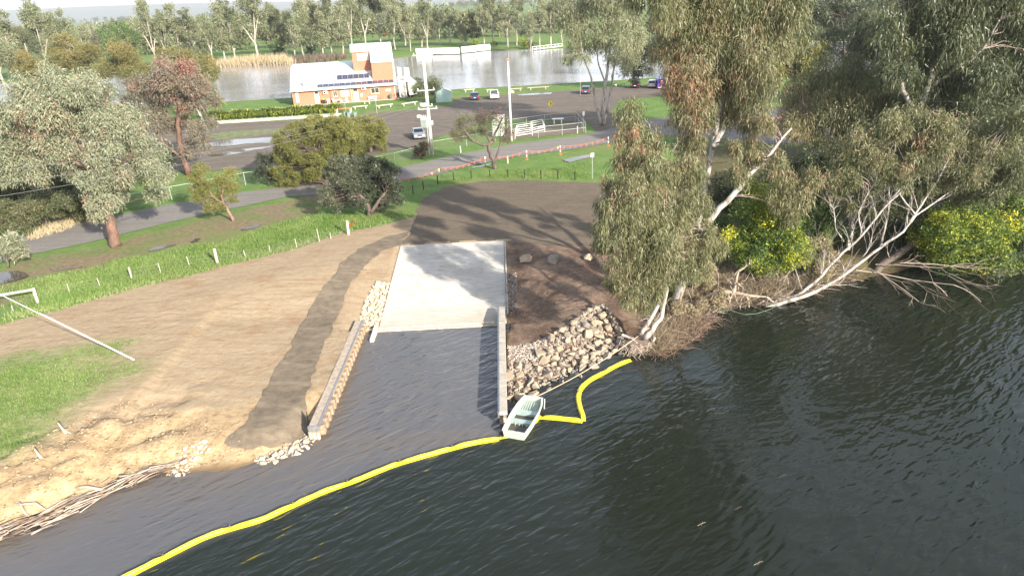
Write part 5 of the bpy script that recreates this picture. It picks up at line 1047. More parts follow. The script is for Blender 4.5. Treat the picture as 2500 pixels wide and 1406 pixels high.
# ============================================================= TREES
RG = np.random.default_rng(11)
DENS = 2.3
m_gum = leafmat('red_gum_leaves', [(0.0, (0.045, 0.056, 0.026)), (0.3, (0.10, 0.113, 0.05)), (0.55, (0.17, 0.175, 0.085)), (0.76, (0.245, 0.23, 0.125)), (0.86, (0.24, 0.15, 0.09)), (1.0, (0.29, 0.13, 0.08))], 0.22, 0.42)
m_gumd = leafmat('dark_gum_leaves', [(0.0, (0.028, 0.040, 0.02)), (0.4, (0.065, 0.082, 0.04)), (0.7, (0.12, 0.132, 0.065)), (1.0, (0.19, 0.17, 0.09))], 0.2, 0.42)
m_iron = leafmat('ironbark_leaves', [(0.0, (0.08, 0.095, 0.055)), (0.4, (0.20, 0.22, 0.14)), (0.75, (0.33, 0.35, 0.24)), (0.86, (0.30, 0.24, 0.16)), (0.95, (0.28, 0.12, 0.08)), (1.0, (0.30, 0.09, 0.06))], 0.25, 0.55)
m_irop = leafmat('pink_ironbark_leaves', [(0.0, (0.08, 0.07, 0.055)), (0.4, (0.16, 0.15, 0.115)), (0.75, (0.22, 0.205, 0.155)), (0.9, (0.26, 0.18, 0.14)), (1.0, (0.34, 0.14, 0.11))], 0.25, 0.55)
m_olive = leafmat('olive_hedge_leaves', [(0.0, (0.05, 0.052, 0.016)), (0.4, (0.135, 0.14, 0.038)), (0.75, (0.215, 0.21, 0.06)), (1.0, (0.29, 0.265, 0.09))], 0.15, 0.6)
m_dark = leafmat('dark_fig_leaves', [(0.0, (0.022, 0.028, 0.018)), (0.5, (0.065, 0.078, 0.048)), (0.8, (0.15, 0.16, 0.105)), (0.96, (0.13, 0.11, 0.07)), (1.0, (0.2, 0.08, 0.05))], 0.15, 0.4)
m_wattle = leafmat('flowering_wattle', [(0.0, (0.022, 0.045, 0.018)), (0.35, (0.06, 0.105, 0.03)), (0.60, (0.12, 0.18, 0.035)), (0.72, (0.24, 0.31, 0.04)), (0.88, (0.58, 0.56, 0.04)), (1.0, (0.78, 0.71, 0.06))], 0.25, 0.5)
m_pale = leafmat('pale_gum_leaves', [(0.0, (0.08, 0.10, 0.05)), (0.35, (0.17, 0.195, 0.105)), (0.7, (0.26, 0.275, 0.16)), (1.0, (0.33, 0.31, 0.20))], 0.25, 0.5, 0.3)
m_pale2 = leafmat('dull_gum_leaves', [(0.0, (0.05, 0.06, 0.035)), (0.4, (0.12, 0.14, 0.075)), (1.0, (0.23, 0.23, 0.13))], 0.25, 0.5, 0.3)
m_orangey = leafmat('olive_orange_leaves', [(0.0, (0.06, 0.065, 0.025)), (0.45, (0.155, 0.155, 0.055)), (0.75, (0.24, 0.205, 0.075)), (1.0, (0.34, 0.20, 0.075))], 0.2, 0.5, 0.3)
m_bgreen = leafmat('bright_green_leaves', [(0.0, (0.05, 0.085, 0.03)), (0.5, (0.11, 0.175, 0.06)), (1.0, (0.19, 0.26, 0.10))], 0.25, 0.5)
m_strap = leafmat('strappy_leaves', [(0.0, (0.10, 0.16, 0.03)), (0.5, (0.26, 0.33, 0.05)), (1.0, (0.48, 0.48, 0.09))], 0.2, 0.45)
m_dry = leafmat('dry_brush', [(0.0, (0.10, 0.075, 0.05)), (0.4, (0.26, 0.20, 0.13)), (0.6, (0.38, 0.31, 0.20)), (0.8, (0.24, 0.26, 0.10)), (1.0, (0.17, 0.22, 0.07))], 0.15, 0.7)
m_twiggy = leafmat('bare_twigs', [(0.0, (0.07, 0.045, 0.04)), (0.6, (0.15, 0.10, 0.08)), (0.85, (0.10, 0.11, 0.06)), (1.0, (0.14, 0.15, 0.08))], 0.1, 0.7)
def barkmat(name, stops, scale=1.3, stretch=0.25, b=0.4):
    m, nt, bs = newmat(name); P = pos(nt, scale=(1, 1, stretch))
    c = ramp(nt, noise(nt, scale, 6, 0.65, P, 0.5), stops); nt.links.new(c, bs.inputs['Base Color']); bs.inputs['Roughness'].default_value = 0.8
    bump(nt, bs, noise(nt, scale*5, 5, 0.7, P), b, 0.05); return m
m_bwhite = barkmat('white_gum_bark', [(0.34, (0.10, 0.08, 0.065)), (0.44, (0.25, 0.215, 0.19)), (0.56, (0.42, 0.395, 0.36)), (0.75, (0.28, 0.24, 0.205))], 2.2, 0.35)
m_btwig = barkmat('greyish_twig_bark', [(0.3, (0.17, 0.12, 0.10)), (0.7, (0.36, 0.29, 0.25))])
m_bfar = barkmat('far_gum_bark', [(0.3, (0.20, 0.17, 0.14)), (0.7, (0.44, 0.41, 0.36))])
m_bred = barkmat('red_ironbark_bark', [(0.3, (0.06, 0.033, 0.024)), (0.6, (0.155, 0.088, 0.064)), (0.8, (0.23, 0.145, 0.11))], 3.0, 0.3, 0.9)
m_bbrown = barkmat('brown_bark', [(0.3, (0.12, 0.075, 0.055)), (0.7, (0.30, 0.20, 0.15))], 2.5, 0.3, 0.8)
m_bdark = barkmat('dark_rough_bark', [(0.3, (0.045, 0.035, 0.03)), (0.7, (0.16, 0.12, 0.10))], 2.5, 0.3, 0.8)
m_dead = barkmat('bleached_dead_wood', [(0.3, (0.26, 0.20, 0.155)), (0.7, (0.50, 0.42, 0.34))], 2.0, 0.5, 0.4)

def leaves(clumps, L, W, weep, dens, rng, nsub=14, sig=0.27, lump=0.16, flat=0.0, tjit=0.13, shell=0.5, down=None):
    """clumps: (cx,cy,cz, rx,ry,rz, tint). Returns verts, tris, tint, subcentres"""
    VV = []; TT = []; subs = []
    down = weep if down is None else down
    for (cx, cy, cz, rx, ry, rz, tn) in clumps:
        r = (rx*ry*rz)**(1/3.0); n = int(dens*DENS*r*r*4*math.pi/(L*W*0.5)*0.5)
        ns = max(5, int(nsub*(0.7+0.3*min(r/2.0, 2))))
        u = rng.normal(size=(ns, 3)); u /= np.linalg.norm(u, axis=1)[:, None]; u[:, 2] = u[:, 2]*0.85+0.12
        rad = shell+(1-shell)*rng.random(ns)**0.6
        sc = u*rad[:, None]*np.array([rx, ry, rz])*0.82+np.array([cx, cy, cz]); subs.append(sc)
        st = tn+rng.normal(0, lump, ns)
        k = rng.integers(0, ns, n); g = rng.normal(size=(n, 3)); gl = np.linalg.norm(g, axis=1)[:, None]; g = g/gl*np.minimum(gl, 2.0)
        sg = sig*r*(0.7+0.6*rng.random(ns))[k][:, None]; p = sc[k]+g*sg*np.array([1, 1, 0.75+0.5*weep])
        p[:, 2] -= np.abs(rng.normal(size=n))*weep*sg[:, 0]*1.3
        if flat: p[:, 2] = p[:, 2]*(1-flat)+sc[k][:, 2]*flat
        d = rng.normal(size=(n, 3))*(1.0 if down < .2 else 0.55); out = g*0.5
        d = d*(1-0.25*down)+out*0.5; d[:, 2] -= 1.7*down
        if down < .2: d[:, 2] += 0.25
        d /= np.linalg.norm(d, axis=1)[:, None]
        s = np.cross(d, rng.normal(size=(n, 3))); s /= np.linalg.norm(s, axis=1)[:, None]
        q_ = 0.45+1.25*rng.random(n)**1.6; l = L*q_[:, None]; w = W*(0.55+0.75*rng.random(n))[:, None]
        VV.append(np.stack([p-s*w*0.5, p+s*w*0.5, p+d*l], 1).reshape(-1, 3)); t = np.clip(st[k]+rng.normal(0, tjit, n), 0, 1); TT.append(np.repeat(t, 3))
    v = np.concatenate(VV); t = np.concatenate(TT); return v, np.arange(len(v)).reshape(-1, 3), t, np.concatenate(subs)
def leafobj(name, clumps, parent, mat, L, W, weep=0.6, dens=1.0, rng=RG, **kw):
    v, f, t, subs = leaves(clumps, L, W, weep, dens, rng, **kw); pl = np.array(parent.location) if parent is not None else 0
    me = mesh_np(name, v-pl, f, mat, {'tint': t}); o = link(bpy.data.objects.new(name, me), parent); return o, subs
def twigs(stems, subs, parent, mat, r0=0.05, r1=0.012, frac=1.0, name='branch', seed=3, sag=0.06, n=4, maxlen=99):
    """thin branches from the nearest higher point of the stems to the centres of leaf sprays"""
    S_ = []; 
    for st in stems:
        for i in range(len(st)-1):
            a, b = np.array(st[i][:3], float), np.array(st[i+1][:3], float)
            for k in range(4): S_.append(a+(b-a)*k/4)
        S_.append(np.array(st[-1][:3], float))
    S_ = np.array(S_); r = random.Random(seed); mb = MB(parent.location)
    for c in subs:
        if r.random() > frac: continue
        d = np.linalg.norm(S_-c, axis=1)+np.maximum(S_[:, 2]-c[2], 0)*0.8; i = int(np.argmin(d)); a = S_[i]; L = float(np.linalg.norm(c-a))
        if L > maxlen or L < 0.3: continue
        m = [a]; q = 4
        for k in range(1, q): u = k/q; m.append(a+(c-a)*u+np.array([r.uniform(-.09, .09)*L, r.uniform(-.09, .09)*L, sag*L*math.sin(u*math.pi)+r.uniform(-.04, .04)*L]))
        m.append(c); mb.tube(m, [0.55*r0*min(1.5, 0.5+L*.2)*(1-k/q)+r1*.6 for k in range(q+1)], n, cap=False)
    return mb.build(name, mat if mat not in (m_bwhite,) else m_btwig, parent, smooth=True, kind='stuff')
def stem(px, Ys, r0, r1):
    """trace: list of (px,py) with Y distances interpolated -> points with radius"""
    n = len(px); out = []
    for i, (x, y) in enumerate(px):
        f = i/(n-1); Y = Ys[0]+(Ys[1]-Ys[0])*f; p = atY(x, y, Y); out.append((p[0], p[1], p[2], r0+(r1-r0)*f))
    return out
def wob(st, r, k=3, amp=0.5):
    out = []
    for a, b in zip(st[:-1], st[1:]):
        for j in range(k):
            u = j/k; q = [a[i]+(b[i]-a[i])*u for i in range(4)]
            if j: 
                for i in range(3): q[i] += r.uniform(-amp, amp)*q[3]
            out.append(tuple(q))
    out.append(st[-1]); return out
def limbs(stems, parent, mat, names='limb', seed=1):
    r = random.Random(seed); o = []
    for i, st in enumerate(stems):
        w = wob(st, r); o.append(MB(parent.location).tube([q[:3] for q in w], [q[3] for q in w], 9 if w[0][3] > .1 else 6).build('trunk' if i == 0 else names, mat, parent, smooth=True))
    return o
def pc(px, py, Y, r, ry=None, tint=0.5, dz=1.0, dy=None):
    """clump from its place in the view: radius in pixels of the photo"""
    c = atY(px, py, Y); s = depth(c)/FPX; a = r*s; b = (ry or r)*s*dz; return (c[0], c[1], c[2], a, dy or a, b, tint)

# ---- the big river red gum on the bank right of the ramp
b = at(1655, 745, -0.6)
T1 = thing('river_red_gum', 'tall river red gum, forked white trunks and drooping rusty olive foliage, nearest the ramp', 'tree', b)
y0 = float(b[1])
s1 = stem([(1655, 745), (1664, 698), (1670, 632), (1690, 588), (1712, 520), (1726, 436), (1732, 397), (1744, 335), (1739, 264), (1737, 198)], (y0, y0+2.5), 0.30, 0.10)
s1b = stem([(1740, 360), (1766, 317), (1788, 220), (1810, 176), (1845, 141), (1852, 75)], (y0+1.6, y0+3.0), 0.22, 0.06)
s1c = stem([(1745, 330), (1772, 200), (1797, 88), (1779, 26), (1788, -30), (1795, -90)], (y0+1.8, y0+2.0), 0.18, 0.07)
s2 = stem([(1690, 590), (1740, 530), (1797, 467), (1823, 432), (1863, 397), (1898, 353), (1933, 313)], (y0+1, y0+2.0), 0.24, 0.06)
s3 = stem([(1563, 817), (1590, 775), (1611, 733), (1626, 645), (1642, 601), (1648, 560)], (y0-4.2, y0-3.0), 0.15, 0.04)
s4 = stem([(1574, 826), (1598, 795), (1616, 773), (1629, 707), (1622, 663), (1628, 640)], (y0-4.4, y0-3.4), 0.18, 0.05)
s5 = stem([(1725, 440), (1700, 385), (1665, 380), (1640, 372)], (y0+2, y0+1), 0.07, 0.02)
s6 = stem([(1622, 430), (1608, 395), (1598, 370), (1575, 350)], (y0+1, y0), 0.10, 0.03)
s7 = stem([(1626, 645), (1612, 640), (1595, 632), (1580, 620)], (y0-3.8, y0-4), 0.05, 0.015)
s8 = stem([(1740, 264), (1720, 245), (1680, 240), (1650, 250)], (y0+2.2, y0+2.2), 0.06, 0.02)
s9 = stem([(1823, 432), (1850, 410), (1910, 425), (1960, 445)], (y0+2, y0+2), 0.07, 0.02)
s10 = stem([(1700, 550), (1650, 500), (1620, 440), (1600, 400)], (y0+1.4, y0+1), 0.13, 0.05)
st1 = [s1, s1b, s1c, s2, s3, s4, s5, s6, s7, s8, s9, s10]; limbs(st1, T1, m_bwhite)
r_ = .55; G1 = [(1690, 20, 75, .55), (1620, -10, 60, .5), (1770, -20, 90, .5), (1850, 40, 75, .5), (1910, 80, 70, .48), (1700, 95, 75, .72), (1640, 105, 55, .6), (1760, 110, 65, .58), (1830, 130, 70, .55), (1680, 170, 75, .76), (1730, 200, 60, .66), (1655, 215, 45, .7),
    (1790, 190, 55, .55), (1850, 205, 55, .55), (1715, 275, 45, .62), (1780, 265, 50, .6), (1835, 265, 55, .58), (1660, 285, 40, .62), (1680, 345, 40, .58), (1865, 300, 32, .6), (1560, -20, 45, .4), (1930, 20, 55, .45), (1620, 40, 40, .55),
    (1545, 280, 45, .5), (1530, 335, 40, .66), (1570, 330, 40, .5), (1520, 395, 38, .7), (1560, 390, 45, .62), (1600, 345, 35, .55), (1500, 440, 35, .62), (1545, 455, 45, .55), (1480, 500, 35, .45), (1600, 440, 50, .5), (1650, 430, 48, .5), (1690, 420, 38, .5),
    (1530, 520, 50, .5), (1590, 510, 55, .5), (1650, 505, 55, .48), (1700, 500, 45, .48), (1480, 560, 38, .42), (1540, 580, 50, .5), (1600, 585, 55, .5), (1660, 580, 50, .5), (1710, 570, 40, .5), (1510, 640, 40, .5), (1560, 650, 48, .55), (1610, 650, 40, .52), (1700, 640, 42, .5), (1670, 660, 36, .5), (1540, 710, 38, .52), (1590, 705, 36, .5), (1570, 745, 26, .5),
    (1890, 380, 28, .6), (1925, 430, 40, .62), (1960, 480, 40, .58), (1900, 480, 34, .58), (1985, 430, 34, .62), (1840, 350, 25, .6), (1930, 530, 28, .5), (1790, 360, 25, .58)]+[(1640+RG.uniform(0, 300), -50-RG.uniform(0, 170), RG.uniform(50, 75), .55) for _ in range(13)]+[(1500, 500, 34, .5), (1470, 600, 30, .45), (1500, 690, 30, .5), (1800, 430, 32, .55), (1840, 390, 30, .6), (1900, 400, 26, .6), (1640, 540, 45, .5), (1630, 620, 40, .55), (1750, 600, 30, .5), (1600, 400, 34, .5)]
cl = [pc(x, y, y0+(1.5 if y < 400 else 0.0)+((-6.0 if y > 430 else -4.0) if x < 1640 else (-3.5 if y > 480 and x < 1720 else 0))+RG.uniform(-1.5, 1.5), r*1.0, r*1.05, t) for x, y, r, t in G1]
o, sub = leafobj('crown', cl, T1, m_gum, 0.28, 0.045, 0.85, 0.85, nsub=17, sig=0.21, lump=0.10)
twigs(st1, sub, T1, m_bwhite, 0.045, 0.010, 0.5, maxlen=4.5)
# fallen root plate of the pair of stems
p = at(1555, 845, WZ+.3); rp_ = thing('root_mound', 'eroded root mound with dead grass at the foot of the leaning white stems', 'root mound', p)
me = hull_mesh('soil_clump', 77, m_rockd, 0.7, 30); o = link(bpy.data.objects.new('soil_clump', me), rp_); o.scale = (1.25, 0.9, 0.75)
mb = MB((0, 0, 0)); rr = random.Random(9)
for k in range(70):
    a = rr.uniform(0, 6.3); q = Vector((math.cos(a)*rr.uniform(.5, 1.1), math.sin(a)*rr.uniform(.4, .8), rr.uniform(0, .5))); mb.tube([q, q+Vector((rr.uniform(-.4, .4), rr.uniform(-.5, .1), -.2)), q+Vector((rr.uniform(-.6, .6), rr.uniform(-.7, .1), -.6))], [.02, .015, .008], 4)
mb.build('roots', m_dead, rp_); MB().tube([(-.9, .3, .7), (-.3, .0, .55), (.1, -.3, .2)], [.09, .08, .05], 7).build('broken_limb', m_bwhite, rp_); MB().tube([(.9, -.1, .2), (1.05, -.2, .65)], [.12, .1], 7).build('stump', m_bwhite, rp_)

# ---- multi stemmed gum leaning out over the water
b = at(1868, 748, WZ); T2 = thing('leaning_gum', 'many stemmed white gum leaning far to the right out of the water edge', 'tree', b); y0 = float(b[1])
A = [stem([(1840, 758), (1867, 746), (1950, 720), (2007, 672), (2060, 614), (2104, 575), (2157, 509), (2211, 459), (2240, 410)], (y0, y0+3), 0.15, 0.03),
     stem([(1850, 762), (1885, 748), (1972, 720), (2034, 689), (2095, 645), (2148, 606), (2205, 566), (2236, 526), (2308, 476), (2375, 432)], (y0-.3, y0+3), 0.17, 0.03),
     stem([(2110, 690), (2148, 650), (2214, 606), (2280, 566), (2333, 522), (2352, 495), (2420, 450)], (y0+5, y0+5.5), 0.34, 0.10),
     stem([(2120, 672), (2175, 625), (2260, 590), (2300, 545), (2340, 500)], (y0+5.5, y0+6), 0.28, 0.08),
     stem([(2070, 610), (2080, 560), (2078, 518), (2075, 485), (2068, 440)], (y0+4.5, y0+5), 0.16, 0.05),
     stem([(2060, 590), (2040, 560), (2035, 510), (2025, 500)], (y0+3, y0+3), 0.05, 0.03), stem([(2148, 606), (2160, 560), (2172, 500), (2170, 450)], (y0+2, y0+3), 0.09, 0.03),
     stem([(2157, 509), (2190, 470), (2225, 430), (2270, 395)], (y0+2.5, y0+3), 0.10, 0.03), stem([(2205, 566), (2250, 500), (2290, 440), (2310, 400)], (y0+2, y0+3), 0.09, 0.03), stem([(2104, 575), (2095, 520), (2120, 470), (2150, 430)], (y0+2, y0+3), 0.06, 0.02),
     stem([(2095, 645), (2125, 600), (2135, 540)], (y0+1.5, y0+2), 0.06, 0.02), stem([(2236, 526), (2200, 480), (2180, 440)], (y0+2, y0+3), 0.06, 0.02), stem([(2007, 672), (2010, 640), (2012, 610)], (y0+1, y0+1), 0.04, 0.015)]
ls = limbs(A, T2, m_bwhite, seed=5)
for k in (2, 3): ls[k].data.materials.clear(); ls[k].data.materials.append(m_bdark)
G2_ = [(2120, 330, 45, .62), (2180, 300, 45, .66), (2250, 300, 50, .68), (2310, 310, 50, .74), (2370, 320, 48, .66), (2090, 380, 40, .62), (2140, 395, 42, .64), (2200, 370, 48, .66), (2260, 365, 50, .7), (2330, 380, 48, .66), (2400, 375, 45, .55), (2070, 430, 38, .58), (2120, 450, 36, .6), (2190, 430, 40, .6), (2300, 430, 40, .6), (2370, 420, 40, .5), (2440, 340, 50, .48), (2460, 400, 45, .45), (2050, 370, 35, .6), (2230, 480, 28, .55), (2420, 460, 42, .42), (2480, 440, 45, .42), (2010, 470, 28, .55), (2340, 470, 34, .5), (2480, 300, 45, .5), (2150, 500, 20, .55), (2080, 500, 20, .5), (2260, 460, 26, .55), (2120, 520, 16, .5), (2040, 440, 26, .6), (2230, 400, 36, .62), (2160, 350, 40, .66), (2300, 350, 44, .68)]
cl = [pc(x, y, y0+3.5+RG.uniform(-1.5, 2.0), r, r, t-.05) for x, y, r, t in G2_]
o, sub = leafobj('crown', cl, T2, m_gum, 0.28, 0.05, 0.5, 0.85, nsub=10, sig=0.27, lump=0.12); twigs(A, sub, T2, m_bwhite, 0.05, 0.012, 0.9, maxlen=5)
mb = MB(b); rr = random.Random(31)
for st in A:
    for k in range(9):
        i = rr.randrange(max(1, len(st)//3), len(st)); a = Vector(st[i-1][:3]).lerp(Vector(st[i][:3]), rr.random()); d = (Vector(st[i][:3])-Vector(st[i-1][:3])).normalized(); d = (d*.7+Vector((rr.uniform(-.9, .9), rr.uniform(-.8, .8), rr.uniform(-.2, 1.1)))).normalized(); L = rr.uniform(1.0, 3.2); P_ = [a]; r0 = min(.05, st[i][3]*.45)
        for q in range(5): d = (d+Vector((rr.uniform(-.3, .3), rr.uniform(-.3, .3), rr.uniform(-.15, .35)))).normalized(); P_.append(P_[-1]+d*L/5)
        mb.tube(P_, [r0*(1-.17*q) for q in range(6)], 5, cap=False)
        for q in (2, 3, 4):
            e = (d+Vector((rr.uniform(-1, 1), rr.uniform(-1, 1), rr.uniform(-.3, .8)))).normalized(); mb.tube([P_[q], P_[q]+e*L*.2, P_[q]+e*L*.4+Vector((0, 0, .1))], [r0*.5, r0*.35, .006], 4, cap=False)
mb.build('bare_branches', m_bwhite, T2, smooth=True, kind='stuff')
# ---- generic hero builder
def hero(name, label, base, stems, G_, yc, leafm, barkm, L, W, weep, dens, dy=1.5, seed=0, nsub=10, sig=.27, lump=.1, tw=(.05, .012, .6), cat='tree', **kw):
    t = thing(name, label, cat, base); limbs(stems, t, barkm, seed=seed)
    rg = np.random.default_rng(100+seed); cl = [pc(g[0], g[1], (g[4] if len(g) > 4 else yc)+rg.uniform(-dy, dy), g[2], g[2]*kw.get('vs', 1.0), g[3]) for g in G_]
    k2 = {k: v for k, v in kw.items() if k != 'vs'}
    o, sub = leafobj('crown', cl, t, leafm, L, W, weep, dens, rg, nsub=nsub, sig=sig, lump=lump, **k2); twigs(stems, sub, t, barkm, tw[0], tw[1], tw[2], seed=seed, maxlen=7); return t
# gum behind, upper centre right
b = at(2040, 395); y0 = float(b[1]); hero('river_red_gum', 'broad drooping gum between the leaning gum and the dark pines, rusty at its left edge', b,
    [stem([(2040, 395), (2030, 330), (2050, 260), (2070, 200), (2090, 170)], (y0, y0), .4, .12), stem([(2035, 340), (1990, 290), (1960, 250)], (y0, y0-1), .15, .05), stem([(2045, 280), (2110, 230), (2160, 200)], (y0, y0), .2, .06)],
    [(1960, 260, 45, .68), (1925, 290, 38, .7), (1980, 200, 45, .55), (2030, 180, 50, .5), (2090, 180, 50, .48), (2150, 200, 50, .45), (2200, 230, 45, .5), (2010, 250, 50, .55), (2070, 250, 55, .5), (2130, 260, 50, .5), (1940, 230, 35, .6), (2000, 310, 40, .55), (2060, 310, 42, .48), (2120, 310, 40, .5), (2170, 280, 42, .5), (1950, 320, 28, .66), (2190, 300, 38, .5), (2040, 350, 35, .42), (2235, 270, 35, .55), (2110, 350, 40, .4), (2170, 340, 40, .38)]+[], y0, m_gum, m_bwhite, .42, .075, .75, 1.0, 2.0, 21)
# tall mass at the upper right corner
b = at(2255, 420); y0 = float(b[1]); hero('river_red_gum', 'towering grey green gum filling the upper right corner, pale trunk showing', b,
    [stem([(2255, 420), (2250, 340), (2243, 270), (2262, 220), (2290, 140), (2310, 60), (2330, -40)], (y0, y0), .55, .15), stem([(2245, 290), (2215, 240), (2190, 180), (2200, 110), (2205, 50)], (y0, y0), .3, .08), stem([(2262, 220), (2330, 170), (2400, 120), (2440, 50)], (y0, y0-2), .25, .08)],
    [(2240, 20, 60, .5), (2300, -10, 65, .5), (2370, 0, 65, .52), (2440, 10, 65, .5), (2500, 30, 65, .45), (2210, 90, 55, .5), (2270, 100, 60, .52), (2340, 90, 60, .5), (2410, 90, 60, .52), (2480, 110, 60, .48), (2200, 160, 50, .45), (2260, 180, 50, .46), (2330, 170, 58, .5), (2400, 180, 60, .5), (2470, 190, 60, .48), (2300, 240, 50, .44), (2370, 250, 55, .48), (2440, 260, 55, .5), (2500, 270, 55, .45), (2170, 60, 45, .5), (2230, 230, 35, .4), (2310, -80, 80, .5), (2430, -70, 80, .5), (2290, 300, 40, .4), (2400, 320, 48, .42), (2550, 150, 60, .45), (2560, -20, 70, .45)]+[(2180+37.0*k%420, -100-(k*61)%140, 80, .5) for k in range(12)], y0, m_gumd, m_bwhite, .56, .10, .7, .95, 2.5, 22)
b = at(2560, 560); y0 = float(b[1]); hero('dark_gum', 'dark drooping gum at the right edge behind the yellow wattle', b,
    [stem([(2560, 560), (2540, 480), (2500, 420), (2440, 400)], (y0, y0), .35, .1), stem([(2540, 480), (2560, 380), (2560, 300)], (y0, y0), .25, .1)],
    [(2480, 330, 45, .45), (2440, 430, 42, .4), (2490, 420, 50, .42), (2420, 500, 40, .38), (2480, 500, 50, .38), (2520, 460, 50, .4), (2450, 560, 42, .35), (2500, 570, 48, .35), (2400, 540, 32, .35), (2540, 380, 50, .4), (2480, 620, 30, .4), (2360, 500, 34, .4)], y0, m_gumd, m_bdark, .36, .07, .7, 1.1, 2, 23)
b = at(2030, 215); y0 = float(b[1])
for (x, yb_, yt, w_, lb, mt, sd) in [(2060, 188, -10, 150, 'dark dense conical evergreen standing alone before the lake, upper right', m_dark, 31), (2170, 200, 20, 120, 'dark bushy evergreen right of the dense conical one', m_gumd, 32), (1700, 190, -30, 120, 'dark gum behind the upper left of the big red gum', m_gumd, 33), (2330, 260, 60, 150, 'dark gum trunkless mass behind the towering corner gum', m_gumd, 34), (1935, 255, 85, 135, 'rounded olive brown tree with a thin bent trunk on the far lawn', m_olive, 35), (1545, 215, 90, 105, 'dark bushy tree over the parked black car', m_dark, 36), (2480, 330, 150, 150, 'grey gum in the trees at the far right edge', m_gumd, 37)]:
    b = at(x, yb_); y0 = float(b[1]); rr = random.Random(sd); G_ = []; h = yb_-yt
    for k in range(14): f = rr.random(); G_.append((x+rr.uniform(-.5, .5)*w_*(1.1-.7*abs(f-.35)), yt+h*(.12+.68*f) if mt is not m_olive else yt+h*(.12+.42*f), w_*rr.uniform(.17, .25), .5+rr.uniform(-.12, .12)))
    hero('bushy_tree', lb, b, [stem([(x+5, yb_), (x, yb_-h*.4), (x-6, yt+h*.25)], (y0, y0), .35, .08)], G_, y0, mt, m_bdark if mt is not m_olive else m_bbrown, .65, .16, .2, .75, 3, sd, tw=(.06, .02, .3))

# three stemmed tall gum by the road junction
b = at(1471, 306); y0 = float(b[1]); hero('three_stemmed_gum', 'tall three stemmed white gum rising from one butt at the road junction', b,
    [stem([(1471, 306), (1471, 280), (1474, 240), (1478, 205), (1484, 160), (1490, 100), (1480, 50)], (y0, y0), .42, .08), stem([(1468, 304), (1456, 262), (1449, 215), (1440, 180), (1425, 140), (1415, 90)], (y0, y0), .26, .06), stem([(1475, 304), (1484, 262), (1493, 215), (1500, 160), (1508, 110), (1520, 60)], (y0, y0+1), .26, .06), stem([(1478, 205), (1462, 160), (1455, 120), (1450, 70)], (y0, y0), .14, .05), stem([(1493, 190), (1505, 150), (1530, 110)], (y0, y0), .12, .04)],
    [(1400, 30, 34, .55), (1435, 5, 38, .6), (1480, -5, 40, .6), (1525, 10, 36, .55), (1390, 75, 30, .5), (1425, 55, 36, .6), (1470, 45, 38, .58), (1515, 55, 38, .55), (1550, 50, 30, .5), (1400, 115, 26, .45), (1440, 100, 30, .52), (1480, 95, 32, .55), (1520, 100, 32, .5), (1545, 110, 30, .6), (1385, 140, 18, .42), (1425, 140, 18, .45), (1500, 135, 24, .52), (1535, 145, 24, .6), (1555, 90, 24, .52), (1460, -40, 40, .55), (1510, -35, 36, .55), (1370, 50, 18, .5)], y0, m_pale, m_bwhite, .5, .085, .55, .62, 2.5, 41, tw=(.07, .015, .8))
# twisted bottlebrush by the road
b = atG(1208, 412); y0 = float(b[1]); hero('twisted_tree', 'small twisted rough barked tree, half bare, forked above the orange flags', b,
    [stem([(1208, 412), (1206, 398), (1198, 375), (1192, 355), (1202, 345)], (y0, y0), .30, .2), stem([(1202, 345), (1212, 320), (1220, 300), (1230, 285)], (y0, y0), .18, .05), stem([(1202, 348), (1180, 355), (1155, 345), (1135, 320), (1120, 310)], (y0, y0-.5), .2, .05), stem([(1208, 398), (1217, 370), (1224, 340), (1238, 320), (1248, 300)], (y0, y0), .15, .04), stem([(1200, 350), (1185, 325), (1170, 305), (1160, 290)], (y0, y0), .14, .04)],
    [(1115, 310, 19, .9), (1135, 295, 22, .95), (1160, 300, 24, .95), (1120, 335, 16, .5), (1145, 325, 20, .95), (1190, 290, 20, .6), (1200, 305, 22, .9), (1225, 300, 16, .4), (1240, 320, 16, .3), (1175, 280, 18, .3), (1215, 280, 18, .3), (1235, 345, 12, .3), (1105, 330, 11, .4), (1170, 325, 15, .9)], y0, m_twiggy, m_bdark, .26, .05, .1, .38, 1.0, 42, tw=(.045, .012, 1.0), sig=.33)

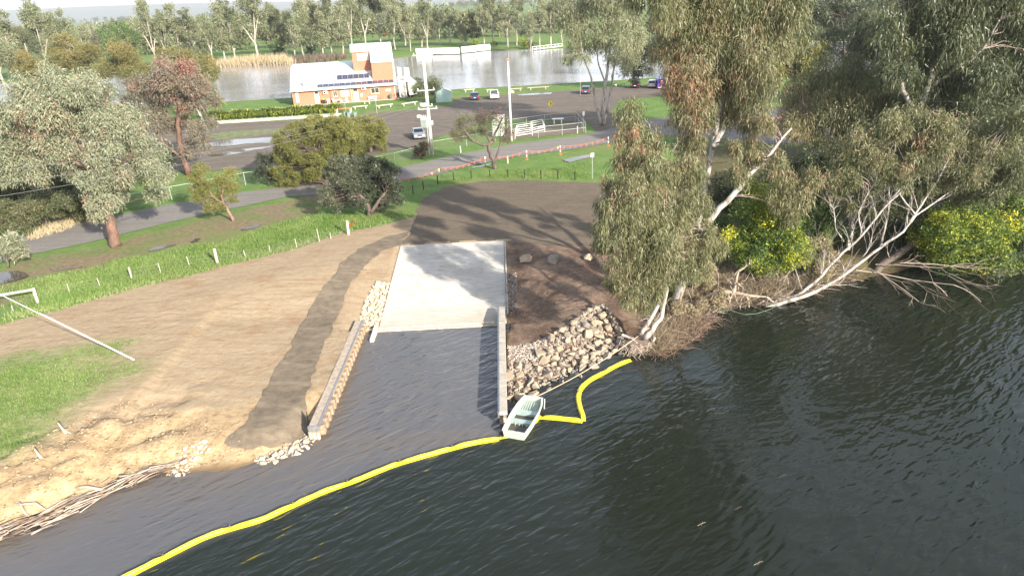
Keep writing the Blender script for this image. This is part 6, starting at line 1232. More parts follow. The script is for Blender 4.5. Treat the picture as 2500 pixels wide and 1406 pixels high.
# ---- left: ironbark over the road
b = atG(286, 602); y0 = float(b[1]); hero('ironbark', 'large red trunked ironbark with a wide grey green crown across the road at left', b,
    [stem([(286, 602), (272, 560), (258, 510), (240, 460), (215, 400), (206, 370)], (y0, y0+1.6), .52, .26), stem([(222, 415), (190, 400), (150, 380), (110, 350)], (y0+1.2, y0), .2, .07), stem([(208, 375), (215, 330), (240, 290), (260, 250)], (y0+1.6, y0+2), .2, .07), stem([(215, 395), (190, 340), (170, 280), (150, 230)], (y0+1.4, y0+2), .22, .06), stem([(240, 455), (290, 400), (330, 370)], (y0+1, y0-.5), .16, .06), stem([(210, 400), (190, 385), (175, 380)], (y0+1, y0-1), .08, .03)],
    [(40, 400, 44, .62), (85, 415, 40, .62), (10, 340, 50, .55), (60, 330, 55, .6), (120, 320, 55, .68), (30, 270, 50, .58), (90, 250, 55, .62), (150, 230, 55, .6), (60, 215, 45, .5), (120, 200, 45, .55), (190, 210, 48, .6), (240, 240, 50, .55), (200, 280, 55, .62), (150, 370, 45, .62), (260, 300, 50, .6), (310, 290, 42, .6), (300, 345, 50, .6), (350, 370, 48, .62), (250, 370, 45, .62), (330, 420, 48, .62), (380, 420, 38, .6), (280, 420, 42, .62), (225, 440, 34, .55), (250, 490, 38, .66), (240, 525, 24, .66), (10, 430, 30, .6), (180, 420, 32, .6), (-30, 380, 50, .6), (-40, 290, 50, .6), (380, 470, 26, .6), (280, 460, 34, .6), (130, 270, 50, .66)], y0+1.5, m_iron, m_bred, .27, .09, .45, .95, 2.2, 51, tw=(.04, .01, .25), nsub=16, sig=.25, lump=.09, shell=.62)
b = at(460, 428); y0 = float(b[1]); hero('ironbark', 'red trunked ironbark with a pinkish crown behind the fence, left of the puddles', b,
    [stem([(460, 428), (445, 380), (437, 330), (436, 290), (438, 255)], (y0, y0), .42, .2), stem([(450, 395), (425, 370), (400, 350), (385, 330)], (y0, y0), .22, .08), stem([(438, 270), (425, 230), (410, 200)], (y0, y0), .14, .05), stem([(438, 265), (460, 230), (480, 200)], (y0, y0), .14, .05)],
    [(400, 190, 38, .7), (440, 170, 38, .8), (470, 200, 36, .72), (420, 220, 36, .7), (380, 220, 30, .66), (360, 190, 28, .6), (500, 220, 28, .7), (450, 245, 32, .74), (490, 260, 24, .55), (520, 240, 22, .5), (340, 220, 26, .6), (400, 165, 30, .7), (410, 310, 28, .6), (380, 290, 26, .6), (480, 320, 26, .6), (470, 360, 28, .6), (500, 350, 20, .6), (440, 300, 22, .6), (420, 190, 40, .6), (460, 165, 30, .6), (390, 250, 34, .6), (505, 300, 24, .5), (360, 300, 26, .55)], y0, m_irop, m_bred, .34, .10, .3, .85, 2.2, 52)
b = at(500, 300); y0 = float(b[1]); hero('gum_tree', 'slim white trunked gum at the left end of the sleeper wall', b,
    [stem([(496, 296), (488, 280), (480, 262), (470, 240), (460, 220)], (y0, y0), .3, .1)],
    [(480, 200, 26, .5), (505, 180, 26, .45), (500, 220, 24, .45), (520, 250, 22, .45), (470, 170, 26, .4), (495, 150, 24, .4)], y0, m_orangey, m_bwhite, .5, .13, .2, .6, 2, 53)
b = atG(570, 540); y0 = float(b[1]); hero('small_tree', 'small crooked leaning tree with two lumpy brown green heads beside the road', b,
    [stem([(570, 540), (560, 520), (548, 500), (540, 480), (545, 460)], (y0, y0+.5), .16, .06), stem([(548, 500), (520, 480), (500, 455)], (y0+.3, y0+.3), .09, .04)],
    [(490, 415, 20, .62), (480, 440, 22, .55), (505, 455, 22, .5), (490, 480, 22, .5), (525, 480, 22, .5), (515, 505, 20, .5), (545, 440, 24, .62), (560, 425, 18, .7), (555, 465, 24, .55), (570, 490, 14, .5), (540, 505, 16, .5), (572, 455, 16, .6), (470, 462, 14, .5)], y0+.4, m_olive, m_bbrown, .17, .05, .1, .7, .9, 54, nsub=14)
# hedge-like olive tree, two heads
b = at(800, 455, 0); y0 = float(b[1]); hero('olive_hedge_tree', 'large dense olive green clipped looking tree arching over the road', b,
    [stem([(800, 455), (795, 430), (790, 400), (780, 370)], (y0, y0+1), .4, .2), stem([(840, 440), (850, 400), (850, 370)], (y0, y0+1), .3, .15)],
    [(700, 340, 34, .5), (735, 330, 36, .55), (775, 325, 36, .6), (815, 325, 36, .62), (850, 330, 34, .6), (700, 380, 34, .48), (740, 375, 38, .5), (785, 370, 40, .5), (830, 375, 40, .5), (865, 370, 34, .42), (690, 420, 28, .45), (730, 415, 32, .48), (775, 410, 34, .48), (820, 410, 34, .45), (695, 450, 20, .5), (718, 440, 24, .5), (860, 410, 30, .42), (880, 345, 28, .5), (760, 430, 22, .45), (842, 308, 26, .6), (815, 302, 26, .6), (770, 302, 26, .6), (865, 375, 26, .45), (845, 395, 26, .42)], y0+1.2, m_olive, m_bdark, .19, .065, .0, 1.1, 1.6, 55, nsub=26, sig=.17, lump=.07, shell=.8)
b = at(905, 372); y0 = float(b[1]); hero('olive_hedge_tree', 'rounded olive green tree head behind the arching one, nearest the sedan', b,
    [stem([(905, 372), (902, 350), (903, 330)], (y0, y0), .3, .15)],
    [(885, 310, 26, .55), (910, 302, 26, .6), (930, 320, 22, .55), (890, 335, 24, .5), (920, 340, 24, .5), (935, 360, 14, .48), (900, 365, 18, .42), (870, 325, 22, .5), (862, 345, 24, .5), (875, 300, 18, .55)], y0, m_olive, m_bdark, .20, .065, .0, 1.25, 1.4, 56, nsub=24, sig=.18, lump=.07, shell=.8)
b = atG(905, 526); y0 = float(b[1]); hero('dark_broadleaf', 'dark grey green broadleaf tree with two merging heads at the corner of the gravel', b,
    [stem([(905, 526), (900, 510), (890, 490), (870, 470)], (y0, y0), .26, .12), stem([(905, 520), (925, 490), (940, 470)], (y0, y0), .2, .1)],
    [(830, 400, 26, .7), (855, 405, 26, .68), (810, 430, 26, .66), (845, 435, 30, .66), (800, 465, 24, .66), (835, 470, 30, .66), (800, 495, 20, .66), (830, 500, 22, .64), (860, 495, 22, .6), (890, 400, 28, .42), (925, 405, 28, .38), (950, 425, 24, .36), (885, 440, 30, .48), (925, 445, 30, .36), (960, 460, 24, .34), (900, 475, 28, .5), (940, 480, 26, .36), (970, 485, 20, .36), (880, 500, 20, .5), (930, 505, 20, .36), (860, 460, 24, .55)], y0, m_dark, m_bdark, .20, .075, .15, 1.1, 1.3, 57, nsub=16, sig=.24, lump=.09)
# shrubs
def shrub(label, px, py, w, h, mat, L, W, n, seed, name='shrub', dens=.6, tint=.5, weep=.1, bark=None, cat='shrub', Y=None, lump=.1):
    b = atG(px, py) if Y is None else atY(px, py, Y); y0 = float(b[1]); rr = random.Random(seed)
    G_ = [(px+rr.uniform(-.5, .5)*w*.75, py-h*.25-rr.random()*h*.6, min(w, h)*rr.uniform(.2, .32), tint+rr.uniform(-.08, .08)) for _ in range(n)]
    return hero(name, label, b, [stem([(px+rr.uniform(-.1, .1)*w, py), (px, py-h*.4), (px+rr.uniform(-.2, .2)*w, py-h*.7)], (y0, y0), .1, .03)], G_, y0, mat, bark or m_bdark, L, W, weep, dens, w*depth(b)/FPX*.22, seed, tw=(.03, .01, .5), cat=cat, lump=lump)
shrub('flowering wattle bush, yellow flecked, between the red gum and the dead root tangle', 1855, 705, 190, 260, m_wattle, .18, .075, 24, 61, 'wattle_bush', tint=.50, lump=.14)
shrub('flowering wattle on the left shoulder of the first one, behind white trunks', 1770, 640, 90, 120, m_wattle, .17, .06, 8, 62, 'wattle_bush', tint=.42, lump=.13)
shrub('brightest yellow flowering wattle leaning over the water at the right', 2360, 690, 210, 190, m_wattle, .18, .075, 20, 63, 'wattle_bush', tint=.58, lump=.15, Y=float(at(2330, 665, WZ)[1]))
shrub('wattle bush at the far right edge of the bank, few flowers', 2500, 655, 130, 190, m_wattle, .17, .06, 13, 64, 'wattle_bush', tint=.52, lump=.14, Y=float(at(2480, 625, WZ)[1]))
shrub('dark green wattle behind the crossing white stems', 2000, 620, 180, 150, m_wattle, .2, .06, 12, 65, 'wattle_bush', tint=.3, lump=.13)
shrub('brown green bush under the leaning gum stems', 1980, 690, 120, 110, m_dry, .2, .05, 9, 66, tint=.5, lump=.15)
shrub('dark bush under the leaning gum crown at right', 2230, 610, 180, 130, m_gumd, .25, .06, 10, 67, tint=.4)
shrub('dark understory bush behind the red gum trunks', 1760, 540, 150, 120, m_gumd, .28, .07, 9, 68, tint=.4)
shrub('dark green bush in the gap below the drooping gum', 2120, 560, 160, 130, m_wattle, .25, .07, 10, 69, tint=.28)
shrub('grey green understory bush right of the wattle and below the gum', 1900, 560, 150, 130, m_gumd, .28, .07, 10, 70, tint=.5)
for k, (x, y, w, h, lb, mt, ti) in enumerate([(60, 530, 150, 110, 'dense scrubby thicket at the far road edge, leftmost', m_gumd, .6), (150, 525, 120, 100, 'dense scrubby thicket at the far road edge, middle', m_gumd, .55), (225, 470, 110, 110, 'dark brown bush behind the ironbark trunk', m_dark, .4), (110, 470, 150, 90, 'dark shaded bush under the ironbark crown at left', m_dark, .35), (15, 655, 90, 90, 'grey green bush cut by the left edge of the photo near the large puddle', m_iron, .6), (395, 430, 90, 80, 'dark bush under the pinkish ironbark', m_dark, .35), (655, 455, 60, 90, 'dark bush in the shadow left of the arching olive tree', m_dark, .3), (1028, 388, 48, 40, 'brown dry bush at the foot of the power pole', m_twiggy, .6), (1040, 250, 74, 58, 'feathery grey bush between the coach and the green shed', m_pale, .3), (320, 300, 80, 60, 'brown green shrub at the lakeside behind the ironbark crown', m_irop, .5)]):
    shrub(lb, x, y, w, h, mt, .3 if k < 8 else .4, .09, 9, 80+k, tint=ti, dens=.7)
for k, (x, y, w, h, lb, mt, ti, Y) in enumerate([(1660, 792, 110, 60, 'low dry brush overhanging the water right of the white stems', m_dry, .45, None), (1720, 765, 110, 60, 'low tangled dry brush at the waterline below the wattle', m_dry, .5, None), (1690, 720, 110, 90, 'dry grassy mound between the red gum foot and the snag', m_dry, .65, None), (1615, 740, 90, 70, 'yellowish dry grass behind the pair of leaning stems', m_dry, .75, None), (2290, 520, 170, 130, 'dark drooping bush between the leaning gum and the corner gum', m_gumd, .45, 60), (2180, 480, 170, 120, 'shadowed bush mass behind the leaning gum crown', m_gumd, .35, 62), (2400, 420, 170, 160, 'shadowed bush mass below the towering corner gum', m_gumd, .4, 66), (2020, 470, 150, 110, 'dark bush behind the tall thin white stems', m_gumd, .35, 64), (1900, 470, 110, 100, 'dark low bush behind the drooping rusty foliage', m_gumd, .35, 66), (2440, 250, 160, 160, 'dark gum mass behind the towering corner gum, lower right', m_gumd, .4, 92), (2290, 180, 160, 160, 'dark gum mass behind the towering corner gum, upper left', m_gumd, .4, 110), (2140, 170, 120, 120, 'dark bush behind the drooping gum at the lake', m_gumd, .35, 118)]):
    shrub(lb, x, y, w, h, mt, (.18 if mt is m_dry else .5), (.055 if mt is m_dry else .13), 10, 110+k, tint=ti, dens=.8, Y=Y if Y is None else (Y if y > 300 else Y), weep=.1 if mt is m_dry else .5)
for k, (x, y, w, h, lb, mt, ti) in enumerate([(2620, 610, 190, 190, 'dark bush past the right edge of the bank, nearer one', m_gumd, .4), (2790, 590, 200, 190, 'dark bush past the right edge of the bank, farther one', m_wattle, .4)]):
    shrub(lb, x, y, w, h, mt, .4, .12, 12, 140+k, tint=ti, dens=.7)
for k, (x, y, w, h, lb, ti) in enumerate([(30, 578, 140, 95, 'low green scrub right at the far road edge, leftmost', .7), (110, 562, 130, 90, 'low green scrub right at the far road edge, middle', .62), (185, 546, 90, 80, 'low green scrub at the far road edge beside the dry grass', .6), (240, 525, 80, 90, 'dark scrub at the far road edge behind the ironbark trunk', .4)]):
    shrub(lb, x, y, w, h, m_gumd, .26, .08, 10, 150+k, tint=ti, dens=.8)
# strappy plants on the retaining wall
def strappy():
    t = thing('flax_plant', 'x', 'plant', (0, 0, 0), 0, 'strappy plants on the retaining wall'); rg = np.random.default_rng(5); n = 260; a = rg.random(n)*6.283; e = .25+rg.random(n)*.9; l = .9+rg.random(n)*.7
    d = np.stack([np.cos(a)*np.cos(e), np.sin(a)*np.cos(e), np.sin(e)], 1); p = rg.normal(size=(n, 3))*np.array([.15, .15, .05]); s = np.stack([-np.sin(a), np.cos(a), 0*a], 1)*.05
    m = p+d*l[:, None]*.6; tip = p+d*l[:, None]; tip[:, 2] -= .35*l; V_ = np.stack([p-s, p+s, m+s, m-s, tip], 1).reshape(-1, 3); i = np.arange(n)*5
    F = np.concatenate([np.stack([i, i+1, i+2], 1), np.stack([i, i+2, i+3], 1), np.stack([i+3, i+2, i+4], 1)]); me = mesh_np('leaves', V_, F, m_strap, {'tint': np.repeat(rg.random(n), 5)}); link(bpy.data.objects.new('leaves', me), t); return t
fp = strappy(); FX = [(520, 'leftmost of the row, half hidden by gum leaves'), (541, 'second from the left of the row'), (562, 'third from the left of the row'), (583, 'fourth from the left of the row'), (608, 'fifth from the left of the row'), (632, 'sixth from the left, below the clubhouse corner'), (655, 'seventh, left of the widest clump'), (676, 'eighth, in the widest clump'), (697, 'ninth, right end of the widest clump'), (722, 'below the left corner of the brick wall'), (742, 'below the teal door'), (760, 'just right of the teal door'), (780, 'third from the right end'), (803, 'second from the right end'), (818, 'at the right end beside the red handrail')]
for i, (x, w) in enumerate(FX):
    o = fp if i == 0 else copy_tree(fp); p = atG(x, 298-(x-503)*.064-4); o.location = (p[0], p[1], p[2]+.35); s = 1.75+.3*math.sin(i*2.3); o.scale = (s, s, s*.95); o.rotation_euler = (0, 0, i*1.3); o['label'] = 'strappy plant on the sleeper wall, '+w

# ---- shared trees for the far bank
def unit_tree(seed, kind):
    """returns (crown mesh, trunk mesh) for a tree of height 1"""
    r = random.Random(seed); rg = np.random.default_rng(seed); st = []; G_ = []
    if kind == 'fork':
        st.append([(0, 0, 0, .022), (.01, 0, .12, .019), (.0, 0, .25, .016)]); n = r.randint(3, 5)
        for k in range(n):
            a = 6.283*k/n+r.uniform(-.4, .4); R = r.uniform(.14, .30); h = r.uniform(.62, .95)
            st.append([(0, 0, .22, .013), (math.cos(a)*R*.35, math.sin(a)*R*.35, .42, .010), (math.cos(a)*R*.75, math.sin(a)*R*.75, h*.8, .006), (math.cos(a)*R, math.sin(a)*R, h, .003)])
            for q in range(4): G_.append((math.cos(a)*R*r.uniform(.6, 1.15)+r.uniform(-.05, .05), math.sin(a)*R*r.uniform(.6, 1.15), h*r.uniform(.62, 1.02), r.uniform(.075, .12), .55+r.uniform(-.12, .12)))
        for q in range(4): G_.append((r.uniform(-.1, .1), r.uniform(-.1, .1), r.uniform(.6, .95), r.uniform(.08, .13), .55))
    elif kind == 'slim':
        st.append([(0, 0, 0, .014), (.01, 0, .3, .012), (-.01, 0, .7, .007), (0, 0, .95, .003)])
        for q in range(16): h = r.uniform(.28, .97); R = .13*(1.1-abs(h-.55)); a = r.uniform(0, 6.3); G_.append((math.cos(a)*R*r.random(), math.sin(a)*R*r.random(), h, r.uniform(.065, .10), .5+r.uniform(-.15, .15)))
    else:
        st.append([(0, 0, 0, .03), (.01, 0, .3, .02), (0, 0, .6, .01)])
        for q in range(18): h = r.uniform(.18, .85); R = .34*math.sqrt(max(.05, 1-((h-.45)/.5)**2)); a = r.uniform(0, 6.3); G_.append((math.cos(a)*R*r.random()**.5, math.sin(a)*R*r.random()**.5, h, r.uniform(.10, .15), .5+r.uniform(-.15, .15)))
    mb = MB(); 
    for s in st: mb.tube([q[:3] for q in wob(s, r, 2, .7)], [q[3] for q in wob(s, r, 2, 0)], 5, cap=False)
    cl = [(x, y, z, q, q, q*1.05, t) for x, y, z, q, t in G_]; v, f, t, sub = leaves(cl, .030, .013, .35, .62, rg, nsub=8, sig=.3, lump=.1)
    for c in sub[::5]:
        a = np.array([c[0]*.5, c[1]*.5, c[2]*.72]); mb.tube([a, (a+c)/2, c], [.003, .002, .001], 3, cap=False)
    me = bpy.data.meshes.new('trunk'); me.from_pydata(mb.v, [], mb.f); me.polygons.foreach_set('use_smooth', np.ones(len(me.polygons), dtype=bool)); return (v, f, t), me
UT = {}
for kind, seeds in (('fork', (1, 2, 3, 4)), ('slim', (5, 6)), ('round', (7, 8, 9))):
    for s in seeds:
        (v, f, t), tm = unit_tree(s, kind); UT.setdefault(kind, []).append((v, f, t, tm))
UM = {}
def far_tree(label, px, yb_, yt, w, kind, mat, bark, seed, name='gum_tree', z=0.0, group=None):
    b = at(px, yb_, z); b[2] = float(terrain(b[0], b[1])) if z == 0 else z; sc = depth(b)/FPX; H_ = (yb_-yt)*sc/0.97; k = seed % len(UT[kind]); key = (kind, k, mat.name, bark.name)
    if key not in UM:
        v, f, t, tm = UT[kind][k]; cm = mesh_np('crown', v, f, mat, {'tint': t}); t2 = tm.copy(); t2.materials.append(bark); UM[key] = (cm, t2)
    cm, t2 = UM[key]; o = thing(name, label, 'tree', b, seed*2.4, group); wn_ = {'fork': .62, 'slim': .30, 'round': .85}[kind]; sw_ = w*sc/wn_
    sw_ = max(.6*H_, min(1.6*H_, sw_)); o.scale = (sw_, sw_, H_); link(bpy.data.objects.new('trunk', t2), o); link(bpy.data.objects.new('crown', cm), o); return o
FT = [ # px, base, top, width, kind, material, label
 (8, 205, 48, 90, 'fork', 0, 'pale gum at the left edge above the ironbark'), (45, 195, 45, 60, 'slim', 0, 'slim grey gum second from the left edge on the skyline'), (85, 190, 62, 80, 'round', 3, 'greyish bush tree below the tallest left skyline gum'), (122, 185, 10, 95, 'fork', 0, 'tallest skyline gum at left with open grey crown'), (35, 235, 90, 90, 'fork', 3, 'bare topped white limbed gum at left over the ironbark'), (185, 180, 42, 70, 'fork', 0, 'gum right of the tallest left skyline gum'),
 (220, 178, 50, 60, 'round', 0, 'rounded dull green skyline tree left of the pinkish one'), (238, 175, 66, 70, 'fork', 4, 'pinkish bare twigged tree on the left skyline'), (290, 172, 58, 60, 'round', 5, 'bright green rounded tree on the left skyline, first of two'), (335, 170, 50, 75, 'round', 5, 'bright green rounded tree on the left skyline, second of two'), (385, 168, 12, 70, 'fork', 0, 'tall pale gum left of the white farm shed'), (415, 166, 30, 50, 'fork', 0, 'gum with white limbs directly behind the white farm shed'), (448, 165, 25, 45, 'slim', 0, 'slim grey gum just right of the white farm shed'), (475, 164, 35, 50, 'slim', 3, 'slim dull gum over the sapling stand'), (500, 158, 62, 44, 'slim', 0, 'pale sapling at the left end of the reed bank'), (522, 157, 40, 60, 'fork', 0, 'gum left of the paired saplings on the far bank'), (550, 152, 22, 50, 'slim', 0, 'upright pale gum left of the great forked one'), (575, 148, 15, 50, 'slim', 3, 'upright dark gum left of the great forked one'),
 (628, 140, -2, 105, 'fork', 0, 'great forked white gum above the reeds across the lake'), (668, 134, 12, 60, 'fork', 0, 'broad grey gum right of the great forked one'), (700, 134, 20, 60, 'round', 1, 'dark green understory tree behind the round bright bush'), (722, 146, 55, 36, 'slim', 0, 'slim pale gum rising just left of the clubhouse roof'), (742, 140, 20, 44, 'slim', 0, 'slim gum above the left end of the clubhouse roof'), (765, 132, -20, 70, 'fork', 0, 'tall gum with bare white limbs above the clubhouse roof'), (790, 138, 40, 40, 'slim', 0, 'short drooping gum directly above the roof middle'), (812, 135, -15, 60, 'fork', 3, 'dark topped tall gum above the clubhouse roof'), (838, 134, 25, 50, 'slim', 0, 'pale gum left of the viewing tower'), (862, 130, -25, 60, 'fork', 0, 'tall pale gum touching the left side of the tower'), (895, 122, -30, 70, 'fork', 3, 'tall gum directly behind the tower, dark crown'), (930, 120, -30, 80, 'fork', 0, 'tall gum behind the tower with wide white fork'), (965, 122, -10, 60, 'fork', 0, 'tall grey gum right behind the tower corner'),
 (1003, 126, 28, 34, 'slim', 0, 'small slim gum alone above the leftmost hoarding'), (990, 112, -5, 60, 'fork', 3, 'shaded gum behind the small slim one'), (1045, 120, 5, 60, 'fork', 0, 'pale gum above the power pole top'), (1030, 116, 25, 40, 'slim', 0, 'slim gum left of the power pole top'), (1075, 112, 18, 50, 'round', 3, 'grey rounded tree right of the power pole top'), (1100, 110, 28, 50, 'fork', 0, 'open gum above the longest hoarding'), (1128, 112, 32, 50, 'round', 0, 'rounded dull gum above the gap between hoardings'), (1158, 110, 40, 46, 'slim', 1, 'dark narrow conical tree above the pale blue hoarding'), (1182, 114, 15, 50, 'fork', 0, 'grey gum above the rightmost hoarding'), (1205, 110, -20, 70, 'fork', 3, 'tall brownish gum with red brown limbs on the far bank'), (1240, 118, 20, 44, 'slim', 0, 'columnar gum right of the hoardings'), (1262, 112, 5, 50, 'fork', 3, 'dark gum left of the shore gum'), (1296, 124, 35, 50, 'fork', 0, 'white trunked gum standing at the shore by the jetty'), (1318, 112, 0, 50, 'fork', 0, 'grey gum above the jetty'), (1345, 110, 10, 50, 'slim', 0, 'slim gum above the jetty right half'), (1372, 108, -5, 60, 'fork', 3, 'gum at the jetty end beside the three stemmed gum'),
 (1600, 108, 20, 60, 'fork', 0, 'pale gum beyond the distant white pole'), (1588, 100, 8, 34, 'slim', 3, 'narrow pointed tree right of the distant white pole'), (1640, 110, 30, 60, 'round', 1, 'dark rounded tree across the water behind the red gum'), (1540, 110, 50, 60, 'round', 0, 'low grey tree across the water left of the distant pole'), (1760, 105, 0, 90, 'fork', 3, 'gum across the water hidden mostly by the red gum top'), (1990, 105, 10, 80, 'round', 1, 'dark tree across the water left of the conical evergreen'), (2130, 100, -10, 90, 'fork', 3, 'grey gum across the water right of the conical evergreen'), (2230, 110, -10, 90, 'round', 1, 'dark tree across the water behind the corner gum'), (1880, 105, 20, 80, 'fork', 3, 'dull gum across the water above the round olive tree')]
FM = {0: (m_pale, m_bfar), 1: (m_gumd, m_bdark), 3: (m_pale2, m_bfar), 4: (m_irop, m_bfar), 5: (m_bgreen, m_bbrown)}
for i, (x, yb_, yt, w, kd, mt, lb) in enumerate(FT): far_tree(lb, x, yb_, yt, w, kd, FM[mt][0], FM[mt][1], i)
# nearer left bank trees, own size
for i, (x, yb_, yt, w, lb, mt) in enumerate([(85, 235, 110, 80, 'orange topped rounded tree at left above the ironbark crown', m_orangey), (180, 232, 78, 110, 'large orange and olive rounded tree in the upper left', m_orangey), (300, 240, 98, 135, 'broad dull yellow green tree in the upper left, brown below', m_orangey), (430, 240, 108, 90, 'brown olive crown behind the pinkish ironbark', m_orangey), (500, 238, 135, 60, 'brown olive crown at the lake edge right of the pinkish ironbark', m_orangey), (330, 300, 185, 70, 'thin pinkish leafed tree before the lake between the two ironbarks', m_irop)]):
    b = at(x, yb_); y0 = float(b[1]); rr = random.Random(90+i); h = yb_-yt; G_ = []
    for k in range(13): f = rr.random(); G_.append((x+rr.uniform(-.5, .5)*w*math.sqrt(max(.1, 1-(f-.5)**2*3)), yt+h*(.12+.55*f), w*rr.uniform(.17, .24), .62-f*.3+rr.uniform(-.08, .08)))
    hero('bushy_tree', lb, b, [stem([(x+8, yb_), (x+4, yb_-h*.4), (x, yt+h*.25)], (y0, y0), .3, .06), stem([(x+4, yb_-h*.4), (x+w*.25, yt+h*.4)], (y0, y0), .15, .04)], G_, y0, mt, m_bwhite, .5, .15, .15, .75, 2.5, 95+i, nsub=14, tw=(.06, .02, .3))
# bushes along the far shore
for i, (x, yb_, yt, w, mt, lb) in enumerate([(680, 136, 98, 52, m_bgreen, 'round bright green bush on the far bank right of the great forked gum'), (1160, 112, 95, 36, m_strap, 'yellow green bush behind the hoardings'), (1205, 116, 100, 28, m_olive, 'olive bush at the right end of the hoardings'), (1280, 118, 90, 44, m_strap, 'yellow flecked bush around the shore gum trunk'), (1290, 119, 96, 34, m_wattle, 'small yellow bush right of the shore gum trunk'), (940, 122, 100, 50, m_dark, 'dark bush across the water right of the tower'), (760, 136, 112, 34, m_dark, 'dark bush above the clubhouse roof left half'), (1100, 75, 55, 30, m_wattle, 'yellow flowering wattle far behind the hoardings')]):
    far_tree(lb, x, yb_, yt, w, 'round', mt, m_bdark, i, 'bush')
# distant woods, beyond the far bank
def woods(name, px0, px1, yb0, yb1, h, n, mat, seed, dist=None):
    rg = np.random.default_rng(seed); cl = []
    for k in range(n):
        u = rg.random(); x = px0+(px1-px0)*u; y = yb0+(yb1-yb0)*u+rg.uniform(-2, 2); b = at(x, y, 0) if dist is None else atY(x, y, dist*rg.uniform(.93, 1.07)); b[2] = float(terrain(b[0], b[1])); s = rg.uniform(.6, 1.15)*h
        cl.append((b[0], b[1], b[2]+s*.5, s*.42, s*.42, s*.5, .5+rg.uniform(-.15, .15)))
    v, f, t, sub = leaves(cl, h*.10, h*.055, .1, .45, rg, nsub=10, sig=.25, lump=.12); me = mesh_np(name, v, f, mat, {'tint': t}); o = link(bpy.data.objects.new(name, me)); o['kind'] = 'stuff'; return o
woods('distant_woods', -300, 1420, 168, 78, 19, 110, m_gum, 301); woods('distant_woods', -200, 520, 130, 95, 20, 60, m_pale, 302); woods('distant_woods', 380, 1100, 110, 74, 19, 60, m_pale, 303)
woods('distant_woods', -100, 1000, 78, 32, 24, 90, m_gumd, 304); woods('distant_woods', 1000, 1400, 31, 12, 22, 50, m_gumd, 305); woods('distant_woods', 1560, 2500, 100, 80, 17, 50, m_gumd, 306); woods('distant_woods', 1480, 2600, 4, -36, 30, 80, m_gumd, 307); woods('distant_woods', 1120, 1420, 85, 70, 14, 26, m_pale, 308)
# distant hills
def hills(name, Y, x0, x1, h, col, seed):
    n = 90; xs = np.linspace(x0, x1, n); hh = 15+h*np.array([float(fbm(x/9000.0, 0.3, 4, seed)) for x in xs])*(.6+.4*np.sin(xs/5200.0+seed)); vs = []; 
    for q, (dy, f) in enumerate([(-2500, 0.0), (-900, .55), (0, 1.0), (1500, .6)]):
        for x, z in zip(xs, hh): vs.append((x, Y+dy, 5+z*f if f else -5))
    fs = [(q*n+i, q*n+i+1, (q+1)*n+i+1, (q+1)*n+i) for q in range(3) for i in range(n-1)]; o = MB().add(vs, fs).build(name, plain(name+'_woodland', col, .95, var=.2, scale=.002), None, smooth=True); o['kind'] = 'structure'; return o
hills('hills', 9000, -16000, 14000, 330, (.06, .085, .05), 3)
# reeds on the far bank
def tufts(name, label, poly, n, L, W, mat, seed, h=1.0, tint=.5, lean=.35, parent=None, zoff=0.0, soft=0.0):
    P = np.array([p[:2] for p in poly]); rg = np.random.default_rng(seed); x0, y0 = P.min(0); x1, y1 = P.max(0); q = np.stack([rg.uniform(x0, x1, n*4), rg.uniform(y0, y1, n*4)], 1); sd_ = sdf(P, q[:, 0], q[:, 1]); kp = (sd_ > 0) if soft == 0 else (sd_/soft+1.6*(fbm(q[:, 0]*.45, q[:, 1]*.45, 4, seed+3)-.42) > rg.random(len(q))*1.1); q = q[kp & (sd_ > 0)][:n]; n = len(q); z = terrain(q[:, 0], q[:, 1])+zoff
    p = np.concatenate([q, z[:, None]], 1); d = rg.normal(size=(n, 3))*lean; d[:, 2] = 1; d /= np.linalg.norm(d, axis=1)[:, None]; s = np.cross(d, rg.normal(size=(n, 3))); s /= np.linalg.norm(s, axis=1)[:, None]; l = L*(.5+rg.random(n))[:, None]
    v = np.stack([p-s*W*.5, p+s*W*.5, p+d*l], 1).reshape(-1, 3); t = np.repeat(np.clip(tint+.5*(fbm(q[:, 0]*.4, q[:, 1]*.4, 3, seed)-.45)+rg.normal(0, .12, n), 0, 1), 3); me = mesh_np(name, v, np.arange(3*n).reshape(-1, 3), mat, {'tint': t}); o = link(bpy.data.objects.new(name, me), parent); o['kind'] = 'stuff'; return o
m_reed = leafmat('dry_reeds', [(0, (.20, .15, .09)), (.5, (.40, .32, .20)), (1, (.52, .44, .28))], .1, .8); m_grassb = leafmat('grass_blades', [(0, (.05, .10, .02)), (.45, (.12, .21, .045)), (.75, (.19, .27, .075)), (1, (.32, .34, .16))], .25, .6)
tufts('reeds', '', [at(x, y, 0)[:2] for x, y in [(470, 164), (600, 153), (700, 150), (722, 156), (640, 157), (520, 162)]]+[], 5000, 3.0, .3, m_reed, 401, tint=.6, lean=.15)
tufts('reeds', '', [at(x, y, 0)[:2] for x, y in [(690, 148), (720, 146), (850, 140), (850, 144), (720, 156)]], 1800, 2.2, .3, m_twiggy, 402, tint=.6, lean=.2)
VERGE = G([(0, 700), (130, 672), (260, 640), (420, 605), (560, 585), (700, 540), (800, 520), (900, 530), (1000, 515), (1012, 528), (950, 546), (870, 562), (800, 582), (720, 611), (620, 636), (530, 657), (440, 682), (330, 708), (220, 739), (110, 770), (0, 797)])
tufts('grass', '', VERGE, 50000, .20, .05, m_grassb, 403, tint=.6, soft=3.0)
FENCEG = G([(0, 765), (110, 745), (220, 715), (330, 690), (440, 662), (560, 636), (660, 608), (800, 575), (900, 548), (905, 552), (810, 578), (720, 608), (620, 634), (530, 655), (440, 680), (330, 706), (220, 737), (110, 768), (0, 794)])
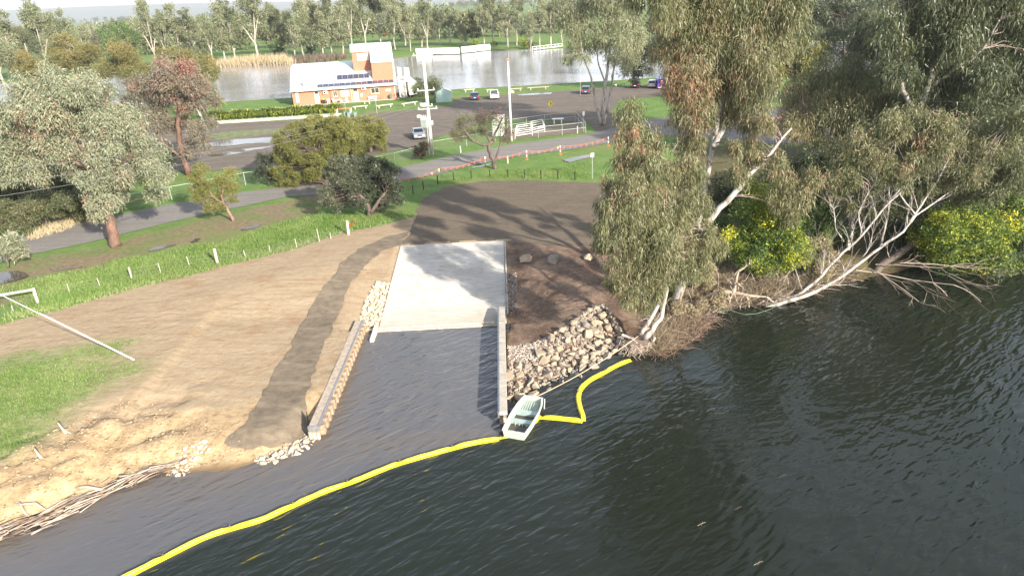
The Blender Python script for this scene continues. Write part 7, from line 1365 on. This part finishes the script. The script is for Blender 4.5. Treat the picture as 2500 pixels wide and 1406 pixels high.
tufts('grass', '', FENCEG, 18000, .22, .05, m_grassb, 404, tint=.85, soft=.8)
tufts('grass', '', GR2, 26000, .12, .035, m_grassb, 405, tint=.55, soft=4.0)
tufts('grass', '', G([(1060, 445), (1200, 420), (1440, 395), (1450, 440), (1300, 440), (1180, 440), (1090, 452)]), 9000, .16, .05, m_grassb, 406, tint=.65, soft=2.5)
tufts('dry_grass', '', G([(60, 590), (100, 560), (150, 545), (175, 520), (190, 520), (200, 545), (160, 565), (90, 585)]), 900, .8, .04, m_reed, 407, tint=.8, lean=.5)
# tangle of dry brush along the right bank
BR = [at(x, y, WZ+.2)[:2] for x, y in [(1590, 800), (1640, 760), (1700, 715), (1760, 690), (1850, 680), (1900, 700), (1960, 690), (2060, 660), (2090, 675), (1980, 705), (1890, 735), (1790, 742), (1720, 765), (1660, 790), (1610, 845), (1590, 860)]]
tufts('dry_brush', '', BR, 24000, .75, .05, m_dry, 408, tint=.5, lean=.9, zoff=.05)
tufts('dry_brush', '', [at(x, y, WZ+.3)[:2] for x, y in [(1600, 830), (1650, 790), (1700, 770), (1710, 790), (1690, 815), (1650, 845), (1600, 860)]], 2600, .9, .035, m_dry, 409, tint=.35, lean=1.0, zoff=.35)
tufts('dry_grass', '', [at(x, y, WZ+.4)[:2] for x, y in [(1600, 800), (1660, 740), (1720, 700), (1760, 700), (1740, 745), (1680, 775), (1625, 830)]], 7000, .55, .05, m_reed, 410, tint=.45, lean=.5, zoff=.1)
def brush(poly, n, L, seed, mat, rad=.014):
    P = np.array([p[:2] for p in poly]); r = random.Random(seed); x0, y0 = P.min(0); x1, y1 = P.max(0); mb = MB(); k = 0
    cd = np.array([(r.uniform(x0, x1), r.uniform(y0, y1)) for _ in range(n*6)]); cd = cd[sdf(P, cd[:, 0], cd[:, 1]) > -.3][:n]; zz = np.maximum(terrain(cd[:, 0], cd[:, 1]), WZ-.05)
    for (x, y), z in zip(cd, zz):
        q = Vector((x, y, z+r.uniform(0, .5))); d = Vector((r.gauss(.1, 1), r.gauss(-.35, .8), r.gauss(.15, .45))).normalized(); l = L*r.uniform(.5, 1.5); P_ = [q]
        for j in range(3): d = (d+Vector((r.gauss(0, .25), r.gauss(0, .25), r.gauss(-.1, .2)))).normalized(); P_.append(P_[-1]+d*l/3)
        rr_ = rad*r.uniform(.6, 1.8); mb.tube(P_, [rr_, rr_*.8, rr_*.6, rr_*.3], 3, cap=False)
    return mb.build('brush_tangle', mat, None, kind='stuff')
brush(BR, 1300, 1.5, 500, m_dead); brush(BR, 900, 1.4, 501, m_bdark)
brush([at(x, y, WZ+.3)[:2] for x, y in [(1585, 840), (1640, 790), (1700, 770), (1740, 775), (1690, 820), (1640, 850), (1600, 868)]], 700, 1.1, 502, m_bbrown, .010)
# ---- dead wood
def dead(label, base, st, seed, mat=m_dead, name='dead_branch', cat='dead branch', depthn=3, spread=.9, origin=None):
    t = thing(name, label, cat, base); r = random.Random(seed); mb = MB(base)
    def grow(p, d, L, rad, lev):
        pts = [Vector(p)]; d = Vector(d).normalized(); n = 5
        for k in range(n): d = (d+Vector((r.uniform(-.3, .3), r.uniform(-.3, .3), r.uniform(-.22, .2)))).normalized(); pts.append(pts[-1]+d*L/n)
        mb.tube(pts, [rad*(1-.7*k/n) for k in range(n+1)], 5 if rad > .03 else 4, cap=False)
        if lev > 0:
            for k in range(r.randint(2, 4)):
                i = r.randint(1, n); dd = (pts[i]-pts[i-1]).normalized(); a = Vector((r.uniform(-1, 1), r.uniform(-1, 1), r.uniform(-.7, .6))).normalized(); grow(pts[i], dd+a*spread, L*r.uniform(.4, .62), rad*.5, lev-1)
    for p, d, L, rad in st: grow(p, d, L, rad, depthn)
    mb.build('branches', mat, t, smooth=True); return t
b = at(2090, 660, WZ+1.0); dead('bare dead crown trailing over the dark water below the leaning gum', b, [(b, (1.0, -.75, -.05), 6.2, .06), (b+np.array([.9, -.1, .1]), (.75, -1.1, -.08), 5.4, .05), (b+np.array([1.5, .2, .3]), (1.3, -.5, .0), 7.0, .06), (b+np.array([3.4, .3, .3]), (1.0, -.8, -.05), 5.2, .045)], 6, depthn=3, spread=.7)
b = at(1790, 715, WZ+.7); dead('upturned bleached root snag at the water edge below the wattle', b, [(b, (-1, -.1, .5), 1.6, .18), (b, (.3, 0, 1), 1.7, .20), (b, (1, -.3, .1), 2.3, .17), (b, (.2, -1, -.2), 1.4, .1), (b, (-.8, -.8, -.1), 1.5, .09), (b, (-1, .3, .0), 1.6, .1)], 8, name='root_snag', cat='snag', depthn=2)
b = at(1650, 740, WZ+1.2); dead('thin dead branches hanging over the brush right of the red gum foot', b, [(b, (1, -.3, .1), 2.2, .04), (b+np.array([1.5, 0, 0]), (1, .2, .5), 2.0, .04), (b+np.array([.5, -.5, -.6]), (1, -.5, -.2), 2.0, .03)], 12, depthn=2, mat=m_bdark)
for x, y, lb, sd in [(1712, 1282, 'tiny white twig poking from the dark water, lower right', 1), (1850, 1378, 'pale twigs poking from the dark water at the bottom edge', 2), (1910, 1165, 'thin dark stick breaking the water surface at right', 3), (1800, 1244, 'short dark stick floating in the lower right water', 4)]:
    p = at(x, y, WZ); t = MB(p).tube([p+np.array([-.15, 0, 0]), p+np.array([0, 0, .10]), p+np.array([.2, .05, .13])], [.012, .01, .005], 4).tube([p, p+np.array([.02, -.1, .3])], [.01, .004], 4).build('twig', m_dead if sd < 3 else m_bdark); t.location = p; tag(t, lb, 'twig')
# green hose line along the right bank
pts = [Vector(at(x, y, WZ+.08)) for x, y in [(1670, 772), (1720, 770), (1745, 762), (1780, 758), (1820, 768), (1850, 765), (1880, 755), (1905, 742), (1920, 735)]]; o = MB(pts[0]).tube(pts, .013, 5).build('hose', plain('green_hose', (.16, .30, .20), .5)); o.location = pts[0]; tag(o, 'thin green hose looped along the water edge to the leaning gum', 'hose')
# driftwood on the left bank: each stick a part
b = at(300, 1205, WZ+.1); dw = thing('driftwood_pile', 'long raft of bleached driftwood sticks stranded along the left waterline', 'driftwood', b); r = random.Random(21)
line = [at(x, y, WZ) for x, y in [(-40, 1335), (60, 1295), (160, 1255), (250, 1215), (330, 1180), (400, 1150), (430, 1140)]]
for k in range(150):
    u = r.random(); i = min(int(u*6), 5); f = u*6-i; c = line[i]+(line[i+1]-line[i])*f; d = line[i+1]-line[i]; d = d/np.linalg.norm(d); w_ = (1-u*.6); nrm = np.array([-d[1], d[0], 0]); off = r.gauss(0, .38)*w_
    L = r.uniform(.6, 2.6); a = math.atan2(d[1], d[0])+r.gauss(0, .20); e = np.array([math.cos(a), math.sin(a), r.gauss(0, .07)]); c = c+nrm*(off+.15)+np.array([0, 0, .10+r.random()*.32*w_]); bn = np.array([r.gauss(0, .06), r.gauss(0, .06), r.gauss(0, .04)])*L; rd = r.uniform(.012, .05)
    MB(b).tube([c-e*L/2, c+bn*.6, c+bn, c+e*L/2], [rd, rd*.9, rd*.7, rd*.3], 5).build('stick', m_dead if r.random() < .75 else m_bbrown, dw, smooth=True)
for (pp, rd, lb) in [([(187, 1199), (215, 1196), (245, 1202), (262, 1203)], .07, 'thick short dark ended log lying on the driftwood'), ([(45, 1240), (90, 1236), (115, 1252)], .05, 'curved dead limb on the bare bank left of the driftwood'), ([(50, 1235), (66, 1262), (74, 1268)], .05, 'short pale log standing on the left bank'), ([(140, 1272), (180, 1255), (205, 1240)], .07, 'smooth pale log in the water edge below the driftwood')]:
    P = [Vector(atG(x, y))+Vector((0, 0, .2)) for x, y in pp]; o = MB(P[0]).tube(P, [rd]*(len(P)-1)+[rd*.5], 7).build('log', m_dead, None, smooth=True); o.location = P[0]; tag(o, lb, 'log')
for x, y, h, lb in [(160, 1056, .55, 'small forked dead stump in the grass of the left bank, upper one'), (104, 1122, .6, 'pale forked dead stump on the left bank, lower one')]:
    p = Vector(atG(x, y)); o = MB(p).tube([p, p+Vector((-.1, 0, h*.5)), p+Vector((-.28, .1, h))], [.09, .06, .03], 6).tube([p+Vector((.1, -.1, 0)), p+Vector((-.08, 0, h*.35))], [.05, .04], 5).tube([p+Vector((.35, -.1, .02)), p+Vector((-.05, 0, h*.3))], [.03, .04], 5).build('stump', m_dead); o.location = p; tag(o, lb, 'stump')
for x, y, lb in [(175, 655, 'dark damp bark heap on the verge, right of two'), (142, 658, 'dark damp bark heap on the verge, left of two')]:
    p = Vector(atG(x, y)); mb = MB(p); r = random.Random(x)
    for k in range(14): a = r.gauss(0, .3); c = p+Vector((r.gauss(0, .5), r.gauss(0, .15), .04)); mb.tube([c-Vector((math.cos(a), math.sin(a), 0))*.4, c+Vector((math.cos(a), math.sin(a), .1))*.4], [.05, .03], 4)
    o = mb.build('bark_heap', m_bdark); o.location = p; tag(o, lb, 'bark heap')
# clods and stones scattered over bare earth
def clods(poly, n, a, b_, mat, lib, seed):
    P = np.array([p[:2] for p in poly]); rg = random.Random(seed); x0, y0 = P.min(0); x1, y1 = P.max(0); cd = np.array([(rg.uniform(x0, x1), rg.uniform(y0, y1)) for _ in range(n*3)]); cd = cd[sdf(P, cd[:, 0], cd[:, 1]) > 0][:n]; zz = terrain(cd[:, 0], cd[:, 1]); vs = []; fc = []; tn = []; bs_ = 0
    for (x, y), z in zip(cd, zz):
        me = lib[rg.randrange(len(lib))]; s = rg.uniform(a, b_); ca, sa = math.cos(x*9), math.sin(x*9); tt = rg.uniform(-.5, .5)
        for v in me.vertices: q = v.co; vs.append((x+(q.x*ca-q.y*sa)*s, y+(q.x*sa+q.y*ca)*s, z+q.z*s*.6+s*.1)); tn.append(tt)
        for p in me.polygons: fc.append(tuple(bs_+i for i in p.vertices))
        bs_ += len(me.vertices)
    me = bpy.data.meshes.new('clods'); me.from_pydata(vs, [], fc); a_ = me.attributes.new('tint', 'FLOAT', 'POINT'); a_.data.foreach_set('value', np.array(tn, dtype=np.float32)); me.materials.append(mat); o = link(bpy.data.objects.new('clods', me)); o['kind'] = 'stuff'
m_clod = rockmat('earth_clods', [(0.27, 0.18, 0.10), (0.46, 0.34, 0.21), (0.25, 0.17, 0.10), (0.40, 0.29, 0.18), (0.5, 0.39, 0.26), (0.30, 0.19, 0.10)])
clods(G([(0, 1130), (200, 1010), (330, 960), (560, 1050), (640, 1110), (430, 1150), (200, 1235), (0, 1310)]), 1500, .03, .13, m_clod, libT, 1)
clods(G([(850, 700), (930, 620), (970, 610), (900, 740), (800, 900), (750, 1030), (745, 1000), (800, 830)]), 900, .015, .05, m_clod, libT, 2)
clods(G([(1240, 780), (1250, 620), (1460, 610), (1520, 740), (1400, 800), (1250, 830)]), 1200, .015, .06, m_rockd, libD, 3)
clods(G([(0, 800), (500, 670), (850, 590), (780, 690), (600, 1000), (300, 950), (300, 850)]), 1200, .012, .04, m_clod, libT, 4)

# ============================================================= HAZE
HZ = 0.00013
if HZ > 0:
    mh = bpy.data.materials.new('haze_air'); mh.use_nodes = True; nh = mh.node_tree; nh.nodes.clear()
    oh = nh.nodes.new('ShaderNodeOutputMaterial'); pv = nh.nodes.new('ShaderNodeVolumePrincipled'); pv.inputs['Color'].default_value = (0.93, 0.96, 1.0, 1); pv.inputs['Density'].default_value = HZ; pv.inputs['Anisotropy'].default_value = 0.2
    nh.links.new(pv.outputs[0], oh.inputs['Volume'])
    MB().box((0, 5000, 190), (18400, 22600, 400)).build('haze', mh, None, kind='stuff')
